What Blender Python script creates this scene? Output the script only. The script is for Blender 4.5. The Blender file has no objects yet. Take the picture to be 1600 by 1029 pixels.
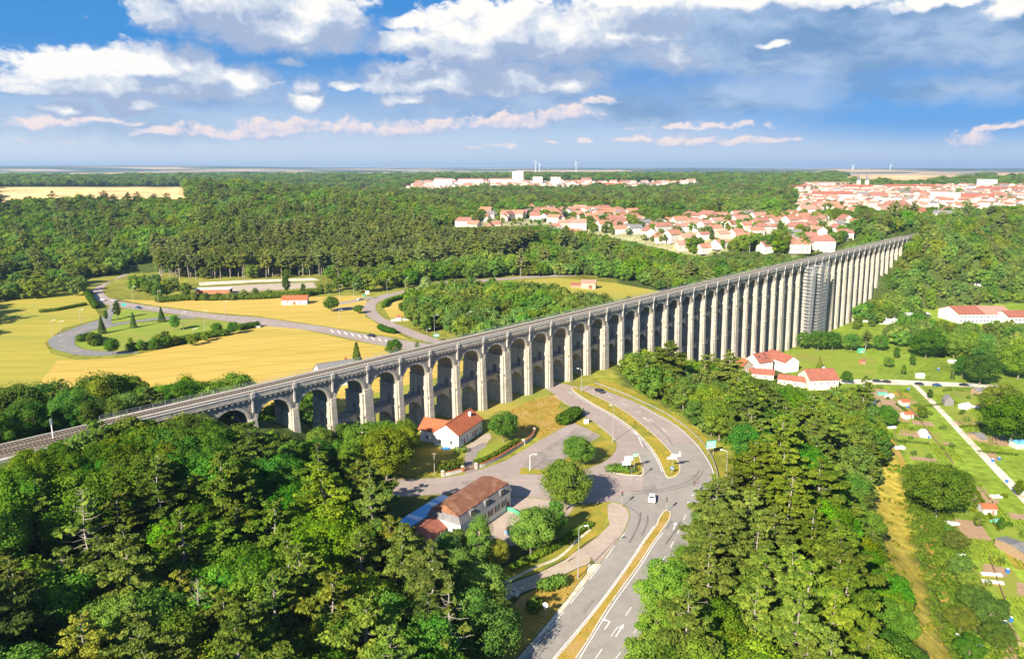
import bpy, bmesh, math, random
import numpy as np
from mathutils import Vector, Matrix, geometry
R=math.radians
rnd=random.Random(7); NR=np.random.RandomState(11)
HAZE=7e-5
SC=bpy.context.scene; COL=SC.collection
# ------------------------------------------------------------------ camera
F=1150.; CX,CY=800.,514.5; HC=108.
PIT=math.atan(250.5/F); CP,SP=math.cos(PIT),math.sin(PIT)
cam=bpy.data.cameras.new('camera'); camo=bpy.data.objects.new('camera',cam); COL.objects.link(camo)
camo.location=(0,0,HC); camo.rotation_euler=(R(90)-PIT,0,0)
cam.sensor_width=36; cam.lens=F/1600*36; cam.clip_start=1; cam.clip_end=60000
SC.camera=camo
def ray(x,y):
    X=(x-CX)/F; u=(CY-y)/F
    return X,CP+SP*u,-SP+CP*u
def U(x,y,z):                      # photo position -> point on the level z
    dx,dy,dz=ray(x,y); t=(z-HC)/dz
    return (t*dx,t*dy,z)
def U2(pts,z): return [U(x,y,z)[:2] for x,y in pts]
# ------------------------------------------------------------------ object helpers
def mesh(name,verts,faces,mats=(),fm=None,smooth=False):
    me=bpy.data.meshes.new(name); me.from_pydata([tuple(map(float,v)) for v in verts],[],faces)
    for m in (mats if isinstance(mats,(list,tuple)) else [mats]): me.materials.append(m)
    if fm is not None: me.polygons.foreach_set('material_index',fm)
    if smooth: me.polygons.foreach_set('use_smooth',[True]*len(me.polygons))
    me.update(); return me
def link(name,data,parent=None,loc=None,rz=None):
    o=bpy.data.objects.new(name,data); COL.objects.link(o)
    if parent: o.parent=parent
    if loc is not None: o.location=loc
    if rz is not None: o.rotation_euler=(0,0,rz)
    return o
def tag(o,label=None,cat=None,group=None,kind=None):
    if label: o['label']=label
    if cat: o['category']=cat
    if group: o['group']=group
    if kind: o['kind']=kind
    return o
def thing(name,label,cat,loc=(0,0,0),rz=0,group=None):
    return tag(link(name,None,None,loc,rz),label,cat,group)
class MB:                          # collects shapes into one mesh
    def __init__(s): s.v=[]; s.f=[]; s.m=[]
    def add(s,v,f,mi=0):
        b=len(s.v); s.v+=[tuple(p) for p in v]; s.f+=[tuple(i+b for i in q) for q in f]; s.m+=[mi]*len(f)
    def box(s,x0,x1,y0,y1,z0,z1,mi=0): s.frus(x0,x1,y0,y1,z0,x0,x1,y0,y1,z1,mi)
    def frus(s,a0,a1,b0,b1,z0,c0,c1,d0,d1,z1,mi=0):
        s.add([(a0,b0,z0),(a1,b0,z0),(a1,b1,z0),(a0,b1,z0),(c0,d0,z1),(c1,d0,z1),(c1,d1,z1),(c0,d1,z1)],
              [(3,2,1,0),(4,5,6,7),(0,1,5,4),(1,2,6,5),(2,3,7,6),(3,0,4,7)],mi)
    def tube(s,pts,rad,n=6,mi=0,cap=True):
        pts=[Vector(p) for p in pts]; rs=rad if isinstance(rad,(list,tuple)) else [rad]*len(pts)
        b=len(s.v); up=Vector((0,0,1))
        for i,p in enumerate(pts):
            d=(pts[min(i+1,len(pts)-1)]-pts[max(i-1,0)]).normalized()
            a=d.cross(up if abs(d.z)<.95 else Vector((1,0,0))).normalized(); c=d.cross(a)
            for k in range(n):
                t=2*math.pi*k/n; s.v.append(tuple(p+(a*math.cos(t)+c*math.sin(t))*rs[i]))
        for i in range(len(pts)-1):
            for k in range(n):
                s.f.append((b+i*n+k,b+i*n+(k+1)%n,b+(i+1)*n+(k+1)%n,b+(i+1)*n+k)); s.m.append(mi)
        if cap:
            s.f.append(tuple(b+k for k in range(n))[::-1]); s.m.append(mi)
            s.f.append(tuple(b+(len(pts)-1)*n+k for k in range(n))); s.m.append(mi)
    def prism(s,poly,z0,z1,mi=0):
        n=len(poly); 
        s.add([(x,y,z0) for x,y in poly]+[(x,y,z1) for x,y in poly],
              [tuple(range(n))[::-1],tuple(range(n,2*n))]+[(i,(i+1)%n,n+(i+1)%n,n+i) for i in range(n)],mi)
    def disc(s,c,ax,r,t,n=14,mi=0):
        c=Vector(c); ax=Vector(ax).normalized(); s.tube([c-ax*t/2,c+ax*t/2],r,n,mi)
    def data(s,name,mats,smooth=False): return mesh(name,s.v,s.f,mats,s.m,smooth)
    def build(s,name,mats,parent=None,smooth=False): return link(name,s.data(name,mats,smooth),parent)
def copy_tree(o,parent=None):
    c=o.copy(); COL.objects.link(c)
    if parent: c.parent=parent
    for ch in o.children: copy_tree(ch,c)
    return c
# ------------------------------------------------------------------ materials
def dim(c): return tuple(v*.82 for v in c) if c is not None and max(c)<.62 else c
def mat(name,c1,c2=None,scale=1.,rough=.85,detail=4.,spec=.3,bump=0.,c3=None,scale2=None,stretch=None,metal=0.,amt=1.,lo=.35,hi=.65,lines=None):
    c1,c2,c3=dim(c1),dim(c2),dim(c3)
    m=bpy.data.materials.new(name); m.use_nodes=True; nt=m.node_tree; N=nt.nodes; L=nt.links
    b=N['Principled BSDF']; b.inputs['Roughness'].default_value=rough; b.inputs['Metallic'].default_value=metal
    b.inputs['Specular IOR Level'].default_value=spec
    if c2 is None: b.inputs['Base Color'].default_value=(*c1,1); return m
    tc=N.new('ShaderNodeTexCoord'); v=tc.outputs['Object']
    if stretch:
        mp=N.new('ShaderNodeMapping'); mp.inputs['Scale'].default_value=stretch[:3]
        if len(stretch)>3: mp.inputs['Rotation'].default_value=(0,0,stretch[3])
        L.new(v,mp.inputs[0]); v=mp.outputs[0]
    n=N.new('ShaderNodeTexNoise'); n.inputs['Scale'].default_value=scale; n.inputs['Detail'].default_value=detail; n.inputs['Roughness'].default_value=.65
    L.new(v,n.inputs['Vector'])
    mr=N.new('ShaderNodeMapRange'); mr.inputs[1].default_value=lo; mr.inputs[2].default_value=hi
    L.new(n.outputs[0],mr.inputs[0])
    mx=N.new('ShaderNodeMix'); mx.data_type='RGBA'; mx.inputs[6].default_value=(*c1,1); mx.inputs[7].default_value=(*c2,1)
    L.new(mr.outputs[0],mx.inputs[0]); out=mx.outputs[2]
    if c3 is not None:
        n2=N.new('ShaderNodeTexNoise'); n2.inputs['Scale'].default_value=scale2 or scale*.15; n2.inputs['Detail'].default_value=5
        L.new(v,n2.inputs['Vector'])
        mr2=N.new('ShaderNodeMapRange'); mr2.inputs[1].default_value=.5; mr2.inputs[2].default_value=.68; mr2.inputs[4].default_value=amt
        L.new(n2.outputs[0],mr2.inputs[0])
        m2=N.new('ShaderNodeMix'); m2.data_type='RGBA'; m2.inputs[7].default_value=(*c3,1)
        L.new(out,m2.inputs[6]); L.new(mr2.outputs[0],m2.inputs[0]); out=m2.outputs[2]
    if lines:                       # tramlines left by the tractor
        mp=N.new('ShaderNodeMapping'); mp.inputs['Rotation'].default_value=(0,0,lines[0]); L.new(tc.outputs['Object'],mp.inputs[0])
        wv_=N.new('ShaderNodeTexWave'); wv_.inputs['Scale'].default_value=.314159/lines[1]; wv_.inputs['Distortion'].default_value=1.2; wv_.inputs['Detail'].default_value=2; wv_.inputs['Detail Scale'].default_value=.05; L.new(mp.outputs[0],wv_.inputs[0])
        q=N.new('ShaderNodeMapRange'); q.inputs[1].default_value=.955; q.inputs[2].default_value=.99; q.inputs[4].default_value=.45; L.new(wv_.outputs['Fac'],q.inputs[0])
        ml=N.new('ShaderNodeMix'); ml.data_type='RGBA'; ml.inputs[7].default_value=(.25,.20,.04,1); L.new(q.outputs[0],ml.inputs[0]); L.new(out,ml.inputs[6]); out=ml.outputs[2]
    L.new(out,b.inputs['Base Color'])
    if bump:
        bp=N.new('ShaderNodeBump'); bp.inputs['Strength'].default_value=bump; bp.inputs['Distance'].default_value=.3
        L.new(n.outputs[0],bp.inputs['Height']); L.new(bp.outputs[0],b.inputs['Normal'])
    return m
def leaf_mat(name,ca,cb,trans=.3,tcol=None,hlo=.455):
    # leaves: colour drifts from leaf to leaf, bough to bough and tree to tree
    m=bpy.data.materials.new(name); m.use_nodes=True; nt=m.node_tree; N=nt.nodes; L=nt.links
    N.remove(N['Principled BSDF']); out=N['Material Output']
    def stand(scale,a,b):            # species change from stand to stand
        n=N.new('ShaderNodeTexNoise'); n.inputs['Scale'].default_value=scale; n.inputs['Detail'].default_value=2
        L.new(lo_.outputs[0],n.inputs['Vector']); q=N.new('ShaderNodeMapRange'); q.inputs[1].default_value=.34; q.inputs[2].default_value=.66; q.inputs[3].default_value=a; q.inputs[4].default_value=b; L.new(n.outputs[0],q.inputs[0]); return q.outputs[0]
    at=N.new('ShaderNodeAttribute'); at.attribute_name='tone'
    oi=N.new('ShaderNodeObjectInfo')
    va=N.new('ShaderNodeAttribute'); va.attribute_type='INSTANCER'; va.attribute_name='vary'
    wh=N.new('ShaderNodeAttribute'); wh.attribute_type='INSTANCER'; wh.attribute_name='spot'
    ra=N.new('ShaderNodeMath'); L.new(oi.outputs['Random'],ra.inputs[0]); L.new(va.outputs['Fac'],ra.inputs[1]); rf=N.new('ShaderNodeMath'); rf.operation='FRACT'; L.new(ra.outputs[0],rf.inputs[0])
    lo_=N.new('ShaderNodeVectorMath'); L.new(oi.outputs['Location'],lo_.inputs[0]); L.new(wh.outputs['Vector'],lo_.inputs[1])
    mx=N.new('ShaderNodeMix'); mx.data_type='RGBA'; mx.inputs[6].default_value=(*ca,1); mx.inputs[7].default_value=(*cb,1)
    L.new(at.outputs['Fac'],mx.inputs[0])
    hs=N.new('ShaderNodeHueSaturation')
    sv=N.new('ShaderNodeMath'); sv.operation='MULTIPLY'; L.new(stand(.011,.88,1.18),sv.inputs[0])
    sh_=N.new('ShaderNodeMath'); sh_.operation='ADD'; L.new(stand(.017,-.012,.02),sh_.inputs[0]); L.new(stand(.02,.85,1.05),hs.inputs['Saturation'])
    mr=N.new('ShaderNodeMapRange'); mr.inputs[3].default_value=hlo; mr.inputs[4].default_value=.52; L.new(rf.outputs[0],mr.inputs[0]); L.new(mr.outputs[0],sh_.inputs[1]); L.new(sh_.outputs[0],hs.inputs['Hue'])
    m1=N.new('ShaderNodeMath'); m1.operation='MULTIPLY'; m1.inputs[1].default_value=7.31; L.new(rf.outputs[0],m1.inputs[0])
    m2=N.new('ShaderNodeMath'); m2.operation='FRACT'; L.new(m1.outputs[0],m2.inputs[0])
    mr2=N.new('ShaderNodeMapRange'); mr2.inputs[3].default_value=.7; mr2.inputs[4].default_value=1.3; L.new(m2.outputs[0],mr2.inputs[0]); L.new(mr2.outputs[0],sv.inputs[1]); L.new(sv.outputs[0],hs.inputs['Value'])
    L.new(mx.outputs[2],hs.inputs['Color'])
    mu=N.new('ShaderNodeMix'); mu.data_type='RGBA'; mu.blend_type='MULTIPLY'; mu.inputs[0].default_value=1
    L.new(hs.outputs[0],mu.inputs[6]); L.new(oi.outputs['Color'],mu.inputs[7])
    d=N.new('ShaderNodeBsdfDiffuse'); t=N.new('ShaderNodeBsdfTranslucent'); ms=N.new('ShaderNodeMixShader'); ms.inputs[0].default_value=trans
    L.new(mu.outputs[2],d.inputs[0])
    tm=N.new('ShaderNodeMix'); tm.data_type='RGBA'; tm.blend_type='MULTIPLY'; tm.inputs[0].default_value=1; tm.inputs[7].default_value=(*(tcol or (1.3,1.25,.5)),1)
    L.new(mu.outputs[2],tm.inputs[6]); L.new(tm.outputs[2],t.inputs[0])
    L.new(d.outputs[0],ms.inputs[1]); L.new(t.outputs[0],ms.inputs[2]); L.new(ms.outputs[0],out.inputs['Surface'])
    return m
M={}
M['leaf']=leaf_mat('leaf',(.052,.138,.012),(.140,.222,.020))
M['needle']=leaf_mat('needle',(.055,.088,.013),(.155,.175,.026),.15,None,.492)
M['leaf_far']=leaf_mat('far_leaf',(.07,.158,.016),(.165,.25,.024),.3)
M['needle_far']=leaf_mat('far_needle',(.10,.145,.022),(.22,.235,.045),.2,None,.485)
M['hedge']=leaf_mat('hedge_leaf',(.055,.115,.010),(.11,.165,.014),.2)
M['deadleaf']=leaf_mat('brown_leaf',(.16,.12,.05),(.22,.17,.08),.15,(1,1,1))
M['bark']=mat('bark',(.17,.13,.10),(.30,.25,.20),3,.9,stretch=(1,1,.2))
M['greybark']=mat('grey_bark',(.26,.22,.18),(.42,.37,.31),2,.9,stretch=(1,1,.2))
def stone_mat(name,c1,c2,mort,stain,st_amt):
    m=mat(name,c1,c2,.5,.9,bump=.12); nt=m.node_tree; N=nt.nodes; L=nt.links; b=N['Principled BSDF']; base=b.inputs['Base Color'].links[0].from_socket
    tc=N.new('ShaderNodeTexCoord'); sp=N.new('ShaderNodeSeparateXYZ'); L.new(tc.outputs['Object'],sp.inputs[0]); ad=N.new('ShaderNodeMath'); L.new(sp.outputs[0],ad.inputs[0]); L.new(sp.outputs[1],ad.inputs[1])
    cb=N.new('ShaderNodeCombineXYZ'); L.new(ad.outputs[0],cb.inputs[0]); L.new(sp.outputs[2],cb.inputs[1])
    br=N.new('ShaderNodeTexBrick'); L.new(cb.outputs[0],br.inputs['Vector']); br.inputs['Scale'].default_value=1; br.inputs['Brick Width'].default_value=1.1; br.inputs['Row Height'].default_value=.48; br.inputs['Mortar Size'].default_value=.035; br.inputs['Bias'].default_value=0
    br.inputs['Color1'].default_value=(1.18,1.14,1.08,1); br.inputs['Color2'].default_value=(.78,.78,.80,1); br.inputs['Mortar'].default_value=(mort,mort,mort,1)
    mu=N.new('ShaderNodeMix'); mu.data_type='RGBA'; mu.blend_type='MULTIPLY'; mu.inputs[0].default_value=1; L.new(base,mu.inputs[6]); L.new(br.outputs[0],mu.inputs[7])
    oi=N.new('ShaderNodeObjectInfo'); va=N.new('ShaderNodeVectorMath'); va.operation='ADD'; L.new(tc.outputs['Object'],va.inputs[0]); L.new(oi.outputs['Location'],va.inputs[1])
    col=mu.outputs[2]
    for sc,st,lo,hi,am,sc_col in ((.9,(1,1,.05),.50,.68,st_amt,stain),(.22,(1,1,.5),.52,.70,st_amt*.8,(stain[0]*1.25,stain[1]*1.2,stain[2]*1.1)),(.5,(1,1,.10),.60,.72,.55,(.66,.60,.50))):
        mp=N.new('ShaderNodeMapping'); mp.inputs['Scale'].default_value=st; L.new(va.outputs[0],mp.inputs[0]); n=N.new('ShaderNodeTexNoise'); n.inputs['Scale'].default_value=sc; n.inputs['Detail'].default_value=6; n.inputs['Roughness'].default_value=.65; L.new(mp.outputs[0],n.inputs['Vector'])
        q=N.new('ShaderNodeMapRange'); q.inputs[1].default_value=lo; q.inputs[2].default_value=hi; q.inputs[4].default_value=am; L.new(n.outputs[0],q.inputs[0])
        x=N.new('ShaderNodeMix'); x.data_type='RGBA'; x.inputs[7].default_value=(*sc_col,1); L.new(q.outputs[0],x.inputs[0]); L.new(col,x.inputs[6]); col=x.outputs[2]
    L.new(col,b.inputs['Base Color']); return m
M['stone']=stone_mat('limestone',(.46,.415,.34),(.58,.53,.44),.72,(.22,.205,.18),.72)
M['stone_pale']=stone_mat('pale_limestone',(.46,.42,.36),(.58,.53,.46),.8,(.27,.25,.22),.7)
M['stone_dark']=stone_mat('shade_toned_stone',(.30,.275,.235),(.42,.38,.32),.72,(.17,.155,.135),.65)  # stained limestone, darkened in colour for the shade on spandrels and footway tops
M['ballast']=mat('ballast',(.155,.115,.085),(.25,.20,.155),1.5,.95,c3=(.30,.25,.20),scale2=.3,amt=.5)
M['walk']=mat('walkway',(.42,.40,.37),(.52,.49,.45),1.,.9)
M['rail']=mat('rail_steel',(.16,.11,.085),(.24,.18,.14),2,.5,metal=.4)
M['sleeper']=mat('sleeper',(.20,.17,.14),(.28,.25,.21),2,.9)
M['asphalt']=mat('asphalt',(.275,.25,.225),(.33,.30,.27),.5,.9,c3=(.38,.345,.31),scale2=.06,amt=.7,bump=.05)
M['asphalt_pink']=mat('worn_asphalt',(.325,.255,.228),(.38,.305,.275),.5,.9,c3=(.41,.345,.315),scale2=.07,amt=.6,bump=.05)
M['asphalt_old']=mat('old_asphalt',(.24,.20,.18),(.31,.26,.235),.4,.9,c3=(.37,.31,.28),scale2=.1,amt=.7)
M['asphalt_blue']=mat('loop_asphalt',(.20,.195,.195),(.25,.24,.24),.3,.9,c3=(.30,.28,.26),scale2=.08,amt=.6)
M['pavement']=mat('pavement',(.42,.325,.265),(.50,.40,.33),.8,.9,c3=(.36,.28,.23),scale2=.12)
M['gravel']=mat('gravel',(.55,.47,.37),(.72,.64,.52),1.,.95,c3=(.45,.37,.25),scale2=.2)
M['sand']=mat('sand',(.42,.33,.25),(.52,.43,.34),.5,.95,c3=(.36,.29,.22),scale2=.05)
M['kerb']=mat('kerb',(.52,.45,.38),(.62,.55,.47),1.5,.9)
M['white_line']=mat('road_paint',(.74,.72,.68),(.55,.52,.48),1.2,.7,lo=.45,hi=.75)
M['tyre_mark']=mat('tyre_mark',(.145,.13,.12),(.21,.19,.17),.8,.9)
M['dry_grass']=mat('dry_grass',(.44,.27,.045),(.30,.24,.03),.35,.95,c3=(.44,.29,.10),scale2=.15,bump=.3)
M['verge']=mat('verge_grass',(.24,.235,.02),(.40,.29,.035),.25,.95,c3=(.15,.19,.018),scale2=.09,bump=.3)
M['lawn']=mat('lawn',(.19,.27,.018),(.27,.32,.028),.12,.95,c3=(.26,.26,.04),scale2=.03,bump=.2)
M['meadow']=mat('meadow',(.30,.28,.035),(.20,.24,.03),.05,.95,c3=(.38,.30,.06),scale2=.02,bump=.2)
M['wheat']=mat('ripe_field',(.50,.335,.055),(.61,.43,.095),.22,.95,c3=(.40,.32,.04),scale2=.012,stretch=(.12,1.6,1,.42),bump=.35,amt=.8,lines=(1.1,14.))
M['wheat_far']=mat('stubble',(.60,.38,.17),(.66,.44,.21),.01,.95)
M['meadow_gold']=mat('yellow_meadow',(.45,.36,.045),(.34,.31,.035),.12,.95,c3=(.26,.28,.03),scale2=.02,stretch=(.25,1.8,1,.3),bump=.25,lines=(1.35,11.))
M['soil']=mat('soil',(.42,.28,.17),(.34,.22,.13),.6,.95)
M['roof_orange']=mat('orange_tile',(.40,.105,.045),(.47,.14,.06),.9,.85,c3=(.34,.09,.04),scale2=.4,amt=.5)
M['roof_red']=mat('red_tile',(.29,.095,.062),(.37,.13,.085),.8,.85,c3=(.23,.09,.07),scale2=.3,amt=.6)
M['roof_pink']=mat('faded_tile',(.37,.20,.15),(.44,.25,.19),.7,.85)
M['roof_brown']=mat('brown_tile',(.17,.07,.04),(.26,.11,.06),1.6,.9,c3=(.38,.19,.11),scale2=.5,amt=.7)
M['tile_town']=mat('weathered_town_tile',(.29,.125,.09),(.37,.18,.135),.5,.85,c3=(.24,.13,.105),scale2=.1,amt=.7); M['tile_town_light']=mat('light_town_tile',(.38,.16,.095),(.44,.22,.15),.5,.85,c3=(.33,.17,.125),scale2=.1,amt=.6); M['wall_town']=mat('aged_render',(.60,.56,.50),(.68,.63,.56),.15,.9,c3=(.55,.47,.38),scale2=.06)
M['roof_grey']=mat('grey_slate',(.17,.165,.17),(.24,.23,.235),.8,.8)
M['wall_white']=mat('white_render',(.78,.75,.70),(.70,.66,.60),.4,.9)
M['wall_cream']=mat('cream_render',(.70,.61,.48),(.62,.53,.41),.4,.9)
M['wall_stone']=mat('rubble_stone',(.34,.29,.22),(.46,.40,.31),1.2,.9)
M['wall_pink']=mat('pink_render',(.66,.48,.38),(.58,.42,.33),.4,.9)
M['wall_grey']=mat('grey_render',(.55,.53,.50),(.48,.46,.43),.4,.9)
M['brick']=mat('brick',(.36,.13,.07),(.44,.18,.10),1.5,.9)
M['glass']=mat('window_glass',(.035,.042,.055),rough=.12,spec=.6)
M['frame']=mat('window_frame',(.72,.70,.66))
M['door']=mat('door_wood',(.22,.09,.05),(.28,.12,.07),2)
M['metal']=mat('galvanised_steel',(.48,.49,.50),(.56,.57,.58),2,.45,metal=.5)
M['metal_white']=mat('pale_lamp_metal',(.70,.71,.71),(.62,.63,.63),2,.45)
M['metal_dark']=mat('dark_metal',(.05,.055,.06),(.08,.085,.09),2,.5)
M['sheet_blue']=mat('blue_roof_sheet',(.10,.36,.66),(.18,.46,.72),.8,.5,stretch=(1,.2,1))
M['sheet_white']=mat('pale_roof_sheet',(.72,.74,.76),(.62,.65,.68),.8,.5)
M['sign_green']=mat('sign_green',(.01,.24,.14)); M['sign_cyan']=mat('sign_teal',(.02,.42,.36)); M['sign_white']=mat('sign_white',(.80,.80,.78))
M['sign_blue']=mat('sign_blue',(.03,.20,.55)); M['sign_back']=mat('sign_back',(.55,.56,.57))
M['tarp_white']=mat('white_tarpaulin',(.78,.78,.76),(.66,.67,.66),1,.5)
M['plastic_green']=mat('green_sheet',(.08,.38,.22),(.12,.45,.28),1,.5); M['plastic_blue']=mat('blue_plastic',(.02,.12,.48),(.03,.17,.58),1,.4)
M['plastic_orange']=mat('orange_sheet',(.75,.22,.03),(.68,.18,.03),1,.5)
M['wood']=mat('weathered_wood',(.30,.20,.12),(.40,.28,.18),2,.9)
M['tyre']=mat('tyre',(.02,.02,.02),rough=.9)
M['net']=mat('scaffold_net',(.50,.51,.53),(.60,.61,.62),1.5,.7)
for k,c in dict(car_white=(.78,.78,.78),car_dark=(.018,.022,.035),car_blue=(.03,.07,.19),car_silver=(.42,.43,.45),car_red=(.35,.03,.03)).items():
    M[k]=mat(k.replace('car_','')+'_car_paint',c,rough=.25,spec=.5)
# ------------------------------------------------------------------ light
AZ=math.atan2(-.53,-.848); EL=R(30)
sl=bpy.data.lights.new('sun','SUN'); sl.energy=4.8; sl.angle=R(.5); sl.color=(1,.91,.74)
so=link('sun',sl); sd=Vector((math.sin(AZ)*math.cos(EL),math.cos(AZ)*math.cos(EL),math.sin(EL)))
so.rotation_euler=sd.to_track_quat('Z','Y').to_euler(); so.location=(0,0,500)
SC.view_settings.view_transform='Standard'; SC.view_settings.look='None'; SC.view_settings.exposure=1.48
SC.cycles.use_denoising=True
SC.cycles.max_bounces=6; SC.cycles.diffuse_bounces=3; SC.cycles.transmission_bounces=3; SC.cycles.glossy_bounces=2; SC.cycles.transparent_max_bounces=4
# ------------------------------------------------------------------ world: Nishita sky and clouds placed by bearing and height
W=bpy.data.worlds.new('World'); SC.world=W; W.use_nodes=True; W.cycles.sampling_method='MANUAL'; W.cycles.sample_map_resolution=256
nt=W.node_tree; N=nt.nodes; L=nt.links; N.clear()
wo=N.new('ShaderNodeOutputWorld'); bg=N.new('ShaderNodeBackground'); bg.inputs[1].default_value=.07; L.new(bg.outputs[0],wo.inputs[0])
sky=N.new('ShaderNodeTexSky'); sky.sky_type='NISHITA'; sky.sun_disc=False; sky.sun_elevation=EL; sky.sun_rotation=AZ%(2*math.pi)
sky.air_density=1.; sky.dust_density=.6; sky.ozone_density=3.; sky.altitude=100
def val(x):
    return x
def setin(sock,x):
    if hasattr(x,'is_output'): L.new(x,sock)
    else: sock.default_value=x
def mth(op,a,b=0,c=None,clamp=False):
    n=N.new('ShaderNodeMath'); n.operation=op; n.use_clamp=clamp; setin(n.inputs[0],a); setin(n.inputs[1],b)
    if c is not None: setin(n.inputs[2],c)
    return n.outputs[0]
def vec(op,a,b=None,s=None):
    n=N.new('ShaderNodeVectorMath'); n.operation=op; setin(n.inputs[0],a)
    if b is not None: setin(n.inputs[1],b)
    if s is not None: setin(n.inputs['Scale'],s)
    return n.outputs['Value'] if op in('LENGTH','DOT_PRODUCT','DISTANCE') else n.outputs[0]
def rng(x,a,b,c=0,d=1,smooth=True):
    n=N.new('ShaderNodeMapRange'); n.interpolation_type='SMOOTHSTEP' if smooth else 'LINEAR'
    for i,q in enumerate((x,a,b,c,d)): setin(n.inputs[i],q)
    return n.outputs[0]
def mixc(f,a,b,bt='MIX'):
    n=N.new('ShaderNodeMix'); n.data_type='RGBA'; n.blend_type=bt
    setin(n.inputs[0],f)
    for s,x in((6,a),(7,b)):
        if isinstance(x,tuple): n.inputs[s].default_value=(*x,1)
        else: L.new(x,n.inputs[s])
    return n.outputs[2]
tc=N.new('ShaderNodeTexCoord'); sp=N.new('ShaderNodeSeparateXYZ'); L.new(tc.outputs['Generated'],sp.inputs[0])
DEG=57.29578
az=mth('MULTIPLY',mth('ARCTAN2',sp.outputs[0],sp.outputs[1]),DEG)
el=mth('MULTIPLY',mth('ARCSINE',sp.outputs[2]),DEG)
cb=N.new('ShaderNodeCombineXYZ'); L.new(az,cb.inputs[0]); L.new(el,cb.inputs[1]); V0=cb.outputs[0]
def ae(x,y):
    dx,dy,dz=ray(x,y); l=math.sqrt(dx*dx+dy*dy+dz*dz)
    return math.degrees(math.atan2(dx,dy)),math.degrees(math.asin(dz/l))
def fbm(v,scale,detail,sy=1.6,rough=.58):
    m=vec('MULTIPLY',v,(1,sy,1)); n=N.new('ShaderNodeTexNoise'); n.inputs['Scale'].default_value=scale; n.inputs['Detail'].default_value=detail; n.inputs['Roughness'].default_value=rough
    L.new(m,n.inputs['Vector']); return mth('SUBTRACT',n.outputs[0],.5)
def blobs(v,lst,flat=1.7):
    out=None
    for x,y,rx,ry,w in lst:
        a,e=ae(x,y)
        p=vec('MULTIPLY',vec('SUBTRACT',v,(a,e,0)),(1/(rx*.0475),1/(ry*.0475),0))
        d=vec('LENGTH',vec('MAXIMUM',p,vec('MULTIPLY',p,(-1,-flat,0))))
        m=mth('MULTIPLY',mth('SUBTRACT',1,d),w)
        out=m if out is None else mth('MAXIMUM',out,m)
    return out
CUM=[(340,15,120,70,1),(440,52,130,48,1),(300,-10,90,50,1),(500,30,80,50,.9),(260,30,50,40,.9),
     (115,112,80,34,1),(240,105,75,34,1),(295,100,40,26,.95),(350,125,90,24,.9),(75,142,60,12,.8),(210,140,190,22,.85),
     (215,168,52,20,.9),(105,172,48,16,.75),(478,158,30,34,1),(482,75,22,14,.95),(525,76,26,16,.95),(540,136,24,10,.8),(450,100,24,9,.8),
     (640,75,80,26,.85),(740,85,110,50,.9),(690,128,140,40,1),(770,62,150,48,1),(800,130,90,40,1),(640,157,50,14,.9),(893,132,50,28,1.1),(870,65,130,60,.95),(960,55,120,45,.85),(625,36,30,12,.75),
     (990,2,90,24,.7),(1150,2,110,26,.75),(1300,4,70,18,.55),(1203,71,22,6,.85),(1050,95,50,40,.6),(790,35,110,34,.8),(1460,4,60,12,.5),(1590,14,50,18,.7)]
PINK=[(75,195,62,13,.9),(440,208,105,26,1),(545,206,80,22,.95),(625,206,65,24,1),(695,200,60,26,1),(800,194,100,24,1),(890,180,70,20,.95),(930,160,34,12,.8),(330,209,80,16,.9),(245,208,50,10,.8),(160,190,70,9,.6),
      (1080,219,95,18,1),(1150,220,60,14,.9),(1205,220,42,8,.95),(1000,219,50,10,.8),(1520,220,36,20,.9),(1555,200,60,10,.6),(1100,198,150,8,.6),(915,222,20,11,.8),(860,222,24,7,.6),(780,230,60,6,.5),(30,220,70,8,.5)]
VEIL=[(1200,80,340,70,1),(1450,60,340,90,1),(1050,60,150,70,1),(1300,20,420,70,1),(900,85,150,80,.6),(460,60,110,50,.6),(900,175,320,45,.55),(1150,160,200,45,.5),(1480,140,160,36,.5),(260,150,260,30,.5),(150,200,200,30,.4)]
def density(v,lst,amp,s1,det,bias=0.,sy=1.6):
    return mth('ADD',mth('ADD',blobs(v,lst),bias),mth('MULTIPLY',fbm(v,s1,det,sy),amp))
wn=N.new('ShaderNodeTexNoise'); wn.inputs['Scale'].default_value=.55; L.new(V0,wn.inputs['Vector'])
wv=vec('ADD',V0,vec('SCALE',vec('SUBTRACT',wn.outputs['Color'],(.5,.5,.5)),None,1.1))
# clear sky: Nishita, deepened with height
deep=mixc(rng(az,-38,38,0,1,False),(.20,2.5,6.6),(.14,1.9,6.1))
lowc=mixc(rng(az,-38,30,0,1,False),(6.6,7.5,8.5),(4.4,5.7,7.9))
g=mixc(rng(el,.1,8.5,0,1),lowc,deep)
patch=blobs(V0,[(1520,165,440,66,1.4),(1250,168,280,40,.9)],1.)
g=mixc(mth('MULTIPLY',rng(patch,0,1),.9),g,(.03,2.5,7.2))
skyc=mixc(rng(el,11,40,0,1),mixc(.84,sky.outputs[0],g),sky.outputs[0])
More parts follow.
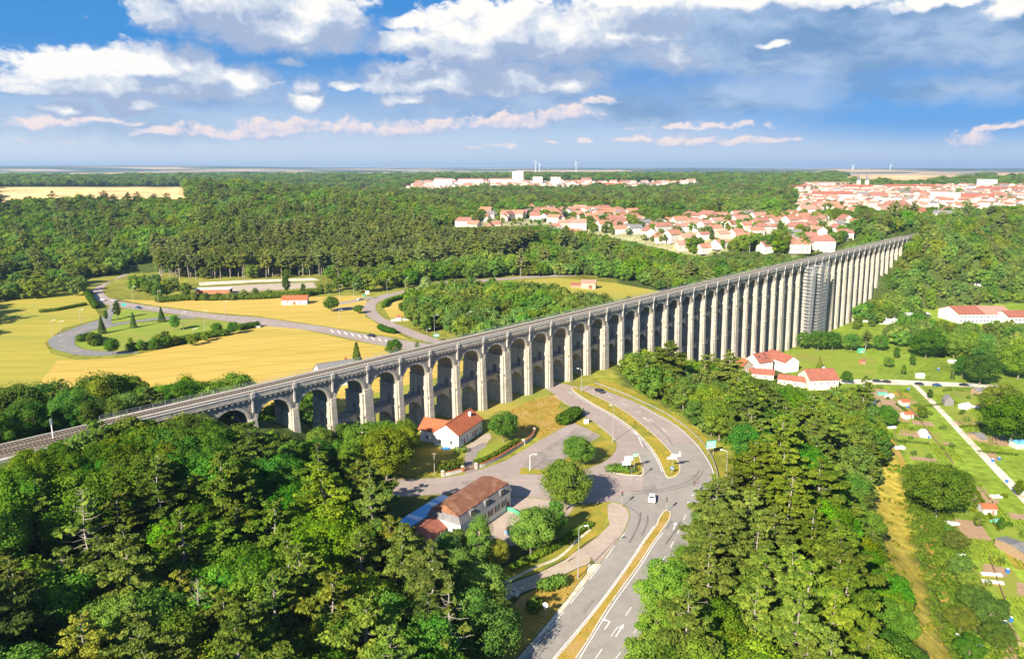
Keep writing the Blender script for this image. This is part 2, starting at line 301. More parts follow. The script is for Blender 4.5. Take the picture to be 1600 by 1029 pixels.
# grey-blue rain veil (upper right)
dv=density(wv,VEIL,1.2,.10,6,.14,2.4)
av=mth('MULTIPLY',rng(dv,-.05,.65),.92)
vshade=fbm(wv,.11,6,2.6)
veil=mixc(rng(vshade,-.13,.13),(1.7,3.1,5.3),(4.2,5.4,7.2))
skyc=mixc(av,skyc,veil)
def layer(skyc,lst,amp,sc,det,bias,e0,e1,a,off,k,dark,mid,lite,edge,lr):
    b=blobs(wv,lst); n1=fbm(wv,sc,det,1.5,.62); d=mth('ADD',mth('ADD',b,bias),mth('MULTIPLY',n1,amp))
    w2=vec('ADD',wv,(off[0],off[1],0)); b2=blobs(w2,lst); n2=fbm(vec('ADD',wv,(off[0]*.55,off[1]*.55,0)),sc,6,1.5,.62)
    lit=mth('ADD',mth('MULTIPLY',mth('SUBTRACT',b,b2),k[0]),mth('MULTIPLY',mth('SUBTRACT',n1,n2),k[1]))
    lit=rng(lit,lr[0],lr[1],smooth=False)
    cc=mixc(rng(lit,.22,.62),dark,mid); cc=mixc(rng(lit,.54,.9),cc,lite)
    cc=mixc(rng(d,.0,.35,.45,0),cc,edge)
    e1s=mth('ADD',mth('MULTIPLY',rng(lit,.2,.6,1,0),.32),e1)
    return mixc(mth('MULTIPLY',rng(d,e0,e1s),a),skyc,cc)
skyc=layer(skyc,PINK,2.0,.7,9,-.08,-.02,.40,.92,(-.5,.6),(.6,1.5),(4.3,5.2,7.0),(6.8,6.5,7.4),(9.0,7.6,7.2),(6.4,6.6,7.8),(-.4,.6))
skyc=layer(skyc,CUM,1.9,.46,10,.22,.0,.34,1.,(-1.2,1.9),(.85,1.25),(3.5,4.4,6.2),(6.1,6.7,7.7),(9.2,9.0,8.7),(6.2,7.0,8.3),(-.3,.80))
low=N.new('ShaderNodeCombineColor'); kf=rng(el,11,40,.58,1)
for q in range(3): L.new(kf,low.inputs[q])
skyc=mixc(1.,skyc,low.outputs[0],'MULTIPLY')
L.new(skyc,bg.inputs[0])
# ------------------------------------------------------------------ the lie of the land
A0=Vector((-58.3,188.6,52.)); DX,DY=.6723,.7403          # viaduct: near parapet at its first tall pier, and its direction
def VP(s,n=0.,z=52.): return (A0.x+DX*s+DY*n,A0.y+DY*s-DX*n,z)   # s along, n towards the road side
def SN(x,y):
    a,b=x-A0.x,y-A0.y; return a*DX+b*DY,a*DY-b*DX
TERR=[(-30,70),(12,78),(24,110),(40,138),(56,160),(66,178),(68,196),(64,220),(54,245),(46,262),(42,285),(44,330),(62,400),(75,470),(80,540),(60,590),
      (-60,600),(-160,585),(-260,600),(-330,560),(-420,480),(-420,380),(-300,300),(-215,250),(-130,238),(-96,232),(-70,222),(-50,212),(-41,200),(-42,186),(-42,176),(-34,150),(-26,110)]
GARD=[(100,120),(108,160),(124,210),(148,262),(160,300),(150,345),(150,372),(148,400),(160,440),(200,490),(250,540),(320,566),(420,600),(560,600),(560,300),(420,200),(330,120)]
def inpoly(poly,X,Y):
    c=np.zeros(X.shape,bool); n=len(poly); j=n-1
    for i in range(n):
        xi,yi=poly[i]; xj,yj=poly[j]
        if yi!=yj: c^=((yi>Y)!=(yj>Y))&(X<(xj-xi)*(Y-yi)/(yj-yi)+xi)
        j=i
    return c
def pdist(poly,X,Y,closed=True):
    d=np.full(X.shape,1e9); n=len(poly)
    for i in range(n if closed else n-1):
        ax,ay=poly[i]; bx,by=poly[(i+1)%n]; ux,uy=bx-ax,by-ay
        t=np.clip(((X-ax)*ux+(Y-ay)*uy)/(ux*ux+uy*uy+1e-9),0,1)
        d=np.minimum(d,np.hypot(X-ax-t*ux,Y-ay-t*uy))
    return d
CTRL=[]                                                   # (x,y,z)
def cpx(l):
    for x,y,z in l: a,b,_=U(x,y,z); CTRL.append((a,b,z))
for q in TERR: CTRL.append((*q,27.))
for q in GARD: CTRL.append((*q,0.))
for s,zz in ((-25,46),(-60,49.),(-110,50),(-170,50.5),(-240,51)):
    CTRL.append((*VP(s,-4)[:2],zz)); CTRL.append((*VP(s,22)[:2],zz-15)); CTRL.append((*VP(s,-26)[:2],zz-6)); CTRL.append((*VP(s,-60)[:2],zz-16))
CTRL+=[(-90,100,32),(-60,80,28),(-140,60,34),(-50,120,28),(-200,100,42),(20,40,26),(60,40,16),(70,120,12),(95,200,10),(110,270,10),(95,300,14),(-40,0,26),(40,-40,18),(150,20,0),(300,40,2)]
for s,zz in ((-12,43),(0,39),(12,36),(24,32.5),(36,29.5),(140,26),(165,20),(190,12),(220,6),(260,2),(400,3),(430,9),(467,20),(505,29),(545,35),(580,44),(596,49)):
    for n in (3,-4,-12): CTRL.append((*VP(s,n)[:2],zz))
for s,zz in ((610,50),(640,53),(700,55)): CTRL.append((*VP(s,-4)[:2],zz))
for s,n,zz in ((430,30,6),(480,35,16),(540,40,30),(600,50,44),(560,90,26),(620,120,42),(680,180,45),(560,180,14),(500,110,8),(460,-35,20),(520,-45,38),(580,-40,50),(300,-60,12),(230,-60,20),(360,-70,18),(420,-110,34)):
    CTRL.append((*VP(s,n)[:2],zz))
cpx([(900,432,28),(1000,420,27),(1100,412,26),(1170,392,44),(1250,388,46),(1000,368,48),(1100,372,47),(1000,335,55),(900,336,56),(760,352,50),(700,352,50),(1200,340,53),(1300,330,54),(1300,366,52),(1400,345,54),
     (1500,345,54),(1600,350,53),(1600,380,36),(1560,412,20),(1600,470,4),(1530,470,3),(700,415,34),(600,420,32),(400,425,33),(300,420,36),(200,408,34),(60,420,36),(0,440,34),(500,352,52),(350,375,48),
     (0,345,52),(0,332,56),(150,332,56),(280,330,57),(400,330,60),(560,345,55),(0,311,68),(150,311,68),(287,309,68),(0,292,81),(280,292,81),(1340,280,78),(1500,280,78),(1420,272,84),(1400,297,57),(1250,297,57),(430,312,64),(540,305,48),(560,298,46),(650,318,50),(800,325,46),(950,318,47),(1100,318,50),
     (660,306,50),(800,303,50),(950,300,52),(1100,298,54),(700,284,73),(800,283,73),(950,285,71),(1100,287,69),(1250,300,63),(1400,305,60),(1550,300,62),(1600,320,57),(1350,285,66),(1600,285,66),(300,288,60),(450,284,66),(120,284,66),(0,284,66)])
for azd in np.arange(-50,50.1,2.5):
    a=R(azd); h=(158 if azd<-19 else (126 if azd<0 else 114))+7*math.sin(azd*1.7)+5*math.cos(azd*2.9)
    for r,z in ((4200,66+8*math.sin(azd*.9)),(7000,64+10*math.cos(azd*.6)),(10500,88),(14000,h),(26000,h-20)): CTRL.append((r*math.sin(a),r*math.cos(a),z))
CTRL=np.array(CTRL)
def lpc(x,y):
    r=np.maximum(np.hypot(x,y+60),40.); return np.stack([np.arctan2(x,y+60),np.log(r)],-1)
CP_=lpc(CTRL[:,0],CTRL[:,1]); 
_u,_i=np.unique(np.round(CP_,3),axis=0,return_index=True); CP_=CP_[_i]; CZ=CTRL[_i,2]
Dm=np.linalg.norm(CP_[:,None]-CP_[None],axis=-1); nC=len(CZ)
Am=np.zeros((nC+1,nC+1)); Am[:nC,:nC]=Dm-np.eye(nC)*.004; Am[:nC,nC]=1; Am[nC,:nC]=1
Wt=np.linalg.solve(Am,np.append(CZ,0))
def rbf(X,Y):
    q=lpc(X.ravel(),Y.ravel()); out=np.empty(len(q))
    for k in range(0,len(q),4000):
        out[k:k+4000]=np.linalg.norm(q[k:k+4000,None]-CP_[None],axis=-1)@Wt[:nC]+Wt[nC]
    return out.reshape(X.shape)
def smooth(t): t=np.clip(t,0,1); return t*t*(3-2*t)
def hfun(X,Y):
    z=rbf(X,Y)
    for poly,lv,w in ((TERR,27.,16.),(GARD,0.,14.)):
        d=pdist(poly,X,Y); d=np.where(inpoly(poly,X,Y),-d,d)
        k=smooth(1-d/w); z=z*(1-k)+lv*k
    # railway bank left of the first arch
    a,b=X-A0.x,Y-A0.y; s=a*DX+b*DY; n=a*DY-b*DX
    k=smooth((-16-s)/10)*smooth(1-(np.abs(n+4.2)-5.)/6.)
    z=z*(1-k)+50.9*k
    k=smooth((s-584)/8)*smooth((760-s)/60)*smooth(1-(np.abs(n+4.2)-6)/20.); z=z*(1-k)+50.9*k
    # rolling ridges far off
    rr=np.hypot(X,Y); k=smooth((rr-3300)/1800)
    z=z+k*13*(np.sin(Y/760+1.3*np.sin(X/1900))*.7+np.sin(X/1250+Y/2300)*.5)
    return z
def grow(a,first,last,ratio):
    out=[a]; st=first
    while abs(out[-1])<last: out.append(out[-1]+st); st*=ratio
    return out
xs=np.array(sorted(set([round(v,2) for v in list(np.arange(-420,661,5.))+grow(660,6,15500,1.09)+[-v for v in grow(420,6,15500,1.09)]])))
ys=np.array(sorted(set([round(v,2) for v in list(np.arange(40,961,5.))+grow(960,6,15500,1.085)+[-200,-120,-60,-20,0,20]])))
GX,GY=np.meshgrid(xs,ys); GZ=hfun(GX,GY)
nx,ny=len(xs),len(ys)
def T(x,y):                          # exact height on the terrain's triangles
    i=int(np.clip(np.searchsorted(xs,x)-1,0,nx-2)); j=int(np.clip(np.searchsorted(ys,y)-1,0,ny-2))
    u=(x-xs[i])/(xs[i+1]-xs[i]); v=(y-ys[j])/(ys[j+1]-ys[j])
    a,b,c,d=GZ[j,i],GZ[j,i+1],GZ[j+1,i+1],GZ[j+1,i]
    return float(a+(b-a)*u+(c-b)*v if u>=v else a+(c-d)*u+(d-a)*v)
def TN(X,Y):
    X=np.asarray(X,float); Y=np.asarray(Y,float)
    i=np.clip(np.searchsorted(xs,X)-1,0,nx-2); j=np.clip(np.searchsorted(ys,Y)-1,0,ny-2)
    u=(X-xs[i])/(xs[i+1]-xs[i]); v=(Y-ys[j])/(ys[j+1]-ys[j])
    a,b,c,d=GZ[j,i],GZ[j,i+1],GZ[j+1,i+1],GZ[j+1,i]
    return np.where(u>=v,a+(b-a)*u+(c-b)*v,a+(c-d)*u+(d-a)*v)
def G(px,py,up=0.):                  # where the sight line through a photo position meets the ground (plus up)
    dx,dy,dz=ray(px,py); t=60.; st=2.
    while t<25000:
        x,y,z=t*dx,t*dy,HC+t*dz
        if z<T(x,y)+up:
            lo,hi=t-st,t
            for _ in range(24):
                m=(lo+hi)/2
                if HC+m*dz<T(m*dx,m*dy)+up: hi=m
                else: lo=m
            return (hi*dx,hi*dy,T(hi*dx,hi*dy))
        t+=st; st=max(2.,t*.006)
    return (t*dx,t*dy,T(t*dx,t*dy))
def GP(pts,up=0.): return [G(x,y,up)[:2] for x,y in pts]
# ground colour by zone
gm=bpy.data.materials.new('ground'); gm.use_nodes=True
def ground_mat(m):
    nt=m.node_tree; N=nt.nodes; L=nt.links; b=N['Principled BSDF']; b.inputs['Roughness'].default_value=.95; b.inputs['Specular IOR Level'].default_value=.1
    at=N.new('ShaderNodeAttribute'); at.attribute_name='zone'; tc=N.new('ShaderNodeTexCoord')
    def noise(sc,det=5):
        n=N.new('ShaderNodeTexNoise'); n.inputs['Scale'].default_value=sc; n.inputs['Detail'].default_value=det; L.new(tc.outputs['Object'],n.inputs['Vector']); return n
    def mr(x,a,b_,c,d):
        q=N.new('ShaderNodeMapRange'); L.new(x,q.inputs[0])
        for i,v in enumerate((a,b_,c,d)): q.inputs[i+1].default_value=v
        return q.outputs[0]
    def mulc(c,f):
        q=N.new('ShaderNodeMix'); q.data_type='RGBA'; q.blend_type='MULTIPLY'; q.inputs[0].default_value=1; L.new(c,q.inputs[6]); L.new(f,q.inputs[7]); return q.outputs[2]
    c=at.outputs['Color']; n1=noise(.35); n2=noise(.03); n3=noise(.004)
    c=mulc(c,mr(n1.outputs[0],.3,.7,.72,1.3)); c=mulc(c,mr(n2.outputs[0],.3,.7,.72,1.3)); c=mulc(c,mr(n3.outputs[0],.3,.7,.8,1.2))
    # far off, clearings and stubble fields lie between the woods
    mp=N.new('ShaderNodeMapping'); mp.inputs['Scale'].default_value=(.55,1,1); L.new(tc.outputs['Object'],mp.inputs[0]); nf=N.new('ShaderNodeTexVoronoi'); nf.inputs['Scale'].default_value=.0016; L.new(mp.outputs[0],nf.inputs['Vector'])
    sc_=N.new('ShaderNodeSeparateColor'); L.new(nf.outputs['Color'],sc_.inputs[0]); n4=noise(.00035,3)
    f1=mr(sc_.outputs[0],.60,.63,0,1); f2=mr(n4.outputs[0],.47,.53,0,1); mu1=N.new('ShaderNodeMath'); mu1.operation='MULTIPLY'; L.new(f1,mu1.inputs[0]); L.new(f2,mu1.inputs[1])
    far=mr(at.outputs['Alpha'],0,1,1,0); mu2=N.new('ShaderNodeMath'); mu2.operation='MULTIPLY'; L.new(mu1.outputs[0],mu2.inputs[0]); L.new(far,mu2.inputs[1])
    fx=N.new('ShaderNodeMix'); fx.data_type='RGBA'; fx.inputs[7].default_value=(.52,.36,.17,1); L.new(mu2.outputs[0],fx.inputs[0]); L.new(c,fx.inputs[6]); c=fx.outputs[2]
    L.new(c,b.inputs['Base Color'])
    bp=N.new('ShaderNodeBump'); bp.inputs['Strength'].default_value=.7; bp.inputs['Distance'].default_value=.5; L.new(n1.outputs[0],bp.inputs['Height'])
    L.new(bp.outputs[0],b.inputs['Normal'])
ground_mat(gm)
zone=np.zeros((ny,nx,4)); zone[...,3]=1
RR=np.hypot(GX,GY)
FOR=np.array((.06,.085,.018)); FARF=np.array((.06,.085,.03)); LAWN=np.array((.17,.22,.03)); GARC=np.array((.175,.245,.024)); MEA=np.array((.27,.25,.035)); STUB=np.array((.62,.40,.19))
zone[...,:3]=FOR
zone[RR>2500,:3]=FARF; zone[RR>2600,3]=0
tmask=inpoly(TERR,GX,GY); zone[tmask,:3]=(.19,.19,.03)
zone[inpoly(GARD,GX,GY),:3]=GARC
def paint(poly,c): zone[inpoly(poly,GX,GY),:3]=c
paint([(-30,70),(4,78),(6,116),(16,140),(22,150),(4,152),(-30,174),(-60,176),(-45,120)],(.06,.075,.02))
paint([(58,75),(74,125),(89,168),(107,212),(128,246),(146,272),(149,264),(124,212),(102,160),(89,120),(79,75)],(.36,.29,.045))
for a in range(26):                  # far clearings and stubble fields
    azd=rnd.uniform(-42,42); r=rnd.uniform(3200,11000); a_=R(azd); cx,cy=r*math.sin(a_),r*math.cos(a_); w=r*rnd.uniform(.03,.09); d=r*rnd.uniform(.03,.08)
    paint([(cx-w,cy-d),(cx+w,cy-d*.7),(cx+w*.9,cy+d),(cx-w*.8,cy+d*.8)],STUB if rnd.random()<.6 else (.30,.33,.12))
paint(GP([(-10,317),(60,316),(160,316),(290,311),(288,292.5),(140,292.5),(-10,292.5)]),STUB)
paint(GP([(1310,278),(1420,282),(1530,275),(1420,270),(1330,272)]),STUB); paint(GP([(1540,276),(1620,276),(1620,270),(1560,270)]),STUB)
for pz in ([(690,372),(820,366),(900,388),(1000,402),(1120,392),(1240,398),(1300,372),(1440,345),(1620,345),(1620,296),(1250,296),(1220,340),(900,334),(760,340)],
           [(610,303),(660,285),(700,283.5),(950,284),(1130,286),(1130,297),(900,299),(700,302),(640,305)]): paint(GP(pz),(.26,.25,.13))
paint(GP([(500,305),(590,305),(590,299),(500,299)]),(.5,.48,.42))
gv=np.stack([GX.ravel(),GY.ravel(),GZ.ravel()],-1)
idx=np.arange(nx*ny).reshape(ny,nx); a,b,c,d=idx[:-1,:-1].ravel(),idx[:-1,1:].ravel(),idx[1:,1:].ravel(),idx[1:,:-1].ravel()
gf=np.concatenate([np.stack([a,b,c],-1),np.stack([a,c,d],-1)])
gme=bpy.data.meshes.new('ground'); gme.from_pydata(gv.tolist(),[],gf.tolist()); gme.materials.append(gm)
gme.polygons.foreach_set('use_smooth',[True]*len(gme.polygons))
ca=gme.color_attributes.new('zone','FLOAT_COLOR','POINT'); ca.data.foreach_set('color',zone.reshape(-1,4).ravel())
tag(link('ground',gme),kind='structure')
# ------------------------------------------------------------------ flat sheets, roads
def smoothline(P,n=6,closed=False):
    P=[Vector((*p[:2],0)) for p in P]; out=[]; m=len(P)
    for i in range(m if closed else m-1):
        g=lambda k: P[k%m] if closed else P[max(0,min(m-1,k))]
        p0,p1,p2,p3=g(i-1),g(i),g(i+1),g(i+2)
        for j in range(n):
            t=j/n
            q=.5*((2*p1)+(p2-p0)*t+(2*p0-5*p1+4*p2-p3)*t*t+(3*p1-p0-3*p2+p3)*t**3); out.append((q.x,q.y))
    if not closed: out.append((P[-1].x,P[-1].y))
    return out
def resample(P,n):
    P=np.array(P); d=np.r_[0,np.cumsum(np.hypot(*np.diff(P,axis=0).T))]; t=np.linspace(0,d[-1],n)
    return np.stack([np.interp(t,d,P[:,0]),np.interp(t,d,P[:,1])],-1)
def sheet(name,poly,z,m,kind='structure',thick=0.):
    tri=geometry.tessellate_polygon([[Vector((x,y,0)) for x,y in poly]])
    n=len(poly); v=[(x,y,z) for x,y in poly]
    f=[]
    for t in tri:
        a,b,c=[Vector((*poly[i],0)) for i in t]
        f.append(t if (b-a).cross(c-a).z>0 else t[::-1])
    mi=[0]*len(f)
    if thick:
        v+=[(x,y,z-thick) for x,y in poly]
        ar=sum(poly[i][0]*poly[(i+1)%n][1]-poly[(i+1)%n][0]*poly[i][1] for i in range(n))
        for i in range(n):
            j=(i+1)%n; f.append((n+i,n+j,j,i) if ar>0 else (i,j,n+j,n+i)); mi.append(1)
    return tag(link(name,mesh(name,v,f,m if isinstance(m,(list,tuple)) else [m],mi)),kind=kind)
def island(name,poly,z,m,h=.13,kerb=.28):
    # a kerbed island: a ring of kerbstone and the grass inside it
    P=[Vector((*p,0)) for p in poly]; n=len(P)
    ar=sum(P[i].x*P[(i+1)%n].y-P[(i+1)%n].x*P[i].y for i in range(n))
    if ar<0: P=P[::-1]
    inn=[]
    for i in range(n):
        a,b=(P[i]-P[i-1]).normalized(),(P[(i+1)%n]-P[i]).normalized(); t=(a+b).normalized(); nn=Vector((-t.y,t.x,0)); inn.append(P[i]+nn*kerb)
    v=[(p.x,p.y,z) for p in P]+[(p.x,p.y,z+h) for p in P]+[(p.x,p.y,z+h) for p in inn]
    f=[]
    for i in range(n):
        j=(i+1)%n; f+=[(i,j,n+j,n+i),(n+i,n+j,2*n+j,2*n+i)]
    tag(link('kerb',mesh('kerb',v,f,[M['kerb']])),kind='structure')
    sheet(name,[(p.x,p.y) for p in inn],z+h-.02,m)
def strip(name,left,right,z,m,n=40,drape=False,off=.06):
    l=resample(left,n); r=resample(right,n); v=[]; k=5 if drape else 2
    for a,b in zip(l,r):
        for q in range(k):
            p=a+(b-a)*q/(k-1); v.append((p[0],p[1],(T(*p)+off) if drape else z))
    f=[(i*k+q,i*k+q+1,(i+1)*k+q+1,(i+1)*k+q) for i in range(n-1) for q in range(k-1)]
    a,b,c=[Vector(v[i]) for i in f[0][:3]]
    if (b-a).cross(c-a).z<0: f=[q[::-1] for q in f]
    return tag(link(name,mesh(name,v,f,[m])),kind='structure')
def along(P,w):
    P=[Vector((*p[:2],0)) for p in P]; l=[];r=[]
    for i,p in enumerate(P):
        d=(P[min(i+1,len(P)-1)]-P[max(0,i-1)]).normalized(); nn=Vector((-d.y,d.x,0))*w/2; l.append((p.x+nn.x,p.y+nn.y)); r.append((p.x-nn.x,p.y-nn.y))
    return l,r
Z=27.
SL=lambda pts,n=5: smoothline(U2(pts,Z),n)
edgeR=[(917,602),(945,610),(977,622),(1003,633),(1027,646),(1047,657),(1065,669.5),(1080,683),(1093,697),(1108,720),(1115,735),(1118,752),(1117,768),(1112,783),(1105,798),(1095,815),(1075,852),(1050,905),(1030,941),(1005,984),(975,1029),(935,1095)]
edgeL=[(775,1085),(814,1029),(856,981.6),(898,931),(925,897),(940,877.6),(960,851),(974,833),(983,812),(985,803),(980,793),(971,786.5),(957,783.5)]
rest=[(930,785.5),(890,786),(845,778),(800,775),(760,772),(700,771),(640,775),(575,777),(545,768),(545,747),(575,747),(640,748.5),(690,746.5),(725,741),(755,732),(790,719.5),(820,702),(847,686),(868,674),(886,664.5),(898,661),(915,668),(938,680.5),(921,692),(900,705),(880,719),(862,728),(845,733.5),(816,730),(811,740.5),(835,741.5),(860,741),(900,737),(921,731),(941,723),(955,713),(962,704),(964,695),(960,687),(951.6,677),(931,661),(901,641),(880,627),(866,617)]
back=[(700,537),(680,531)]
asph=SL(edgeR,4)+SL(edgeL,4)+U2(rest,Z)
sheet('road',asph,Z+.06,M['asphalt'])
# the older pinkish surfacing north of the junction and on the side street
pinkA=U2([(866,617),(880,627),(901,641),(931,661),(951.6,677),(960,687),(964,695),(962,704),(955,713),(941,723),(921,731),(900,737),(860,741),(811,740.5),(816,730),(845,733.5),(862,728),(880,719),(900,705),(921,692),(938,680.5),(915,668),(898,661),(886,664.5),(868,674),(847,686),(820,702),(790,719.5),(755,732),(725,741),(690,746.5),(640,748.5),(575,747),(545,747),(545,768),(575,777),(640,775),(700,771),(760,772),(800,775),(845,778),(890,786),(930,785),(952,782),(975,772),(1003,765),(1006,745),(1000,720),(998,702),(1014,701),(1000,682),(962,652),(921,629),(887,611)],Z)
sheet('road_surface',pinkA,Z+.066,M['asphalt_pink'])
sheet('road_surface',U2([(901,607.5),(941,624),(977,644),(1007,667),(1032,690),(1038,696),(1090,694),(1079,683),(1064,669.8),(1047,657.5),(1027,646.5),(1003,633.5),(977,622.5),(945,610.5),(917,602.5)],Z),Z+.066,M['asphalt_pink'])
sheet('parking_area',U2([(818,728),(828,712),(858,696),(886,680),(898,668),(915,670),(936,680.6),(920,691.5),(898,705),(878,719),(861,727),(845,732)],Z),Z+.074,M['asphalt_old'])
medN=[(893,608.5),(921,628),(961.7,651),(989.5,671.5),(1012,694),(1027,715),(1036,735),(1040,744),(1046,746.5),(1056,744),(1062,738),(1063,731),(1060,722),(1050,708),(1032.5,689),(1007,666),(977,643),(941,623.5),(903,606.5)]
island('median_grass',smoothline(U2(medN,Z),4,True),Z+.05,M['verge'])
medS=[(1039,797),(1030,808),(1024,821.5),(1005,848),(980,886),(932,951),(867,1029),(800,1100),(838,1100),(901,1029),(951.7,948),(996.6,886),(1020,850),(1033,832),(1045,814),(1048.5,803),(1045,798)]
island('median_grass',smoothline(U2(medS,Z),4,True),Z+.05,M['dry_grass'])
island('traffic_island',smoothline(U2([(952,736),(960,728.5),(975,724),(988,715),(997,708),(1002,722),(1006.5,741),(992,743),(975,742)],Z),4,True),Z+.05,M['verge'])
sheet('grass_verge',U2([(811,741),(813,733.5),(816,730.5),(845,734),(862,728.5),(880,719.5),(900,705.5),(921,692.5),(938,681),(915,668.5),(898,661.5),(880,650),(870,640),(880,628),(901,642),(931,662),(951,678),(959,688),(962.5,695),(961,703),(954,712),(940,722),(920.5,730),(900,736),(860,740),(835,740.5)],Z),Z+.09,M['verge'])
sheet('grass_bank',U2([(770,655),(800,640),(830,625),(866,617),(878,627),(870,640),(884,653),(898,661),(886,663.5),(868,673),(847,685),(838,683),(800,680),(775,670)],Z),Z+.045,M['dry_grass'])
sheet('grass_verge',U2([(917,601),(945,608.5),(977,620),(1003,631),(1027,644),(1047,655),(1065,667.5),(1080,681),(1094,695),(1110,719),(1117,735),(1120,752),(1119,769),(1114,785),(1107,800),(1098,817),(1120,812),(1132,780),(1134,745),(1120,705),(1095,676),(1060,650),(1010,620),(960,597),(930,592)],Z),Z+.04,M['verge'])
sheet('pavement',U2([(957,784.5),(970,787.5),(979,794),(983.5,804),(981.5,813),(973,833),(958,852),(938,879),(929,880),(925,871),(903,868.5),(890,874),(886,878),(906,858),(920,848),(934,838),(953,819),(950,807),(949,789)],Z),Z+.055,M['pavement'])
strip('footpath',SL([(906,857),(893,866),(880,876),(845,893),(820,903),(790,914),(750,932),(700,962)]),SL([(924,873),(919,880.5),(900,888),(847,913.5),(822,923),(800,933),(762,955),(715,985)]),Z+.05,M['sand'])
strip('footpath',SL([(922,825),(902.5,841.5),(872.5,868.5),(835,884.5),(790,907),(770,916)]),SL([(924,828),(904,844.5),(874.5,872),(836,888.5),(790,911.5),(770,920)]),Z+.05,M['gravel'])
sheet('gravel_shoulder',U2([(938,880),(924,898),(897,932),(856,982),(812,1031),(806,1031),(850,980),(890,931),(900,917),(917,895),(919,881.5)],Z),Z+.05,M['gravel'])
sheet('grass_bank',U2([(918,882),(916,893),(890,929),(848,980),(804,1031),(740,1031),(760,990),(790,960),(815,930),(847,916),(880,900),(900,889)],Z),Z+.035,M['dry_grass'])
sheet('grass_bank',U2([(953,784),(948,790),(949,807),(934,836),(915,847),(890,868),(845,892),(790,911),(730,930),(720,910),(790,885),(850,850),(880,815),(900,788)],Z),Z+.03,M['verge'])
sheet('yard',U2([(783,783),(800,776),(845,779),(890,787),(900,788),(880,815),(850,835),(815,850),(800,852),(770,850),(700,850),(690,830)],Z),Z+.035,M['pavement'])
sheet('garden_lawn',U2([(742,715),(757,694),(788,690),(800,688),(815,694),(800,703),(770,720),(747,728)],Z),Z+.04,M['lawn'])
sheet('driveway',U2([(727,742),(724,726),(728,708),(735,700),(757,690),(762,696),(748,705),(741,720),(746,734)],Z),Z+.05,M['asphalt_old'])
sheet('terrace_paving',U2([(722,702),(757,678),(765,676),(768,684),(760,692),(735,702)],Z),Z+.045,M['pavement'])
sheet('garden_lawn',U2([(600,735),(640,700),(700,700),(722,712),(722,738),(690,742),(640,744)],Z),Z+.03,M['verge'])
# fields and roads behind the viaduct
sheet('yellow_meadow',U2([(-60,480),(0,458),(60,455),(120,450),(140,462),(150,485),(158,497),(100,512),(70,535),(80,552),(130,565),(60,600),(0,640),(-60,660)],Z),Z+.03,M['meadow_gold'])
sheet('ripe_field',U2([(60,600),(90,563),(128,562),(190,559),(300,535),(380,513),(405,508),(470,514),(560,534),(640,548),(690,550),(760,580),(780,640),(600,675),(480,690),(300,650),(100,660),(0,660)],Z),Z+.035,M['wheat'])
sheet('meadow',U2([(560,620),(800,560),(860,600),(860,640),(760,670),(640,680),(560,690)],Z),Z+.0385,M['meadow'])
sheet('ripe_field',U2([(190,468),(260,470),(330,462),(420,466),(570,461),(575,480),(570,494),(600,512),(640,530),(610,525),(517,511),(405,494),(330,488),(228,475)],Z),Z+.03,M['wheat'])
sheet('lawn',U2([(178,510),(199,505),(246,501.5),(297,499),(330,499),(400,510),(330,526),(230,545),(190,548),(160,547),(132,545),(119,538),(119,531),(130,523),(154,514)],Z),Z+.04,M['lawn'])
sheet('lawn',U2([(165,498),(185,487),(194,482),(246,487.5),(275,493),(199,501),(168,506)],Z),Z+.04,M['lawn'])
sheet('meadow',U2([(118,445),(125,432),(228,414),(240,416),(192,427),(165,441),(150,447)],Z),Z+.03,M['meadow'])
sheet('ripe_field',U2([(600,482),(608,472),(660,466),(650,480),(625,496),(610,497)],Z),Z+.03,M['wheat'])
sheet('meadow',U2([(800,440),(870,434),(960,442),(1060,460),(1060,520),(940,510),(860,480),(815,460)],Z),Z+.03,M['meadow_gold'])
sheet('sand_yard',U2([(318,449),(400,444),(490,441),(495,449),(400,455),(325,459)],Z),Z+.03,M['sand'])
sheet('bare_bank',U2([(310,441),(400,437),(490,434),(500,438),(400,441),(312,446)],Z),Z+.03,M['gravel'])
hwyU=[(230,413),(210,420),(192,428),(169,443),(161,453),(168,464),(190,471),(227.5,477),(284,484),(340,491),(405,496),(461,504),(517.5,512),(555,519.5),(602,526),(640,533),(690,540)]
hwyD=[(244,415),(212,425),(194,432),(155,446),(142,457),(148,468),(171,477),(194,481),(246,487),(297,494),(330,498.5),(401,508),(461,513),(517.5,522.5),(564,533),(605.6,541),(690,553)]
strip('highway',SL(hwyU),SL(hwyD),Z+.06,M['asphalt_pink'],90)
r2U=[(870,618),(790,570),(735,548),(705,537),(671,525.6),(637.5,512.5),(615,504),(596,494),(587,483),(590,473),(611,463.5),(647,453),(690,444),(760,439.5),(840,434),(900,431)]
r2D=[(905,605),(800,580),(735,556),(697,540),(671,535),(645,527.5),(620.6,517),(596,507),(577.5,496),(568,486),(571,475),(583,465),(615,457),(647,450.5),(690,440),(760,436),(840,430.5),(900,427)]
strip('road',SL(r2U),SL(r2D),Z+.07,M['asphalt_pink'],90)
strip('road',SL([(520,474),(545,470),(580,463)]),SL([(520,477.5),(545,473.5),(584,466)]),Z+.05,M['asphalt'],12)
strip('road',SL([(522,481.5),(545,479.5),(572,479)]),SL([(522,485),(545,483.5),(572,483)]),Z+.05,M['asphalt'],12)
strip('loop_road',SL([(300,494),(278,494),(246,496.5),(199,502),(172,506.5)]),SL([(310,498),(297,497.5),(246,500),(199,505),(172,511)]),Z+.066,M['asphalt_blue'],40)
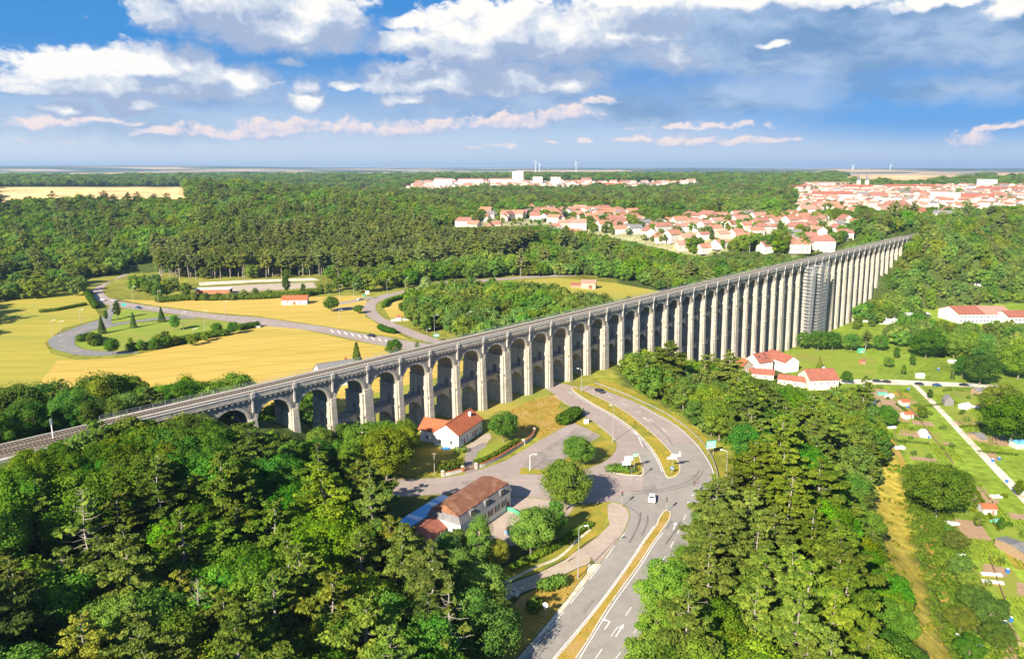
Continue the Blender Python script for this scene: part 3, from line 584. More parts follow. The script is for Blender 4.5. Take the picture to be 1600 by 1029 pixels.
strip('loop_road',SL([(172,478),(163,490),(156,499),(134,506),(96,520),(78,529),(76,536),(83,544),(106,551),(128,555),(162,555.5),(216,551)]),SL([(186,480),(176,492),(172,511),(152,514),(130,522),(118,531),(118,539),(130,545.5),(150,548),(162,548.5),(199,549),(216,549)]),Z+.062,M['asphalt_blue'],70)
strip('loop_marking',SL([(140,513),(118,521),(98,532),(97,538),(112,546),(128,549)]),SL([(130,513),(112,521),(93,532),(92,538),(109,547),(128,551)]),Z+.08,M['asphalt_old'],40)
strip('country_road',SL([(105,431),(160,421),(228,410.5)]),SL([(105,433.5),(160,423),(228,412.5)]),Z+.05,M['sand'],20)
# garden lanes on the valley floor
U0=lambda pts:[U(x,y,0)[:2] for x,y in pts]
strip('lane',U0([(1310,592),(1400,593),(1530,599),(1560,601)]),U0([(1310,599),(1400,601),(1530,605),(1560,607)]),.06,M['gravel'],30)
strip('lane',U0([(1424,600),(1450,626),(1475,652),(1510,690),(1556,740),(1618,806)]),U0([(1432,600),(1460,626),(1484,651),(1521,690),(1572,740),(1640,808)]),.065,M['gravel'],40)
strip('track',U0([(1371,664),(1390,695),(1402,725),(1404,745)]),U0([(1378,664),(1401,695),(1414,720),(1414,745)]),.05,M['dry_grass'],20)
strip('track',U0([(1436,815),(1444,850),(1455,900),(1468,950),(1475,1000),(1478,1060)]),U0([(1454,815),(1466,850),(1477,900),(1486,950),(1495,1000),(1500,1060)]),.05,M['dry_grass'],24)
sheet('lawn',U0([(1240,548),(1290,540),(1330,552),(1370,560),(1372,590),(1310,590),(1250,585)]),.03,M['lawn'])
sheet('lawn',U0([(1375,512),(1420,508),(1425,524),(1390,535),(1372,532)]),.03,M['lawn'])
# ------------------------------------------------------------------ the viaduct (local frame: x along, y = -n away from the road, z up from deck level 52)
VR=math.atan2(DY,DX)
via=thing('stone_viaduct','long pale limestone railway viaduct of fifty tall arches crossing the wooded valley','viaduct',(A0.x,A0.y,0),VR)
SP_=12.; K0,K1=-1,49
def gz(k,off=4.): return min(T(*VP(SP_*k,n)[:2]) for n in (0.5,-4,-9))
def gz_at(s): return min(T(*VP(s,n)[:2]) for n in (0.5,-4,-9))
SPR=44.1
def half(z,th):                       # half thickness along the deck
    return (1.95 if th else 1.16)+max(0,SPR-z)*.019
def dep(z):                           # near and far face
    e=max(0,SPR-z)*.028
    return .0-0.15+e,8.35+e
def pier(k):
    th=(k-2)%5==0; zb=min(gz(k)-1.5,41); mb=MB()
    cuts=[SPR]
    for t in (37.6,23.4):
        if zb<t-2.5: cuts+=[t+3.0,t]
    cuts.append(zb); 
    for hi,lo in zip(cuts[:-1],cuts[1:]):
        door=abs(hi-lo-3.0)<.01 and lo in (37.6,23.4)
        hu,hl=half(hi,th),half(lo,th); step=0.0
        nu,fu=dep(hi); nl,fl=dep(lo)
        ex=.14*((37.7-hi)>0)+.14*((23.5-hi)>0); hu+=ex; hl+=ex; nu+=ex*1.5; nl+=ex*1.5; fu+=ex; fl+=ex
        if door:
            for a,b in (((-nl,3.45),(-nu,3.45)),((4.95,fl),(4.95,fu))):
                mb.frus(-hl,hl,a[0],a[1],lo,-hu,hu,b[0],b[1],hi)
        else: mb.frus(-hl,hl,-nl,fl,lo,-hu,hu,-nu,fu,hi)
    # buttress on the face, string courses
    zt=SPR+1.2; nb,_=dep(zb); bw=.8 if not th else 1.4
    mb.frus(-bw-.25,bw+.25,-nb-.75,-nb+.4,zb,-bw,bw,-.35,.4,zt)
    for t in (37.6,23.4):
        if zb<t-2.5:
            h=half(t,th)+.38; n_,f_=dep(t); mb.box(-h,h,-n_-.55,f_+.4,t-.45,t-.02)
    h=half(SPR,th)+.14; mb.box(-h,h,-.0,8.5,SPR-.45,SPR-.01)
    o=mb.build('pier',[M['stone']],via); o.location=(SP_*k,0,0); return o
for k in range(K0,K1): pier(k)
def arch_mesh():
    mb=MB(); n=18; hw=SP_/2; r=5.0; top=50.4
    pts=[(hw-r*math.cos(math.pi*i/n),SPR+r*math.sin(math.pi*i/n)) for i in range(n+1)]
    y0,y1=.1,8.1
    # front and back faces in columns, the vault between
    def face(y,flip):
        b=len(mb.v); L_=[(0,SPR)]+pts+[(SP_,SPR)]
        for x,z in L_: mb.v+= [(x,y,z),(x,y,top)]
        for i in range(len(L_)-1):
            q=(b+2*i,b+2*i+2,b+2*i+3,b+2*i+1); mb.f.append(q[::-1] if flip else q); mb.m.append(0)
    face(y0,False); face(y1,True)
    for i in range(n):
        (a,c),(d,e)=pts[i],pts[i+1]; mb.add([(a,y0,c),(d,y0,e),(d,y1,e),(a,y1,c)],[(3,2,1,0)],0)
    mb.add([(0,y0,SPR),(pts[0][0],y0,SPR),(pts[0][0],y1,SPR),(0,y1,SPR)],[(3,2,1,0)]); mb.add([(pts[-1][0],y0,SPR),(SP_,y0,SPR),(SP_,y1,SPR),(pts[-1][0],y1,SPR)],[(3,2,1,0)])
    # proud ring of voussoirs
    ro=r+.75
    for y,s in ((y0-.09,1),(y1+.09,-1)):
        yb=y0+.05 if s>0 else y1-.05
        for i in range(n):
            t0,t1=math.pi*i/n,math.pi*(i+1)/n
            P=lambda rr,t: (hw-rr*math.cos(t),SPR+rr*math.sin(t))
            a,b,c,d=P(r-.03,t0),P(r-.03,t1),P(ro,t1),P(ro,t0)
            v=[(a[0],y,a[1]),(b[0],y,b[1]),(c[0],y,c[1]),(d[0],y,d[1]),(a[0],yb,a[1]),(b[0],yb,b[1]),(c[0],yb,c[1]),(d[0],yb,d[1])]
            f=[(0,1,2,3),(4,5,1,0),(3,2,6,7)]
            mb.add(v,f if s>0 else [q[::-1] for q in f],1)
    return mb.data('arch',[M['stone_dark'],M['stone_pale']])  # spandrels and vault take the stone with shade in its colour
am=arch_mesh()
for k in range(K0-1,K1): 
    o=link('arch',am,via); o.location=(SP_*k,0,0)
def tie_mesh(lv):
    # narrow footway arch tying two piers together
    mb=MB(); n=12; x0,x1=.55,SP_-.55; hw=SP_/2; r=4.7; spr=lv-6.1; y0,y1=2.1,6.3
    pts=[(hw-r*math.cos(math.pi*i/n),spr+(r+.2)*math.sin(math.pi*i/n)) for i in range(n+1)]
    for y,fl in ((y0,False),(y1,True)):
        b=len(mb.v); L_=[(x0,spr)]+pts+[(x1,spr)]
        for x,z in L_: mb.v+=[(x,y,z),(x,y,lv)]
        for i in range(len(L_)-1):
            q=(b+2*i,b+2*i+2,b+2*i+3,b+2*i+1); mb.f.append(q[::-1] if fl else q); mb.m.append(0)
    for i in range(n):
        (a,c),(d,e)=pts[i],pts[i+1]; mb.add([(a,y0,c),(d,y0,e),(d,y1,e),(a,y1,c)],[(3,2,1,0)],0)
    mb.box(x0,x1,y0-.25,y1+.25,lv+.002,lv+.3,1)  # footway top: its shade is in the darker stone colour
    return mb.data('footway_arch',[M['stone'],M['stone_dark']])
for lv in (37.6,23.4):
    tm=tie_mesh(lv)
    for k in range(K0,K1-1):
        if gz_at(SP_*(k+.5))<lv-6.5:
            o=link('footway_arch',tm,via); o.location=(SP_*k,0,0)
S0,S1=SP_*(K0-1)-21,SP_*K1+6
# solid abutments at both ends
mb=MB(); mb.box(S0,SP_*(K0-1)-.02,.12,8.08,34,50.39); mb.build('abutment',[M['stone']],via)
mb=MB(); mb.box(SP_*K1+.02,S1,.12,8.08,36,50.39); mb.build('abutment',[M['stone']],via)
mb=MB(); mb.frus(S0,S1,.0,8.2,50.4,S0,S1,-.42,8.62,50.95); mb.box(S0,S1,-.45,8.65,50.952,51.15); 
for i in range(int((S1-S0)/1.5)): mb.box(S0+1.5*i+.3,S0+1.5*i+.75,-.38,.02,50.35,50.9)
mb.build('cornice',[M['stone_pale']],via)
mb=MB(); mb.box(S0,S1,.6,7.6,51.152,51.45); mb.build('ballast_bed',[M['ballast']],via)
mb=MB()
for y0,y1 in ((-.05,.598),(7.602,8.3)): mb.box(S0,S1,y0,y1,51.152,51.55)
mb.box(S0,S1,3.75,4.5,51.452,51.53); mb.build('walkway',[M['walk']],via)
def parapet(y,near):
    mb=MB(); mb.box(S0,S1,y-.16,y+.16,51.152,52.12,0); mb.box(S0,S1,y-.24,y+.24,52.122,52.32,1); return mb.build('parapet',[M['stone_pale'],M['walk']],via)
parapet(-.22,True)
# far side: open steel railing
mb=MB(); mb.box(S0,S1,8.3,8.6,51.152,51.7,0)
mb.build('kerb_wall',[M['stone_pale']],via)
mb=MB()
for z in (52.1,52.6): mb.tube([(S0,8.45,z),(S1,8.45,z)],.04,4)
for i in range(int((S1-S0)/3)): mb.tube([(S0+3*i,8.45,51.7),(S0+3*i,8.45,52.62)],.04,4)
mb.build('railing',[M['metal']],via)
# refuges corbelled out over each pier
rf=MB(); rf.box(-.22,.22,-.42,.05,47.2,50.39); rf.frus(-.3,.3,-.5,.0,50.392,-.5,.5,-.78,.0,51.15); rf.box(-.5,.5,-.78,-.465,51.152,52.36); rf.box(-.07,.07,-.7,-.56,52.362,53.1)
rfd=rf.data('refuge',[M['walk']])
for k in range(K0,K1):
    o=link('refuge',rfd,via); o.location=(SP_*k,0,0)
# tracks: rails and sleepers lie on the viaduct and run on over the banks
T0,T1=-235.,740.
for i,yc in enumerate((2.05,6.05)):
    t=thing('railway_track',('railway track beside the parapet facing the road, nearer of the two','railway track beside the open steel railing, on the field side of the deck')[i],'railway track',(A0.x,A0.y,0),VR)
    for e in (-.72,.72):
        mb=MB(); mb.box(T0,T1,yc+e-.06,yc+e+.06,51.56,51.74); mb.build('rail',[M['rail']],t)
    mb=MB()
    for q in range(int((T1-T0)/.75)): mb.box(T0+.75*q,T0+.75*q+.28,yc-1.25,yc+1.25,51.452,51.56)
    mb.build('sleeper_bed',[M['sleeper']],t)
for a,b in ((T0,S0),(S1,T1)):
    mb=MB(); mb.frus(a,b,-.4,8.6,50.3,a,b,.5,7.7,51.44); o=mb.build('ballast',[M['ballast']]); o.location=(A0.x,A0.y,0); o.rotation_euler=(0,0,VR); tag(o,kind='structure')
    mb=MB(); mb.box(a,b,-1.6,-.42,50.2,51.2); mb.box(a,b,8.62,9.4,50.2,51.1); o=mb.build('trackside_path',[M['walk']]); o.location=(A0.x,A0.y,0); o.rotation_euler=(0,0,VR); tag(o,kind='structure')
# ------------------------------------------------------------------ scaffolding round two piers
sc=thing('scaffolding','grey steel scaffolding with many decks wrapping two piers of the viaduct','scaffolding',(A0.x,A0.y,0),VR)
for (xa,xb,ya,yb) in ((30*12-2.4,30*12+3.6,-4.2,9.),(31*12-1.2,32*12+3.0,-4.4,9.)):
    zb=gz_at((xa+xb)/2)+4.5; zt=48.8; nl=int((zt-zb)/2.15)
    for i in range(nl+1):
        z=zb+i*2.15
        mb=MB(); mb.box(xa,xb,ya,ya+1.1,z,z+.12,0); mb.box(xa,xa+1.,ya+1.12,yb-.5,z,z+.12,0)
        mb.box(xa-.06,xb+.06,ya-.06,ya-.01,z+.9,z+1.1,1); mb.box(xa-.1,xa-.04,ya,yb-.5,z+.9,z+1.1,1)
        mb.build('scaffold_deck',[M['metal'],M['net']],sc)
    mb=MB()
    for x in np.linspace(xa,xb,6):
        for y in (ya,ya+2.0): mb.tube([(x,y,zb-2.5),(x,y,zt+1)],.07,4)
    for y in np.linspace(ya+2.,yb-.5,4):
        for x in (xa,xa+1.6,xb-1.6,xb): mb.tube([(x,y,zb-2.5),(x,y,zt+1)],.07,4)
    mb.build('standards',[M['metal']],sc)
    mb=MB()
    for i in range(nl):
        z=zb+i*2.15
        for j,x in enumerate(np.linspace(xa,xb,6)[:-1]):
            if (i+j)%2: mb.tube([(x,ya-.1,z),(x+(xb-xa)/5,ya-.1,z+2.15)],.05,4)
    mb.build('diagonal_braces',[M['metal']],sc)
# ------------------------------------------------------------------ trees
def unit(a): return a/np.maximum(np.linalg.norm(a,axis=-1,keepdims=True),1e-9)
def quads(name,c,nrm,size,m,tone,asp=1.):
    n=len(c); t=unit(np.cross(nrm,NR.normal(size=(n,3)))); b=np.cross(nrm,t); s=np.asarray(size).reshape(-1,1)
    k=NR.uniform(.7,1.3,(n,4,1)); t*=s*asp; b=b*s; f=nrm*s*NR.uniform(-.25,.25,(n,1))
    v=np.stack([c-t*k[:,0]+f,c-b*k[:,1]-f,c+t*k[:,2]+f,c+b*k[:,3]-f],1).reshape(-1,3)
    me=bpy.data.meshes.new(name); me.vertices.add(4*n); me.vertices.foreach_set('co',v.ravel())
    me.loops.add(4*n); me.loops.foreach_set('vertex_index',np.arange(4*n,dtype=np.int32))
    me.polygons.add(n); me.polygons.foreach_set('loop_start',np.arange(0,4*n,4,dtype=np.int32))
    at=me.attributes.new('tone','FLOAT','FACE'); at.data.foreach_set('value',np.clip(tone,0,1).astype(np.float32))
    me.materials.append(m); me.update(calc_edges=True); return me
def clump(C,r,n,flat=.8):
    d=unit(NR.normal(size=(n,3))+np.array((0,0,.25))); rad=r*(.72+.32*NR.rand(n,1))
    p=C+d*rad*np.array((1,1,flat)); nrm=unit(d*.9+NR.normal(size=(n,3))*.42+np.array((0,0,.22))); return p,nrm
def broad(h,cr,cb,nl,per,size,taper=0.,ragged=1.,lm='leaf'):
    # crown of leafy boughs round a forked trunk: h height, cr crown radius, cb height of the crown's base
    P=[];Q=[];TN_=[];S=[]; ends=[]; cz=(h+cb)/2; hz=(h-cb)/2
    for i in range(nl):
        f=(i+.5)/nl; zz=-1+2*f; rr=math.sqrt(max(0,1-zz*zz)); a=i*2.39996+rnd.uniform(-.5,.5); w=1-taper*f
        q=rnd.uniform(.5,.9)*(1+ragged*rnd.uniform(-.12,.16))
        C=np.array((math.cos(a)*rr*cr*q*w,math.sin(a)*rr*cr*q*w,cz+zz*hz*.8+rnd.uniform(-.3,.3)))
        r=cr*rnd.uniform(.19,.38)*(1 if f<.9 else .8); n=int(per*(r/(cr*.32))**2)
        p,nm=clump(C,r,n); P.append(p);Q.append(nm); t0=rnd.uniform(.1,.9); TN_.append(np.clip(t0+NR.normal(size=n)*.22,0,1)); S.append(size*NR.uniform(.6,1.35,n)); ends.append(C)
    # loose sprays that break the outline
    n=int(nl*per*.10); d=unit(NR.normal(size=(n,3))+np.array((0,0,.2))); p=np.array((0,0,cz))+d*np.array((cr,cr,hz))*NR.uniform(.85,1.1,(n,1))*np.array((1-taper*.4,1-taper*.4,1)); P.append(p);Q.append(unit(d+NR.normal(size=(n,3))*.6));TN_.append(NR.rand(n));S.append(size*NR.uniform(.6,1.,n))
    cm=quads('crown',np.concatenate(P),np.concatenate(Q),np.concatenate(S),M[lm],np.concatenate(TN_))
    mb=MB(); tr=max(.14,h*.018); mb.tube([(0,0,-1.),(0,0,.3),(rnd.uniform(-.2,.2),rnd.uniform(-.2,.2),cb),(0,0,cz+hz*.35)],[tr*1.5,tr*1.15,tr*.8,tr*.3],7)
    for C in ends[::max(1,nl//7)]: mb.tube([(0,0,cb*.85+rnd.uniform(0,cz-cb)*.5),tuple(C*.55+np.array((0,0,cz*.42))),tuple(C)],[tr*.5,tr*.33,tr*.12],5)
    return cm,mb.data('trunk',[M['bark']])
def pine(h,base,cr,per,dead=False,flat=.24,size=.32,nm_='needle',asp=1.9):
    P=[];Q=[];TN_=[];S=[]; mb=MB(); tr=h*.013; lean=(rnd.uniform(-.5,.5),rnd.uniform(-.5,.5))
    ax=lambda z: np.array((lean[0]*z/h+.15*math.sin(z*.5),lean[1]*z/h+.15*math.cos(z*.4),z))
    mb.tube([tuple(ax(z)) if z>0 else (0,0,z) for z in (-1,.5,h*.3,h*.55,h*.8,h*.98)],[tr*1.25,tr,tr*.85,tr*.65,tr*.38,tr*.08],6)
    z=base; a=rnd.uniform(0,6)
    while z<h*.985:
        f=(z-base)/(h-base); L_=cr*(math.sin(min(1,f*1.7+.35)*math.pi/2))*(1-f**1.5)+.3
        for q in range(rnd.choice((3,4,5,5))):
            a+=6.283/4.6+rnd.uniform(-.7,.7); l=L_*rnd.choice((.45,.8,1.,1.1,1.35))*rnd.uniform(.8,1.15); up=rnd.uniform(-.06,.26)+.3*f
            e=ax(z)+np.array((math.cos(a)*l,math.sin(a)*l,l*up)); s0=ax(z); m_=(s0+e)/2-np.array((0,0,.12*l))
            mb.tube([tuple(s0),tuple(m_),tuple(e)],[tr*.3*(1-f*.6),tr*.2*(1-f*.6),.02],4,0,False)
            if dead and rnd.random()<.78: continue
            for g_ in ((.55,.9,1.05) if l>1.6 else (.95,)):
                C=s0+(e-s0)*g_+np.array((rnd.uniform(-.3,.3),rnd.uniform(-.3,.3),.12)); r=max(.45,l*.30)*rnd.uniform(.8,1.25); n=int(per*(r/.8)**1.3)
                d=unit(NR.normal(size=(n,3))); p=C+d*r*NR.uniform(.4,1.,(n,1))*np.array((1,1,flat)); nm=unit(d*np.array((.5,.5,.6))+NR.normal(size=(n,3))*.45+np.array((0,0,.45)))
                P.append(p);Q.append(nm);t0=rnd.uniform(.1,.9);TN_.append(np.clip(t0+NR.normal(size=n)*.25,0,1));S.append(size*NR.uniform(.6,1.3,n))
        z+=h*.05*rnd.uniform(.5,1.5)
    zz=h*.12
    while zz<base:                     # dead stubs below the live crown
        a=rnd.uniform(0,6.28); l=rnd.uniform(.6,2.4); s0=ax(zz); mb.tube([tuple(s0),tuple(s0+np.array((math.cos(a)*l,math.sin(a)*l,-.1*l)))],[tr*.2,.015],4,0,False); zz+=rnd.uniform(.35,.9)
    cm=quads('crown',np.concatenate(P),np.concatenate(Q),np.concatenate(S),M[nm_],np.concatenate(TN_),asp) if P else None
    return cm,mb.data('trunk',[M['greybark']])
def spruce(h,cr):
    P=[];Q=[];TN_=[];S=[]; n=1500
    f=NR.rand(n)**.75; z=h*(.06+.92*f); lay=np.abs(((z*1.5)%1)-.5)*.5; a=NR.rand(n)*6.283; r=cr*(1-f)*(.72+lay+.25*NR.rand(n))+.08
    p=np.stack([np.cos(a)*r,np.sin(a)*r,z-.25*r],-1); nm=unit(np.stack([np.cos(a),np.sin(a),np.full(n,.7)],-1)+NR.normal(size=(n,3))*.4)
    cm=quads('crown',p,nm,.34*NR.uniform(.6,1.3,n),M['needle'],NR.rand(n)*.6)
    mb=MB(); mb.tube([(0,0,-.6),(0,0,h*.3),(0,0,h*.97)],[.2,.15,.03],6); return cm,mb.data('trunk',[M['bark']])
BRO=[broad(12,4.3,2.4,34,560,.14),broad(13,3.7,2.2,30,540,.135,.25),broad(11,4.9,2.2,36,560,.145,0,1.5),broad(14,3.4,2.6,30,520,.135,.45),broad(10,4.2,1.6,30,540,.14,.1,1.3),broad(12,4.6,3.,28,600,.145,.1,1.8)]
BH=[12,13,11,14,10,12]
PH=[20,21,19,22]
PIN=[pine(20,6.5,4.0,92,size=.165),pine(21,8,3.7,88,size=.165),pine(19,5,4.2,92,size=.165),pine(22,10,3.8,88,size=.165)]; PIN+=[pine(18,6,4.3,84,flat=.4,size=.165),pine(21,7,3.5,80,flat=.34,size=.165)]; PH+=[18,21]
PSP=[pine(20,8,2.9,13,True),pine(18,5,3.3,9,True)]; PSH=[20,18]
SPR_=[spruce(12,2.6),spruce(12,3.0)]
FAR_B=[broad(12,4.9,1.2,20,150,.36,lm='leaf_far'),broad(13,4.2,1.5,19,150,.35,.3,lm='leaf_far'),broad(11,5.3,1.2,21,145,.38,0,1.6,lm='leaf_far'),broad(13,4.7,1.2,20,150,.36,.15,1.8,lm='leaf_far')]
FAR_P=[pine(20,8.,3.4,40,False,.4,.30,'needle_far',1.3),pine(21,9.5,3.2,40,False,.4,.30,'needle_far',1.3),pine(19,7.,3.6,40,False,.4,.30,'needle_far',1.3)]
def poisson(poly,sp,jit=.42):
    xs_=[p[0] for p in poly]; ys_=[p[1] for p in poly]; out=[]
    y=min(ys_); row=0; X=[];Y=[]
    while y<max(ys_):
        x=min(xs_)+(row%2)*sp/2
        while x<max(xs_): X.append(x+rnd.uniform(-jit,jit)*sp); Y.append(y+rnd.uniform(-jit,jit)*sp); x+=sp
        y+=sp*.87; row+=1
    X=np.array(X);Y=np.array(Y); k=inpoly(poly,X,Y); return list(zip(X[k],Y[k]))
TREES=[]      # x,y,z,h,kind,proto,wide,rot,color,zone
def add_tree(x,y,h,kind,zone,color=None,proto=None,wide=1.,z=None,label=None):
    n={'b':len(BRO),'p':len(PIN),'d':len(PSP),'s':len(SPR_)}[kind]
    TREES.append(dict(x=x,y=y,z=T(x,y) if z is None else z,h=h,k=kind,p=rnd.randrange(n) if proto is None else proto,w=wide*rnd.uniform(.92,1.12),r=rnd.uniform(0,6.28),c=color,zone=zone,label=label))
def tint():
    q=rnd.random()
    return (1.45,1.25,.75) if q<.16 else (.8,.95,1.1) if q<.27 else (.75,.85,.8) if q<.42 else (1.1,1.08,.9)
KEEP=[(*U(685,722,27)[:2],9),(*U(735,705,27)[:2],9)]       # places kept clear of woodland: x,y,r
for px,py,z_,r in ((710,690,27,13),(735,805,27,12),(690,815,27,11),(660,800,27,12),(755,790,27,11),(640,835,27,7),(1190,580,0,12),(1225,590,0,12),(1270,600,0,13),(1160,570,0,10),(1361,660,0,7)): 
    x,y,_=U(px,py,z_); KEEP.append((x,y,r))
def clear(x,y,m=0.): return all((x-a)**2+(y-b)**2>(r+m)**2 for a,b,r in KEEP)
# woodland in front of the railway bank
Z1=[VP(-190,4)[:2],VP(-14,4)[:2],VP(-4,6)[:2],(-63,174),(-52,170),(-40,163),(-33,152),(-26,142),(-19,131),(-12,119),(-8,106),(-6,75)]
for x,y in poisson(Z1,6.9):
    s,n=SN(x,y)
    if not clear(x,y): continue
    zg=T(x,y); front=smooth(np.array((150-y)/60))
    pinep=.44 if (y<150 and n>24) else .1
    k='p' if rnd.random()<pinep else 'b'
    h=(rnd.uniform(15,22.5) if k=='p' else rnd.uniform(9,16.5))
    cap=(51.6 if n<24 else 54)+rnd.uniform(-1.5,1)
    if -20<s: cap=min(cap,41.5+max(0,n-14)*.25+rnd.uniform(-1.5,1))
    h=max(3.,min(h if n>12 else 9,cap-zg)); 
    d_=y*CP-(zg-HC)*SP; pxx=CX+F*x/d_
    if 585<pxx<760 and y<180:
        lim=float(np.interp(pxx,[585,612,640,690,740,760],[745,800,824,852,852,840])); zt=U(pxx,lim,0); h=min(h,HC-HC*math.hypot(x,y)/math.hypot(zt[0],zt[1])-zg)
        if h<3: continue
    if k=='p' and h<12: k='b'
    if k=='p' and rnd.random()<.09: k='d'
    add_tree(x,y,h,k,'bank',(1.,1.06,.95) if rnd.random()<.5 else tint(),wide=1.15)
for x,y in poisson([VP(-190,3.2)[:2],VP(-26,3.2)[:2],VP(-26,11)[:2],VP(-190,11)[:2]],3.6):
    zg=T(x,y); h=52.2+rnd.uniform(-1.6,1.4)-zg
    if h>3: add_tree(x,y,min(h,11),'b','bank',(1.15,1.15,.85) if rnd.random()<.5 else tint(),wide=1.1)
for px,py,h in ((752,962,10),(778,1006,9),(738,1016,11),(722,938,11),(700,905,10),(760,1045,11),(735,975,9)):
    x,y,_=U(px,py,27); add_tree(x,y,h,'b','bank',(1.,1.06,.9) if h>9.5 else tint(),wide=1.15)
# trees between the viaduct's first arches and the side street
Z2=[VP(-12,5)[:2],VP(26,5)[:2],VP(40,7)[:2],(-29,200),(-31,186),(-38,179),(-52,172),(-63,172)]
for x,y in poisson(Z2,5.6):
    s,n=SN(x,y); hm_=41.5-T(x,y)+max(0,n-12)*.3 if s<22 else 14
    if clear(x,y,1) and hm_>2.5: add_tree(x,y,min(hm_,rnd.uniform(9.5,14)*(.75 if n<9 else 1)),'b','foot',(1.1,1.1,.85) if rnd.random()<.5 else tint())
for s_,n_,tp in ((-43,3.4,55),(-46,4.2,54),(-49.5,3.2,55.5),(-53,4,53.5),(-40,4.5,53)):
    x,y,_=VP(s_,n_); add_tree(x,y,tp-T(x,y),'b','bank',(1.3,1.25,.8),wide=1.25)
# belt of trees behind the railway
Z3=[VP(-200,-15)[:2],VP(-6,-13)[:2],VP(6,-22)[:2],VP(0,-46)[:2],VP(-30,-50)[:2],VP(-120,-46)[:2],VP(-200,-40)[:2]]
for x,y in poisson(Z3,7.3):
    zg=T(x,y); k='p' if rnd.random()<.16 else 'b'
    top=rnd.uniform(49,57.5) ; s,n=SN(x,y); top-=smooth(np.array((s+40)/40))*9
    add_tree(x,y,float(max(7,min(17,top-zg))),k,'belt',(.75,.88,.8) if rnd.random()<.55 else tint())
for x,y in poisson([VP(8,-20)[:2],VP(45,-30)[:2],VP(40,-50)[:2],VP(5,-48)[:2]],7): add_tree(x,y,rnd.uniform(5,9),'b','belt',tint())
# slope between the road and the allotments
Z4=[(17,76),(20,94),(26,111),(35,131),(46,150),(56,166),(62,183),(63.5,205),(60,225),(53,246),(46,262),(46,276),VP(152,7)[:2],VP(235,7)[:2],(150,372),(150,345),(160,318),(147,272),(131,246),(110,212),(92,168),(77,125),(60,75)]
for x,y in poisson(Z4,6.3):
    if not clear(x,y): continue
    s,n=SN(x,y)
    dg=float(pdist([(77,120),(92,168),(110,212),(131,248),(150,280)],np.array([x]),np.array([y]),False)[0])
    pp=.6 if (dg<42 and y<262) else (.16 if y<180 else .03)
    k='p' if rnd.random()<pp else 'b'
    h=rnd.uniform(15,21.5) if k=='p' else rnd.uniform(8,14.5)
    if k=='b' and y>250: h*=.85
    if dg<13 and y<262: h=rnd.uniform(7,12)
    d_=y*CP-(T(x,y)-HC)*SP; pxx=CX+F*x/d_
    if 1140<pxx<1330 and y>255:
        lim=float(np.interp(pxx,[1140,1165,1190,1225,1265,1300,1330],[562,586,597,606,620,606,590])); zt=U(pxx,lim,0); dd=math.hypot(x,y); zmax=HC-HC*dd/math.hypot(zt[0],zt[1]); h=min(h,zmax-T(x,y)); k='b'
        if h<2.5: continue
    add_tree(x,y,h,k,'slope',((1.,1.06,.9) if rnd.random()<.45 else tint()) if k=='b' else (1.08,1.08,.85),wide=1.1)
for x,y,h in ((24.2,111,10.5),(28.5,121,11.5),(33,131,10),(22,100,11),(38.5,139,9.5),(31,123,8)): add_tree(x,y,h,'b','slope',(1.15,1.15,.85),wide=1.1)
# wood beyond the viaduct, inside the bend of the road
W1=U2([(655,474),(690,462),(760,462),(850,466),(905,486),(950,500),(940,540),(860,560),(760,560),(708,532),(690,527),(640,508),(628,500)],27)
W1b=U2([(655,470),(700,462),(780,462),(860,470),(880,484),(960,492),(1010,500),(1000,540),(900,575),(800,590),(735,555),(712,534),(690,526),(660,517),(640,508),(636,500),(650,480)],27)
for x,y in poisson(W1b,7.2): add_tree(x,y,rnd.uniform(9,14.5),'b','bend',(1.1,1.12,.9) if rnd.random()<.75 else tint())
add_tree(*U(666,474,27)[:2],17,'b','bend',(1.7,1.6,2.6),3,1.1,label='tall silvery-grey tree at the corner of the wood by the road bend')
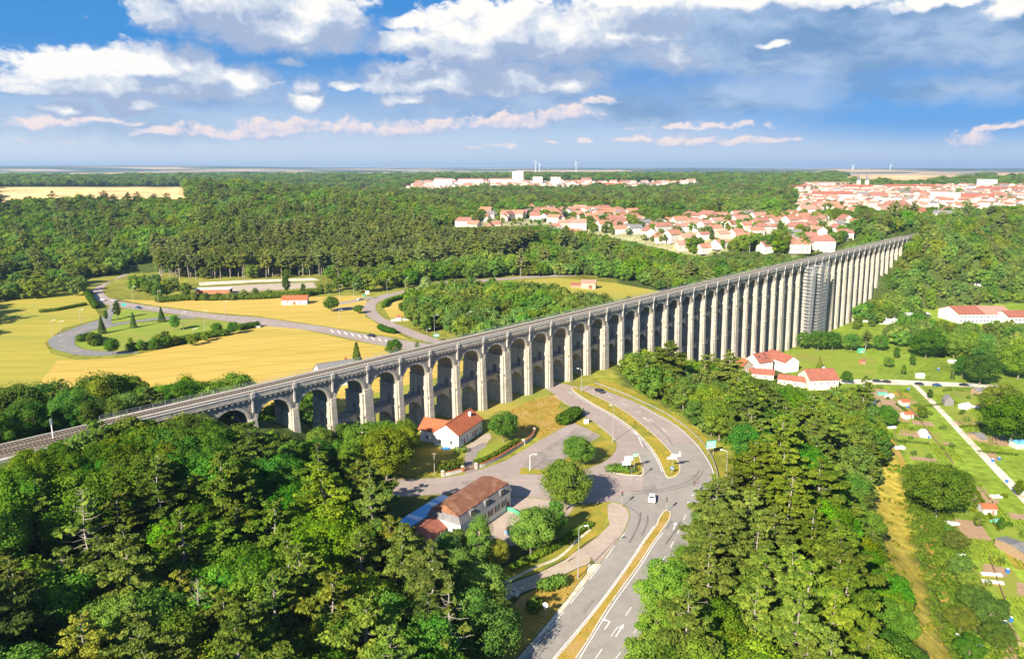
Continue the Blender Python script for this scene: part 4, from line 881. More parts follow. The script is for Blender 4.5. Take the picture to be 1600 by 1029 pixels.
# single trees and shrubs: photo position of the foot, level, height, kind, tint, width, label
for px,py,z_,h,k,c,w,lab in (
 (904,728,27,8.6,'B',(1.35,1.4,.95),1.25,'round bright green tree standing alone on the verge beside the old parking area'),
 (884,796,27,12.5,'B',(.95,1.05,.85),1.15,'tall dark green tree at the street corner casting a wide shadow on the road'),
 (829,865,27,10,'B',(.95,1.05,.85),1.1,'dense tree in the yard beside the brown-roofed inn, closest to the footpath'),
 (868,842,27,9.5,'b',(1,1.05,.85),1.05,'tree on the bank between the corner tree and the sloping footpath'),
 (845,852,27,9,'b',(.9,1.,.85),1.,'tree squeezed between the yard tree and the bank above the footpath'),
 (751,893,27,13,'b',(1.1,1.15,.85),1.15,'tall leafy tree hiding the front of the brown-roofed inn'),
 (778,890,27,6.8,'b',(1.5,1.3,.7),.9,'small yellow-green conical tree in front of the brown-roofed inn'),
 (715,880,27,7.5,'b',(.8,.95,.85),1.05,'dark tree pressed against the red-tiled annexe of the inn'),
 (690,884,27,6.5,'b',(1.05,1.05,.75),1.,'olive-green tree beside the blue-roofed shed of the inn'),
 (787,690,27,9.5,'B',(.9,1.,.85),1.15,'bushy tree in the garden between the orange-roofed house and the curved wall'),
 (604,757,27,16,'b',(1.3,1.3,.6),1.2,'tall yellow-green tree beside the side street below the first arches'),
 (572,742,27,15,'b',(1.2,1.2,.9),1.3,'broad mid-green tree behind the tall yellow-green street tree'),
 (617,520+39,27,8.5,'b',(.7,.85,.8),1.,'round dark tree in the fork where two roads meet behind the viaduct'),
 (652,557,27,7,'b',(1.1,1.05,.7),.9,'lighter tree beside the round dark tree at the road fork'),
 (1462,806,0,17,'B',(.55,.72,.65),1.3,'huge dark green tree at the corner of the allotments'),
 (1384,668,0,10,'b',(.6,.75,.6),1.1,'dark round tree beside the white allotment cabin'),
 (1515,645,0,0,'x',None,1,''),
 (1578,695,0,20,'B',(.85,.95,.8),1.35,'great spreading tree at the end of the allotment lane'),
 (1560,655,0,16,'B',(1.2,1.05,.7),1.2,'tall yellowish tree behind the great spreading tree'),
 (1530,602,0,16,'B',(.6,.75,.65),1.2,'dark tree shading the end of the gravel lane'),
 (1502,590,0,12,'b',(.7,.85,.7),1.1,'dark tree on the far side of the lane next to the parked cars'),
 (1590,592,0,18,'B',(.9,1.,.8),1.2,'tall tree behind the lane at the edge of the valley wood'),
 (1446,560,0,17,'B',(.75,.9,.7),1.3,'biggest of the trees in the gardens below the long red-roofed building'),
 (1490,560,0,15,'B',(.85,1.05,1.1),1.3,'grey-green willow-like tree in the gardens below the long building'),
 (1540,560,0,15,'b',(1.,1.1,1.2),1.3,'pale green tree below the right end of the long building'),
 (1278,548,0,13,'b',(.6,.78,.62),1.2,'dark tree nearest the feet of the tallest piers beside the lawn'),
 (1300,548,0,12,'b',(.65,.8,.62),1.15,'dark tree on the lawn edge below the scaffolding'),
 (1255,546,0,11,'b',(.7,.85,.65),1.05,'tree touching the viaduct pier beside the white houses'),
 (1330,548,0,11,'b',(.7,.85,.6),1.1,'tree on the lawn edge, middle of the dark row'),
 (1352,548,0,13,'p',(1.,.95,.8),1.2,'pine at the end of the dark row beside the lawn'),
 (1375,548,0,10,'b',(.7,.85,.7),1.1,'bushy tree beside the green garden hut'),
 (1280,578,0,8,'s',(1.1,1.,.8),1.1,'dark conifer on the lawn behind the white house with a red roof'),
 (1171,598,6,9,'s',(1.3,1.2,.8),.9,'narrow conifer in front of the white houses below the viaduct'),
 (1148,600,8,10,'s',(1.,1.,.8),1.,'conifer at the edge of the wood beside the white houses'),
 (1322,600,0,7,'b',(.9,1.,.85),1.,'small tree at the start of the gravel lane'),
 (1400,560,0,7,'b',(.85,1.,.75),1.,'orchard tree beyond the lane, nearest the lawn'),
 (1425,572,0,7.5,'b',(.8,1.,.75),1.1,'orchard tree beyond the lane, above the lane junction'),
 (1388,574,0,6,'b',(.9,1.,.8),1.1,'low orchard tree by the parked cars on the lane'),
 (1411,586,0,6,'b',(.9,1.05,.8),1.1,'round orchard tree just behind the lane junction'),
 (1452,623,0,5,'b',(.6,.75,.6),1.,'small dark bush tree beside the lane junction'),
 (1440,655,0,6,'b',(1.,1.05,.7),1.,'small tree beside the red-roofed garden hut'),
 (1488,592,0,7,'s',(.8,.95,1.2),.8,'bluish clipped conifer beside the gravel lane'),
 (1563,830,0,5,'b',(.6,.75,.6),1.1,'round dark bush in the allotments beside the green-roofed hut'),
 (1515,782,0,5,'b',(.7,.85,.6),1.1,'small dark tree beside the allotment lane'),
 (1528,825,0,5.5,'b',(.8,.95,.7),1.3,'spreading fruit tree behind the red-roofed allotment hut'),
 (1490,860,0,6,'b',(.9,1.,.8),1.2,'bushy tree over the allotment scrap heap'),
 (1498,905,0,7,'b',(.75,.95,.75),1.2,'grey-green tree along the overgrown ditch'),
 (1512,925,0,6,'b',(1.3,1.2,.75),1.2,'yellow-green tree along the overgrown ditch'),
 (1520,955,0,7,'b',(.85,1.,.75),1.2,'mid-green tree along the overgrown ditch'),
 (1545,975,0,7,'b',(.75,.9,.7),1.3,'tree beside the brown vegetable beds'),
 (1556,1015,0,7,'b',(.7,.85,.7),1.3,'tree at the foot of the brown vegetable beds'),
 (1500,985,0,6,'b',(1.1,1.05,.7),1.2,'olive tree beside the grassy track through the scrub'),
 (1512,1040,0,7,'b',(.9,1.,.75),1.3,'tree at the lowest end of the overgrown ditch'),
 (1590,775,0,6,'b',(.8,.95,.7),1.,'tree across the allotment lane beside the blue barrels'),
 (1480,840,0,4.5,'b',(.8,.95,.7),1.3,'low bush at the foot of the huge dark tree'),
 (559,592,27,15,'s',(.75,.85,.85),1.1,'tall dark spruce rising behind the viaduct next to the grey-roofed house'),
 (160,521,27,9,'s',(.6,.75,.8),1.,'dark spruce on the loop lawn closest to the hairpin'),
 (209,512,27,8.5,'s',(.6,.75,.8),1.,'dark spruce in the middle of the loop lawn'),
 (253,503,27,8.5,'s',(.6,.75,.8),1.,'dark spruce on the loop lawn beside the highway slip'),
 (274,516,27,8,'b',(.8,.95,.75),.8,'slim round tree on the loop lawn'),
 (184,498,27,10,'b',(.6,.75,.7),1.,'dark tree between the highway and the hairpin road'),
 (166,502,27,6.5,'b',(.65,.8,.7),1.,'small dark tree beside the hairpin road'),
 (176,554,27,7.5,'b',(1.,1.1,.75),1.1,'bright bush tree on the outside of the hairpin'),
 (205,548,27,6.5,'b',(.9,1.,.8),1.,'round bush tree on the loop lawn edge by the ripe field'),
 (340,522,27,6,'b',(.8,.95,.75),1.,'small tree on the loop lawn next to the underpass'),
 (365,522,27,6.5,'b',(.85,1.,.75),1.1,'tree beside the underpass of the highway'),
 (518,487,27,9,'b',(.65,.8,.65),1.15,'dark tree beside the white hut with an orange roof'),
 (448,458,27,12,'b',(.6,.75,.7),.9,'tall dark tree standing in front of the sandy yard'),
 (474,461,27,8,'b',(.75,.9,1.),.8,'grey-green conical tree in front of the sandy yard'),
 (560,486+4,27,5,'b',(.8,.95,.7),1.5,'low round bush beside the road bend'),
 (632,490,27,7,'b',(.7,.85,.65),1.1,'dark tree in the small ripe field inside the road bend')):
    if k=='x': continue
    x,y,_=U(px,py,z_); add_tree(x,y,h,k.lower(),'single',c,2 if k=='B' else None,w,label=lab)
for pts,h,c in (([(130,455),(115,462),(100,458),(85,464),(60,466),(40,462),(20,468),(0,465),(105,450),(70,455),(30,455)],11,(.65,.8,.75)),([(215,455),(230,461),(245,466),(262,464),(240,452),(270,455),(290,462),(225,448)],11,(.65,.8,.75)),
             ([(545,452),(560,458),(580,456),(600,452),(620,448),(640,445),(570,445),(600,440),(630,436),(660,438),(525,454)],12,(.95,1.05,.75)),
             ([(300,470),(320,470),(340,469),(360,469),(380,468),(400,466),(420,465),(500,459),(515,458),(485,463)],6,(.7,.85,.65)),
             ([(225,548),(243,546),(260,542),(275,540),(262,534),(140,540),(150,536),(300,540),(318,533),(245,538)],5,(.9,1.,.7))):
    for px,py in pts:
        x,y,_=U(px+rnd.uniform(-4,4),py,27); add_tree(x,y,h*rnd.uniform(.8,1.2),'b','field',c)
# trees round the gardens and up the right-hand hillside
ZR=GP([(1330,536),(1420,505),(1470,470),(1440,452),(1352,470),(1312,520)])
for pz,sp_,hr,exc in (([(1345,470),(1415,405),(1428,378),(1500,352),(1610,356),(1610,462),(1560,468),(1470,470),(1430,490),(1340,505),(1310,525)],8.2,(9,14),True),
                  ([(1375,530),(1420,500),(1480,525),(1600,520),(1620,560),(1520,575),(1440,540),(1400,545)],9,(8,13),False)):
    poly=GP(pz)
    for x,y in poisson(poly,sp_):
        s,n=SN(x,y)
        if -16<n<5 and s<600: continue
        add_tree(x,y,rnd.uniform(*hr),'b','hillside',(1.,1.08,.82) if rnd.random()<.6 else tint())
for x,y in poisson([VP(592,10)[:2],VP(592,22)[:2],VP(500,26)[:2],VP(420,14)[:2],VP(430,8)[:2],VP(520,9)[:2]],6.5): add_tree(x,y,rnd.uniform(5,9),'b','hillside',tint())
for x,y in poisson([VP(470,-16)[:2],VP(600,-14)[:2],VP(700,-14)[:2],VP(700,-60)[:2],VP(600,-60)[:2],VP(520,-60)[:2],VP(470,-40)[:2]],7.5): add_tree(x,y,rnd.uniform(8,12),'b','hillside',tint())
for x,y in poisson([(330,110),(430,190),(570,300),(570,480),(500,470),(420,340),(330,230),(270,120)],9): add_tree(x,y,rnd.uniform(8,13),'b','hillside',None)
# far woods: everything beyond that is neither field, town nor road
NOPE=[U2([(-30,480),(0,470),(60,468),(130,449),(112,439),(228,421),(246,424),(244,436),(320,437),(500,432),(545,445),(640,450),(655,442),(700,437),(880,430),(930,433),(1060,450),(1060,520),(900,600),(500,690),(-60,690)],27),GARD,W1b]+[GP(pz) for pz in ([(-10,326),(60,325),(160,325),(292,320),(290,291),(140,291),(-10,291)],[(690,368),(820,362),(900,378),(1000,398),(1120,392),(1240,402),(1300,384),(1440,345),(1640,345),(1640,294),(1250,294),(1220,336),(900,332),(760,342)],
      [(620,303),(660,285),(700,283.5),(950,284),(1100,286),(1100,294),(900,297),(700,301),(640,305)],[(500,306),(590,306),(590,299),(500,299)],[(1310,287),(1420,289),(1530,283),(1540,272),(1420,270),(1330,272)],[(1540,284),(1630,284),(1630,270),(1560,270)])]
NOPE.append([VP(-260,14)[:2],VP(760,14)[:2],VP(760,-22)[:2],VP(-260,-22)[:2]])
PSTAND=GP([(215,440),(320,438),(520,433),(600,436),(700,424),(800,412),(832,385),(700,366),(560,362),(400,378),(240,404)])
TOWN=NOPE[4]
FB=[];FP=[]
r=430.
while r<4300:
    sp=6.8 if r<750 else 6.8*(1+(r-750)/1100); a=-40.
    while a<40:
        a+=math.degrees(sp/r)
        aa=R(a+rnd.uniform(-.4,.4)*math.degrees(sp/r)); rr=r+rnd.uniform(-.42,.42)*sp
        FB.append((rr*math.sin(aa),rr*math.cos(aa),rr,sp))
    r+=sp*.9
FB=np.array(FB); X,Y=FB[:,0],FB[:,1]
kill=np.zeros(len(FB),bool)
for p in NOPE: kill|=inpoly(p,X,Y)
for q in (ZR,): kill|=inpoly(q,X,Y)
intown=inpoly(TOWN,X,Y)&(NR.rand(len(FB))<.30); kill&=~intown
FB=FB[~kill]; intown=intown[~kill]
inP=inpoly(PSTAND,FB[:,0],FB[:,1])
ZF=TN(FB[:,0],FB[:,1])
# leave out what the ground or nearer canopy hides
def visible(x,y,z):
    for t in np.linspace(.35,.985,28):
        if T(x*t,y*t)>HC+(z-HC)*t: return False
    return True
keep=np.array([abs(math.degrees(math.atan2(x,y)))<37.5 and visible(x,y,z+13) for (x,y),z in zip(FB[:,:2],ZF)])
FB=FB[keep];inP=inP[keep];ZF=ZF[keep];intown=intown[keep]
print('far trees',len(FB),int(inP.sum()))
for (x,y,rr,sp),z,ip,it in zip(FB,ZF,inP,intown):
    s_=sp/6.8; hv=.8+.28*(math.sin(x/37+2*math.sin(y/71))*math.cos(y/43+1.5*math.sin(x/59)))+.1*math.sin(x/13+y/17)
    if (ip and rnd.random()<.88) or (not it and rnd.random()<.05): TREES.append(dict(x=x,y=y,z=z,h=rnd.uniform(17,23),k='p',p=0,w=1.05*min(s_,1.6),r=rnd.uniform(0,6.28),c=None,zone='far',label=None))
    else: TREES.append(dict(x=x,y=y,z=z,h=rnd.uniform(8.5,16.5)*hv*s_**.35*(.65 if it else 1),k='b',p=0,w=rnd.uniform(.95,1.35)*s_**.62,r=rnd.uniform(0,6.28),c=None,zone='far',label=None,it=bool(it)))
for t in TREES:
    if t['zone']=='far':
        d_=t['y']*CP-(t['z']-HC)*SP; pxx=CX+F*t['x']/d_
        if 680<pxx<1345 and t['d' if 'd' in t else 'y']<1000:
            lim=float(np.interp(pxx,[680,700,820,870,920,1000,1060,1130,1250,1300,1345],[352,354,352,350,362,378,393,399,397,386,363])); rr=math.hypot(t['x'],t['y']); top=HC-(lim-264)/1177*rr
            if 264+(HC-t['z'])/rr*1177>lim-(9 if pxx>1100 else 2): t['h']=min(t['h'],max(2.5,top-t['z']))
for t in TREES:
    if t['zone']=='hillside':
        d_=t['y']*CP-(t['z']-HC)*SP; pxx=CX+F*t['x']/d_; s_,n_=SN(t['x'],t['y'])
        if n_<-8 and 1150<pxx<1430:
            lim=float(np.interp(pxx,[1150,1230,1300,1345,1420],[408,401,391,372,350])); top=HC-(lim-264)/1177*math.hypot(t['x'],t['y']); t['h']=min(t['h'],max(2.5,top-t['z']))
for t in TREES: t['d']=math.hypot(t['x'],t['y']); t['size']=t['h']/t['d']+(1 if t['label'] else 0)
def infr(t):
    d=t['y']*CP-(t['z']-HC)*SP
    if d<5: return False
    px=CX+F*t['x']/d; m=F*t['h']*.4/d; u=t['y']*SP+(t['z']+t['h']-HC)*CP; py=CY-F*u/d
    return -m<px<1600+m and py<1029
def pick(kinds,n):
    c=sorted([t for t in TREES if t['k'] in kinds and t['zone']!='far' and infr(t)],key=lambda t:-t['size']); return c[:n],c[n:]
nearB,restB=pick('b',298); nearP,restP=pick('p',240)
near=nearB+nearP+[t for t in TREES if t['k'] in 'ds' and infr(t)]
# trees just below or beside the frame still shade what is in it: they join the mass
off=[t for t in TREES if t['zone']!='far' and not infr(t)]
restB+=[t for t in off if t['k']=='b']; restP+=[t for t in off if t['k']=='p']
farB=[t for t in TREES if t['zone']=='far' and t['k']=='b']+restB; farP=[t for t in TREES if t['zone']=='far' and t['k']=='p']+restP
print('near',len(nearB),len(nearP),len(near),'mass',len(farB),len(farP))
KN={'b':('broadleaf_tree','broadleaf tree',BRO,BH),'p':('pine_tree','pine tree',PIN,PH),'d':('sparse_pine','dying pine',PSP,PSH),'s':('conifer','conifer',SPR_,[12,12])}
ZONE={'bank':('the wood below the railway bank','woodland below the railway bank'),'foot':('the trees at the foot of the first arches','trees at the foot of the first arches'),'belt':('the belt behind the railway','tree belt behind the railway'),
 'slope':('the wooded slope between road and allotments','wooded slope between the road and the allotments'),'bend':('the wood behind the viaduct inside the road bend','wood inside the road bend'),'hillside':('the hillside at the viaduct\'s far end','hillside wood at the far end of the viaduct'),
 'field':('the field hedges beyond the viaduct','trees along the fields beyond the viaduct'),'single':('the gardens','garden trees')}
LM=[(U(706,690,27),'the orange-roofed white house'),(U(735,800,27),'the brown-roofed inn'),(U(957,691,27),'the tall lamp on the parking verge'),(U(1110,720,27),'the teal direction sign'),(U(1270,600,0),'the white house with a chimney'),(U(1361,660,0),'the white allotment cabin'),
    (VP(0,2),'the first tall viaduct pier'),(VP(144,2),'the wide pier beside the road'),(VP(-60,-9),'the railway signal'),(U(850,985,27),'the round road sign'),(U(1090,836,27),'the roadside lamp opposite the junction'),(VP(372,4),'the scaffolding'),(U(640,755,27),'the side street wall'),
    (U(918,455,27),'the field barn'),(U(1520,490,3),'the long red-roofed building'),(U(1478,960,0),'the grassy track'),(U(720,545,27),'the green road sign behind the viaduct'),(U(1020,945,27),'the lower road\'s kerb'),(U(400,508,27),'the underpass'),(U(1133,765,27),'the lamp beside the guard rail')]
used=set(id(t) for t in near if t['label'])
for (a,b,_),nm in LM:
    c=sorted([t for t in near if id(t) not in used and math.hypot(t['x']-a,t['y']-b)<45],key=lambda t:math.hypot(t['x']-a,t['y']-b))
    cnt={}
    for t in c:
        q=cnt.get(t['k'],0)
        if q>=4: continue
        cnt[t['k']]=q+1; used.add(id(t))
        kind={'b':'broadleaf tree','p':'pine','d':'half-bare dying pine','s':'conifer'}[t['k']]
        t['label']=f"{kind} {('closest','second closest','third closest','fourth closest')[q]} to {nm}"; t['own']=True
def look(t):
    if t['k']=='p': 
        return 'tall grey-trunked pine with layered branches' if t['h']>17.5 else 'shorter pine with a broad needle crown'
    if t['k']=='d': return 'half-bare dying pine with pale trunk'
    c=t['c'] or (1,1,1); 
    hue='yellow-green' if c[0]>1.2 else 'dark green' if c[1]<.96 else 'mid-green'
    return f"{'tall' if t['h']>12 else 'rounded'} {hue} broadleaf tree"
first={}; PC={}
for t in near:
    nm,cat,PR,HH=KN[t['k']]; cm,tm=PR[t['p']]; lab=t['label']; grp=ZONE[t['zone']][1]
    kindw={'b':'broadleaf trees in the ','p':'pines in the ','d':'dying pines in the ','s':'conifers in the '}[t['k']]
    if not lab: lab=f"{look(t)} in {ZONE[t['zone']][0]}"
    o=thing(nm,lab,cat,(t['x'],t['y'],t['z']),t['r'],kindw+grp); s=t['h']/HH[t['p']]; w=t['w']*s if t['k']!='p' else t['w']*s**.8
    o.scale=(w,w,s)
    link('trunk',tm,o)
    if cm:
        c=link('crown',cm,o); PC.setdefault((t['k'],t['p']),(c,o.children[0]))
        if t['c']: c.color=(*t['c'],1)
# the rest of each kind, as one mass each
def mass(name,pts,protos,heights,nf):
    n=len(pts); me=bpy.data.meshes.new(name); me.from_pydata([(t['x'],t['y'],t['z']) for t in pts],[],[])
    k=[rnd.randrange(nf) if t['zone']=='far' or nf==len(protos) else rnd.randrange(nf,len(protos)) for t in pts]
    def attr(nm,ty,vals,f): a=me.attributes.new(nm,ty,'POINT'); a.data.foreach_set(f,np.array(vals,dtype=np.float32 if ty!='INT' else np.int32).ravel())
    attr('kind','INT',k,'value')
    attr('size','FLOAT_VECTOR',[(t['w']*(t['h']/heights[q])**(.8),t['w']*(t['h']/heights[q])**.8,t['h']/heights[q]) for t,q in zip(pts,k)],'vector')
    attr('vary','FLOAT',[rnd.random() for _ in pts],'value'); attr('spot','FLOAT_VECTOR',[(t['x'],t['y'],0) for t in pts],'vector')
    attr('turn','FLOAT_VECTOR',[(0,0,t['r']) for t in pts],'vector')
    o=link(name,me); tag(o,kind='stuff'); o.color=(1,1,1,1)
    ng=bpy.data.node_groups.new(name,'GeometryNodeTree'); ng.interface.new_socket('Geometry',in_out='INPUT',socket_type='NodeSocketGeometry'); ng.interface.new_socket('Geometry',in_out='OUTPUT',socket_type='NodeSocketGeometry')
    N=ng.nodes; L=ng.links; gi=N.new('NodeGroupInput'); go=N.new('NodeGroupOutput'); iop=N.new('GeometryNodeInstanceOnPoints'); iop.inputs['Pick Instance'].default_value=True
    jn=N.new('GeometryNodeJoinGeometry')
    for cm,tm in reversed(protos):
        j=N.new('GeometryNodeJoinGeometry')
        for d in (cm,tm):
            # prototypes are ordinary visible trees of the scene
            oi=N.new('GeometryNodeObjectInfo'); oi.inputs['Object'].default_value=d; oi.transform_space='ORIGINAL'; L.new(oi.outputs['Geometry'],j.inputs[0])
        gti=N.new('GeometryNodeGeometryToInstance'); L.new(j.outputs[0],gti.inputs[0]); L.new(gti.outputs[0],jn.inputs[0])
    def na(nm,ty):
        q=N.new('GeometryNodeInputNamedAttribute'); q.data_type=ty; q.inputs[0].default_value=nm; return q.outputs[0]
    e=N.new('FunctionNodeEulerToRotation'); L.new(na('turn','FLOAT_VECTOR'),e.inputs[0])
    L.new(gi.outputs[0],iop.inputs['Points']); L.new(jn.outputs[0],iop.inputs['Instance']); L.new(na('kind','INT'),iop.inputs['Instance Index']); L.new(e.outputs[0],iop.inputs['Rotation']); L.new(na('size','FLOAT_VECTOR'),iop.inputs['Scale'])
    L.new(iop.outputs[0],go.inputs[0])
    md=o.modifiers.new('trees','NODES'); md.node_group=ng
    return o
# one far tree of each simple shape stands as a real tree and lends its shape to the mass
def proto_tree(nm,cat,pr,t,h,lab,grp):
    o=thing(nm,lab,cat,(t['x'],t['y'],t['z']),t['r'],grp); s=t['h']/h; o.scale=(t['w']*s,t['w']*s,s)
    tr=link('trunk',pr[1],o); cr=link('crown',pr[0],o); return cr,tr
fb=sorted(farB,key=lambda t:t['d'] if t['zone']=='far' else 1e9); fp=sorted(farP,key=lambda t:t['d'] if t['zone']=='far' else 1e9)
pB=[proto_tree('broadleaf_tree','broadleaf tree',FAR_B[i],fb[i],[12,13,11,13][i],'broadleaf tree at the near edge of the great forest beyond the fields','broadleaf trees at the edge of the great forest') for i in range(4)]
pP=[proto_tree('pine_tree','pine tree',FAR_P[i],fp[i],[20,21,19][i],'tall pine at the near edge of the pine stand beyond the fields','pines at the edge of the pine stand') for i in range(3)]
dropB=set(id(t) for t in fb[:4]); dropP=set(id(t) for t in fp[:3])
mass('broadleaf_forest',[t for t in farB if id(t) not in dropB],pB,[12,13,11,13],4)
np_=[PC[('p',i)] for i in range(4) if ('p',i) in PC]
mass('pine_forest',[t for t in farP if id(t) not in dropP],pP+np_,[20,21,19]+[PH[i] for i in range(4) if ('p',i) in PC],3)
# ------------------------------------------------------------------ buildings
def roof_mesh(L,W,h,rh,rm,hip=0.,ov=.4,th=.22):
    mb=MB(); a,b=L/2+ov,W/2+ov; e=h-ov*rh/(W/2); zt=h+rh; k=a-hip
    for dz,fl in ((th,False),(0,True)):
        v=[(-a,-b,e+dz),(a,-b,e+dz),(k,0,zt+dz),(-k,0,zt+dz),(-a,b,e+dz),(a,b,e+dz)]
        f=[(0,1,2,3),(5,4,3,2)]+([(1,5,2),(4,0,3)] if hip else [])
        mb.add(v,[q[::-1] for q in f] if fl else f)
    n=[0,1,2,3,4,5]
    mb.f+=[(6,7,1,0),(11,10,4,5)]; mb.m+=[0,0]
    if hip: mb.f+=[(7,11,5,1),(10,6,0,4)]; mb.m+=[0,0]
    else: mb.f+=[(7,8,2,1),(8,11,5,2),(10,9,3,4),(9,6,0,3)]; mb.m+=[0]*4
    mb.box(-k,k,-.16,.16,zt+th-.06,zt+th+.09)       # ridge tiles
    return mb.data('roof',[rm])
def wall_mesh(L,W,h,rh,wm,hip=0.,base=1.2):
    mb=MB(); a,b=L/2,W/2
    v=[(-a,-b,-base),(a,-b,-base),(a,b,-base),(-a,b,-base),(-a,-b,h),(a,-b,h),(a,b,h),(-a,b,h)]
    f=[(0,1,5,4),(2,3,7,6)]
    if hip: f+=[(1,2,6,5),(3,0,4,7)]
    else: v+=[(a,0,h+rh-.05),(-a,0,h+rh-.05)]; f+=[(1,2,6,8,5),(3,0,4,9,7)]
    mb.add(v,f); return mb.data('wall',[wm])
def opening(par,side,u,z,w,hh,L,W,name='window',m=None,shut=None):
    # side 0 front (-y), 1 right (+x), 2 back, 3 left; u along the side from its middle
    a=(0,math.pi/2,math.pi,-math.pi/2)[side]; d=(W/2,L/2,W/2,L/2)[side]
    mb=MB(); fr=.09
    for x0,x1,z0,z1 in ((-w/2,w/2,z,z+fr),(-w/2,w/2,z+hh-fr,z+hh),(-w/2,-w/2+fr,z+fr,z+hh-fr),(w/2-fr,w/2,z+fr,z+hh-fr)): mb.box(x0,x1,-.07,.0,z0,z1)
    if name=='window': mb.box(-w/2-.12,w/2+.12,-.16,-.002,z-.1,z-.004); mb.box(-.03,.03,-.06,0,z+fr,z+hh-fr)
    if shut:
        for s in (-1,1): mb.box(s*(w/2+.02) if s>0 else -w/2-.02-w*.48,s*(w/2+.02)+w*.48 if s>0 else -w/2-.02,-.06,-.01,z,z+hh,1)
    o=mb.build(name,[M['frame'],M[shut] if shut else M['frame']],par); o.rotation_euler=(0,0,a)
    x,y=u,-d; o.location=(x*math.cos(a)-y*math.sin(a),x*math.sin(a)+y*math.cos(a),0)
    g=MB(); g.box(-w/2+fr,w/2-fr,-.03,-.012,z+fr,z+hh-fr); g.build('pane' if name=='window' else 'panel',[m or M['glass']],o)
    return o
def chimney(par,x,y,h,rh,W,m='brick',top=1.1,s=.45):
    zr=h+rh*(1-abs(y)/(W/2)); mb=MB(); mb.box(x-s,x+s,y-s*.8,y+s*.8,zr-.8,zr+top); mb.box(x-s-.08,x+s+.08,y-s*.8-.08,y+s*.8+.08,zr+top+.002,zr+top+.18); mb.tube([(x,y,zr+top+.18),(x,y,zr+top+.5)],.16,6)
    return mb.build('chimney',[M[m]],par)
def house(name,label,cat,loc,rz,L,W,h,rh,wm,rm,hip=0.,wins=(),chim=(),doors=(),group=None,ov=.4,cm='brick'):
    t=thing(name,label,cat,loc,rz,group)
    link('wall',wall_mesh(L,W,h,rh,M[wm],hip),t); r=link('roof',roof_mesh(L,W,h,rh,M[rm],hip,ov),t)
    for c in chim: chimney(r,c[0],c[1],h,rh,W,cm)
    for w in wins: opening(t,*w[:5],L,W,shut=w[5] if len(w)>5 else None)
    for d in doors: opening(t,*d[:5],L,W,'door',M['door'])
    return t
def row(side,us,z,w=1.0,hh=1.4,shut=None): return [(side,u,z,w,hh,shut) for u in us]
UZ=lambda x,y,z: (*U(x,y,z)[:2],z)
# the white house with an orange roof
u_=Vector((.40,.917)); v_=Vector((-.917,.40)); cxy=(-16.4,214.4)
t=house('house','white L-shaped house with an orange tiled roof beside the viaduct piers','house',(*cxy,27),math.atan2(.917,.40),16,8.2,4.3,2.7,'wall_white','roof_orange',0,
   row(0,(-5.6,-2.4,4.6,6.6),1.0)+[(0,1.4,1.0,1.5,1.4,None)]+row(3,(-2,1.6),1.0,1.1,1.4),[(4.6,-1.6)],[(0,-4.2,0,1.1,2.2),(0,3.1,0,1.1,2.2)],cm='wall_white')
w=link('side_wing',wall_mesh(7.5,7.4,3.8,2.3,M['wall_white']),t); w.location=(-2.8,6.0,0); w.rotation_euler=(0,0,math.pi/2)
r=link('wing_roof',roof_mesh(9.8,7.4,3.8,2.3,M['roof_orange'],0,.4),t); r.location=(-2.8,5.2,0); r.rotation_euler=(0,0,math.pi/2)
mb=MB(); mb.box(-8.06,-8.0,-4.0,-3.2,1.9,2.0); mb.box(-8,8,-4.35,-4.12,3.98,4.1); mb.build('gutter',[M['metal']],t)
for yy in (4.6,7.2):
    o=opening(t,3,0,1.0,1.1,1.3,13,8.2); o.location=(-6.52,yy,0)
# the inn
iz=math.atan2(.85,.52)
inn=thing('inn','long white inn with a brown mansard roof beside the street junction','inn',(-9.6,160.2,27),iz)
mb=MB(); mb.box(-10.5,10.5,-4.4,4.4,-1,4.6); mb.build('wall',[M['wall_white']],inn)
mb=MB(); mb.frus(-10.8,10.8,-4.7,4.7,4.602,-10.4,10.4,-3.7,3.7,6.5); mans=mb.build('mansard',[M['roof_grey']],inn)
mb=MB(); mb.add([(-10.5,-3.9,6.42),(10.5,-3.9,6.42),(10.5,3.9,6.42),(-10.5,3.9,6.42),(-10.1,0,8.1),(8.6,0,8.1)],[(0,1,5,4),(2,3,4,5),(1,2,5),(3,0,4),(3,2,1,0)]); rf=mb.build('roof',[M['roof_brown']],inn)
for x in (-7.5,-4.5,-1.5,1.5,4.5,7.5): opening(inn,0,x,1.6,1.1,1.6,21,8.8,shut='door')
for y in (-2,2): opening(inn,1,y,1.6,1.0,1.7,21,8.8,shut='door')
for x in (-6,0,6.5):
    d=MB(); d.box(x-.75,x+.75,-4.62,-3.4,4.9,6.3); o=d.build('dormer',[M['roof_grey']],inn); g=MB(); g.box(x-.5,x+.5,-4.66,-4.622,5.1,6.1); g.build('pane',[M['glass']],o)
opening(inn,0,9.3,0,1.2,2.3,21,8.8,'door',M['door'])
sh=thing('shed','long low shed with a blue and white sheet roof alongside the inn','shed',(*U(664,794,30)[:2],27),iz)
mb=MB(); mb.box(-9,9,-1.8,1.8,-.5,2.3); mb.build('wall',[M['wall_grey']],sh)
mb=MB()
for i,x in enumerate(np.linspace(-9.3,9.3,13)[:-1]): mb.frus(x,x+1.53,-2.1,2.1,2.302+.0,x,x+1.53,-2.1,2.1,2.42+.02*(i%2),1 if i in (3,8,10,11) else 0)
mb.build('roof',[M['sheet_blue'],M['sheet_white']],sh)
an=house('annexe','small annexe with a dark red tiled roof and pale gutter behind the inn','annexe',(*U(664,838,29)[:2],27),iz+.1,8.5,6,3.2,1.6,'wall_grey','roof_red',0,row(0,(-2,2),1.))
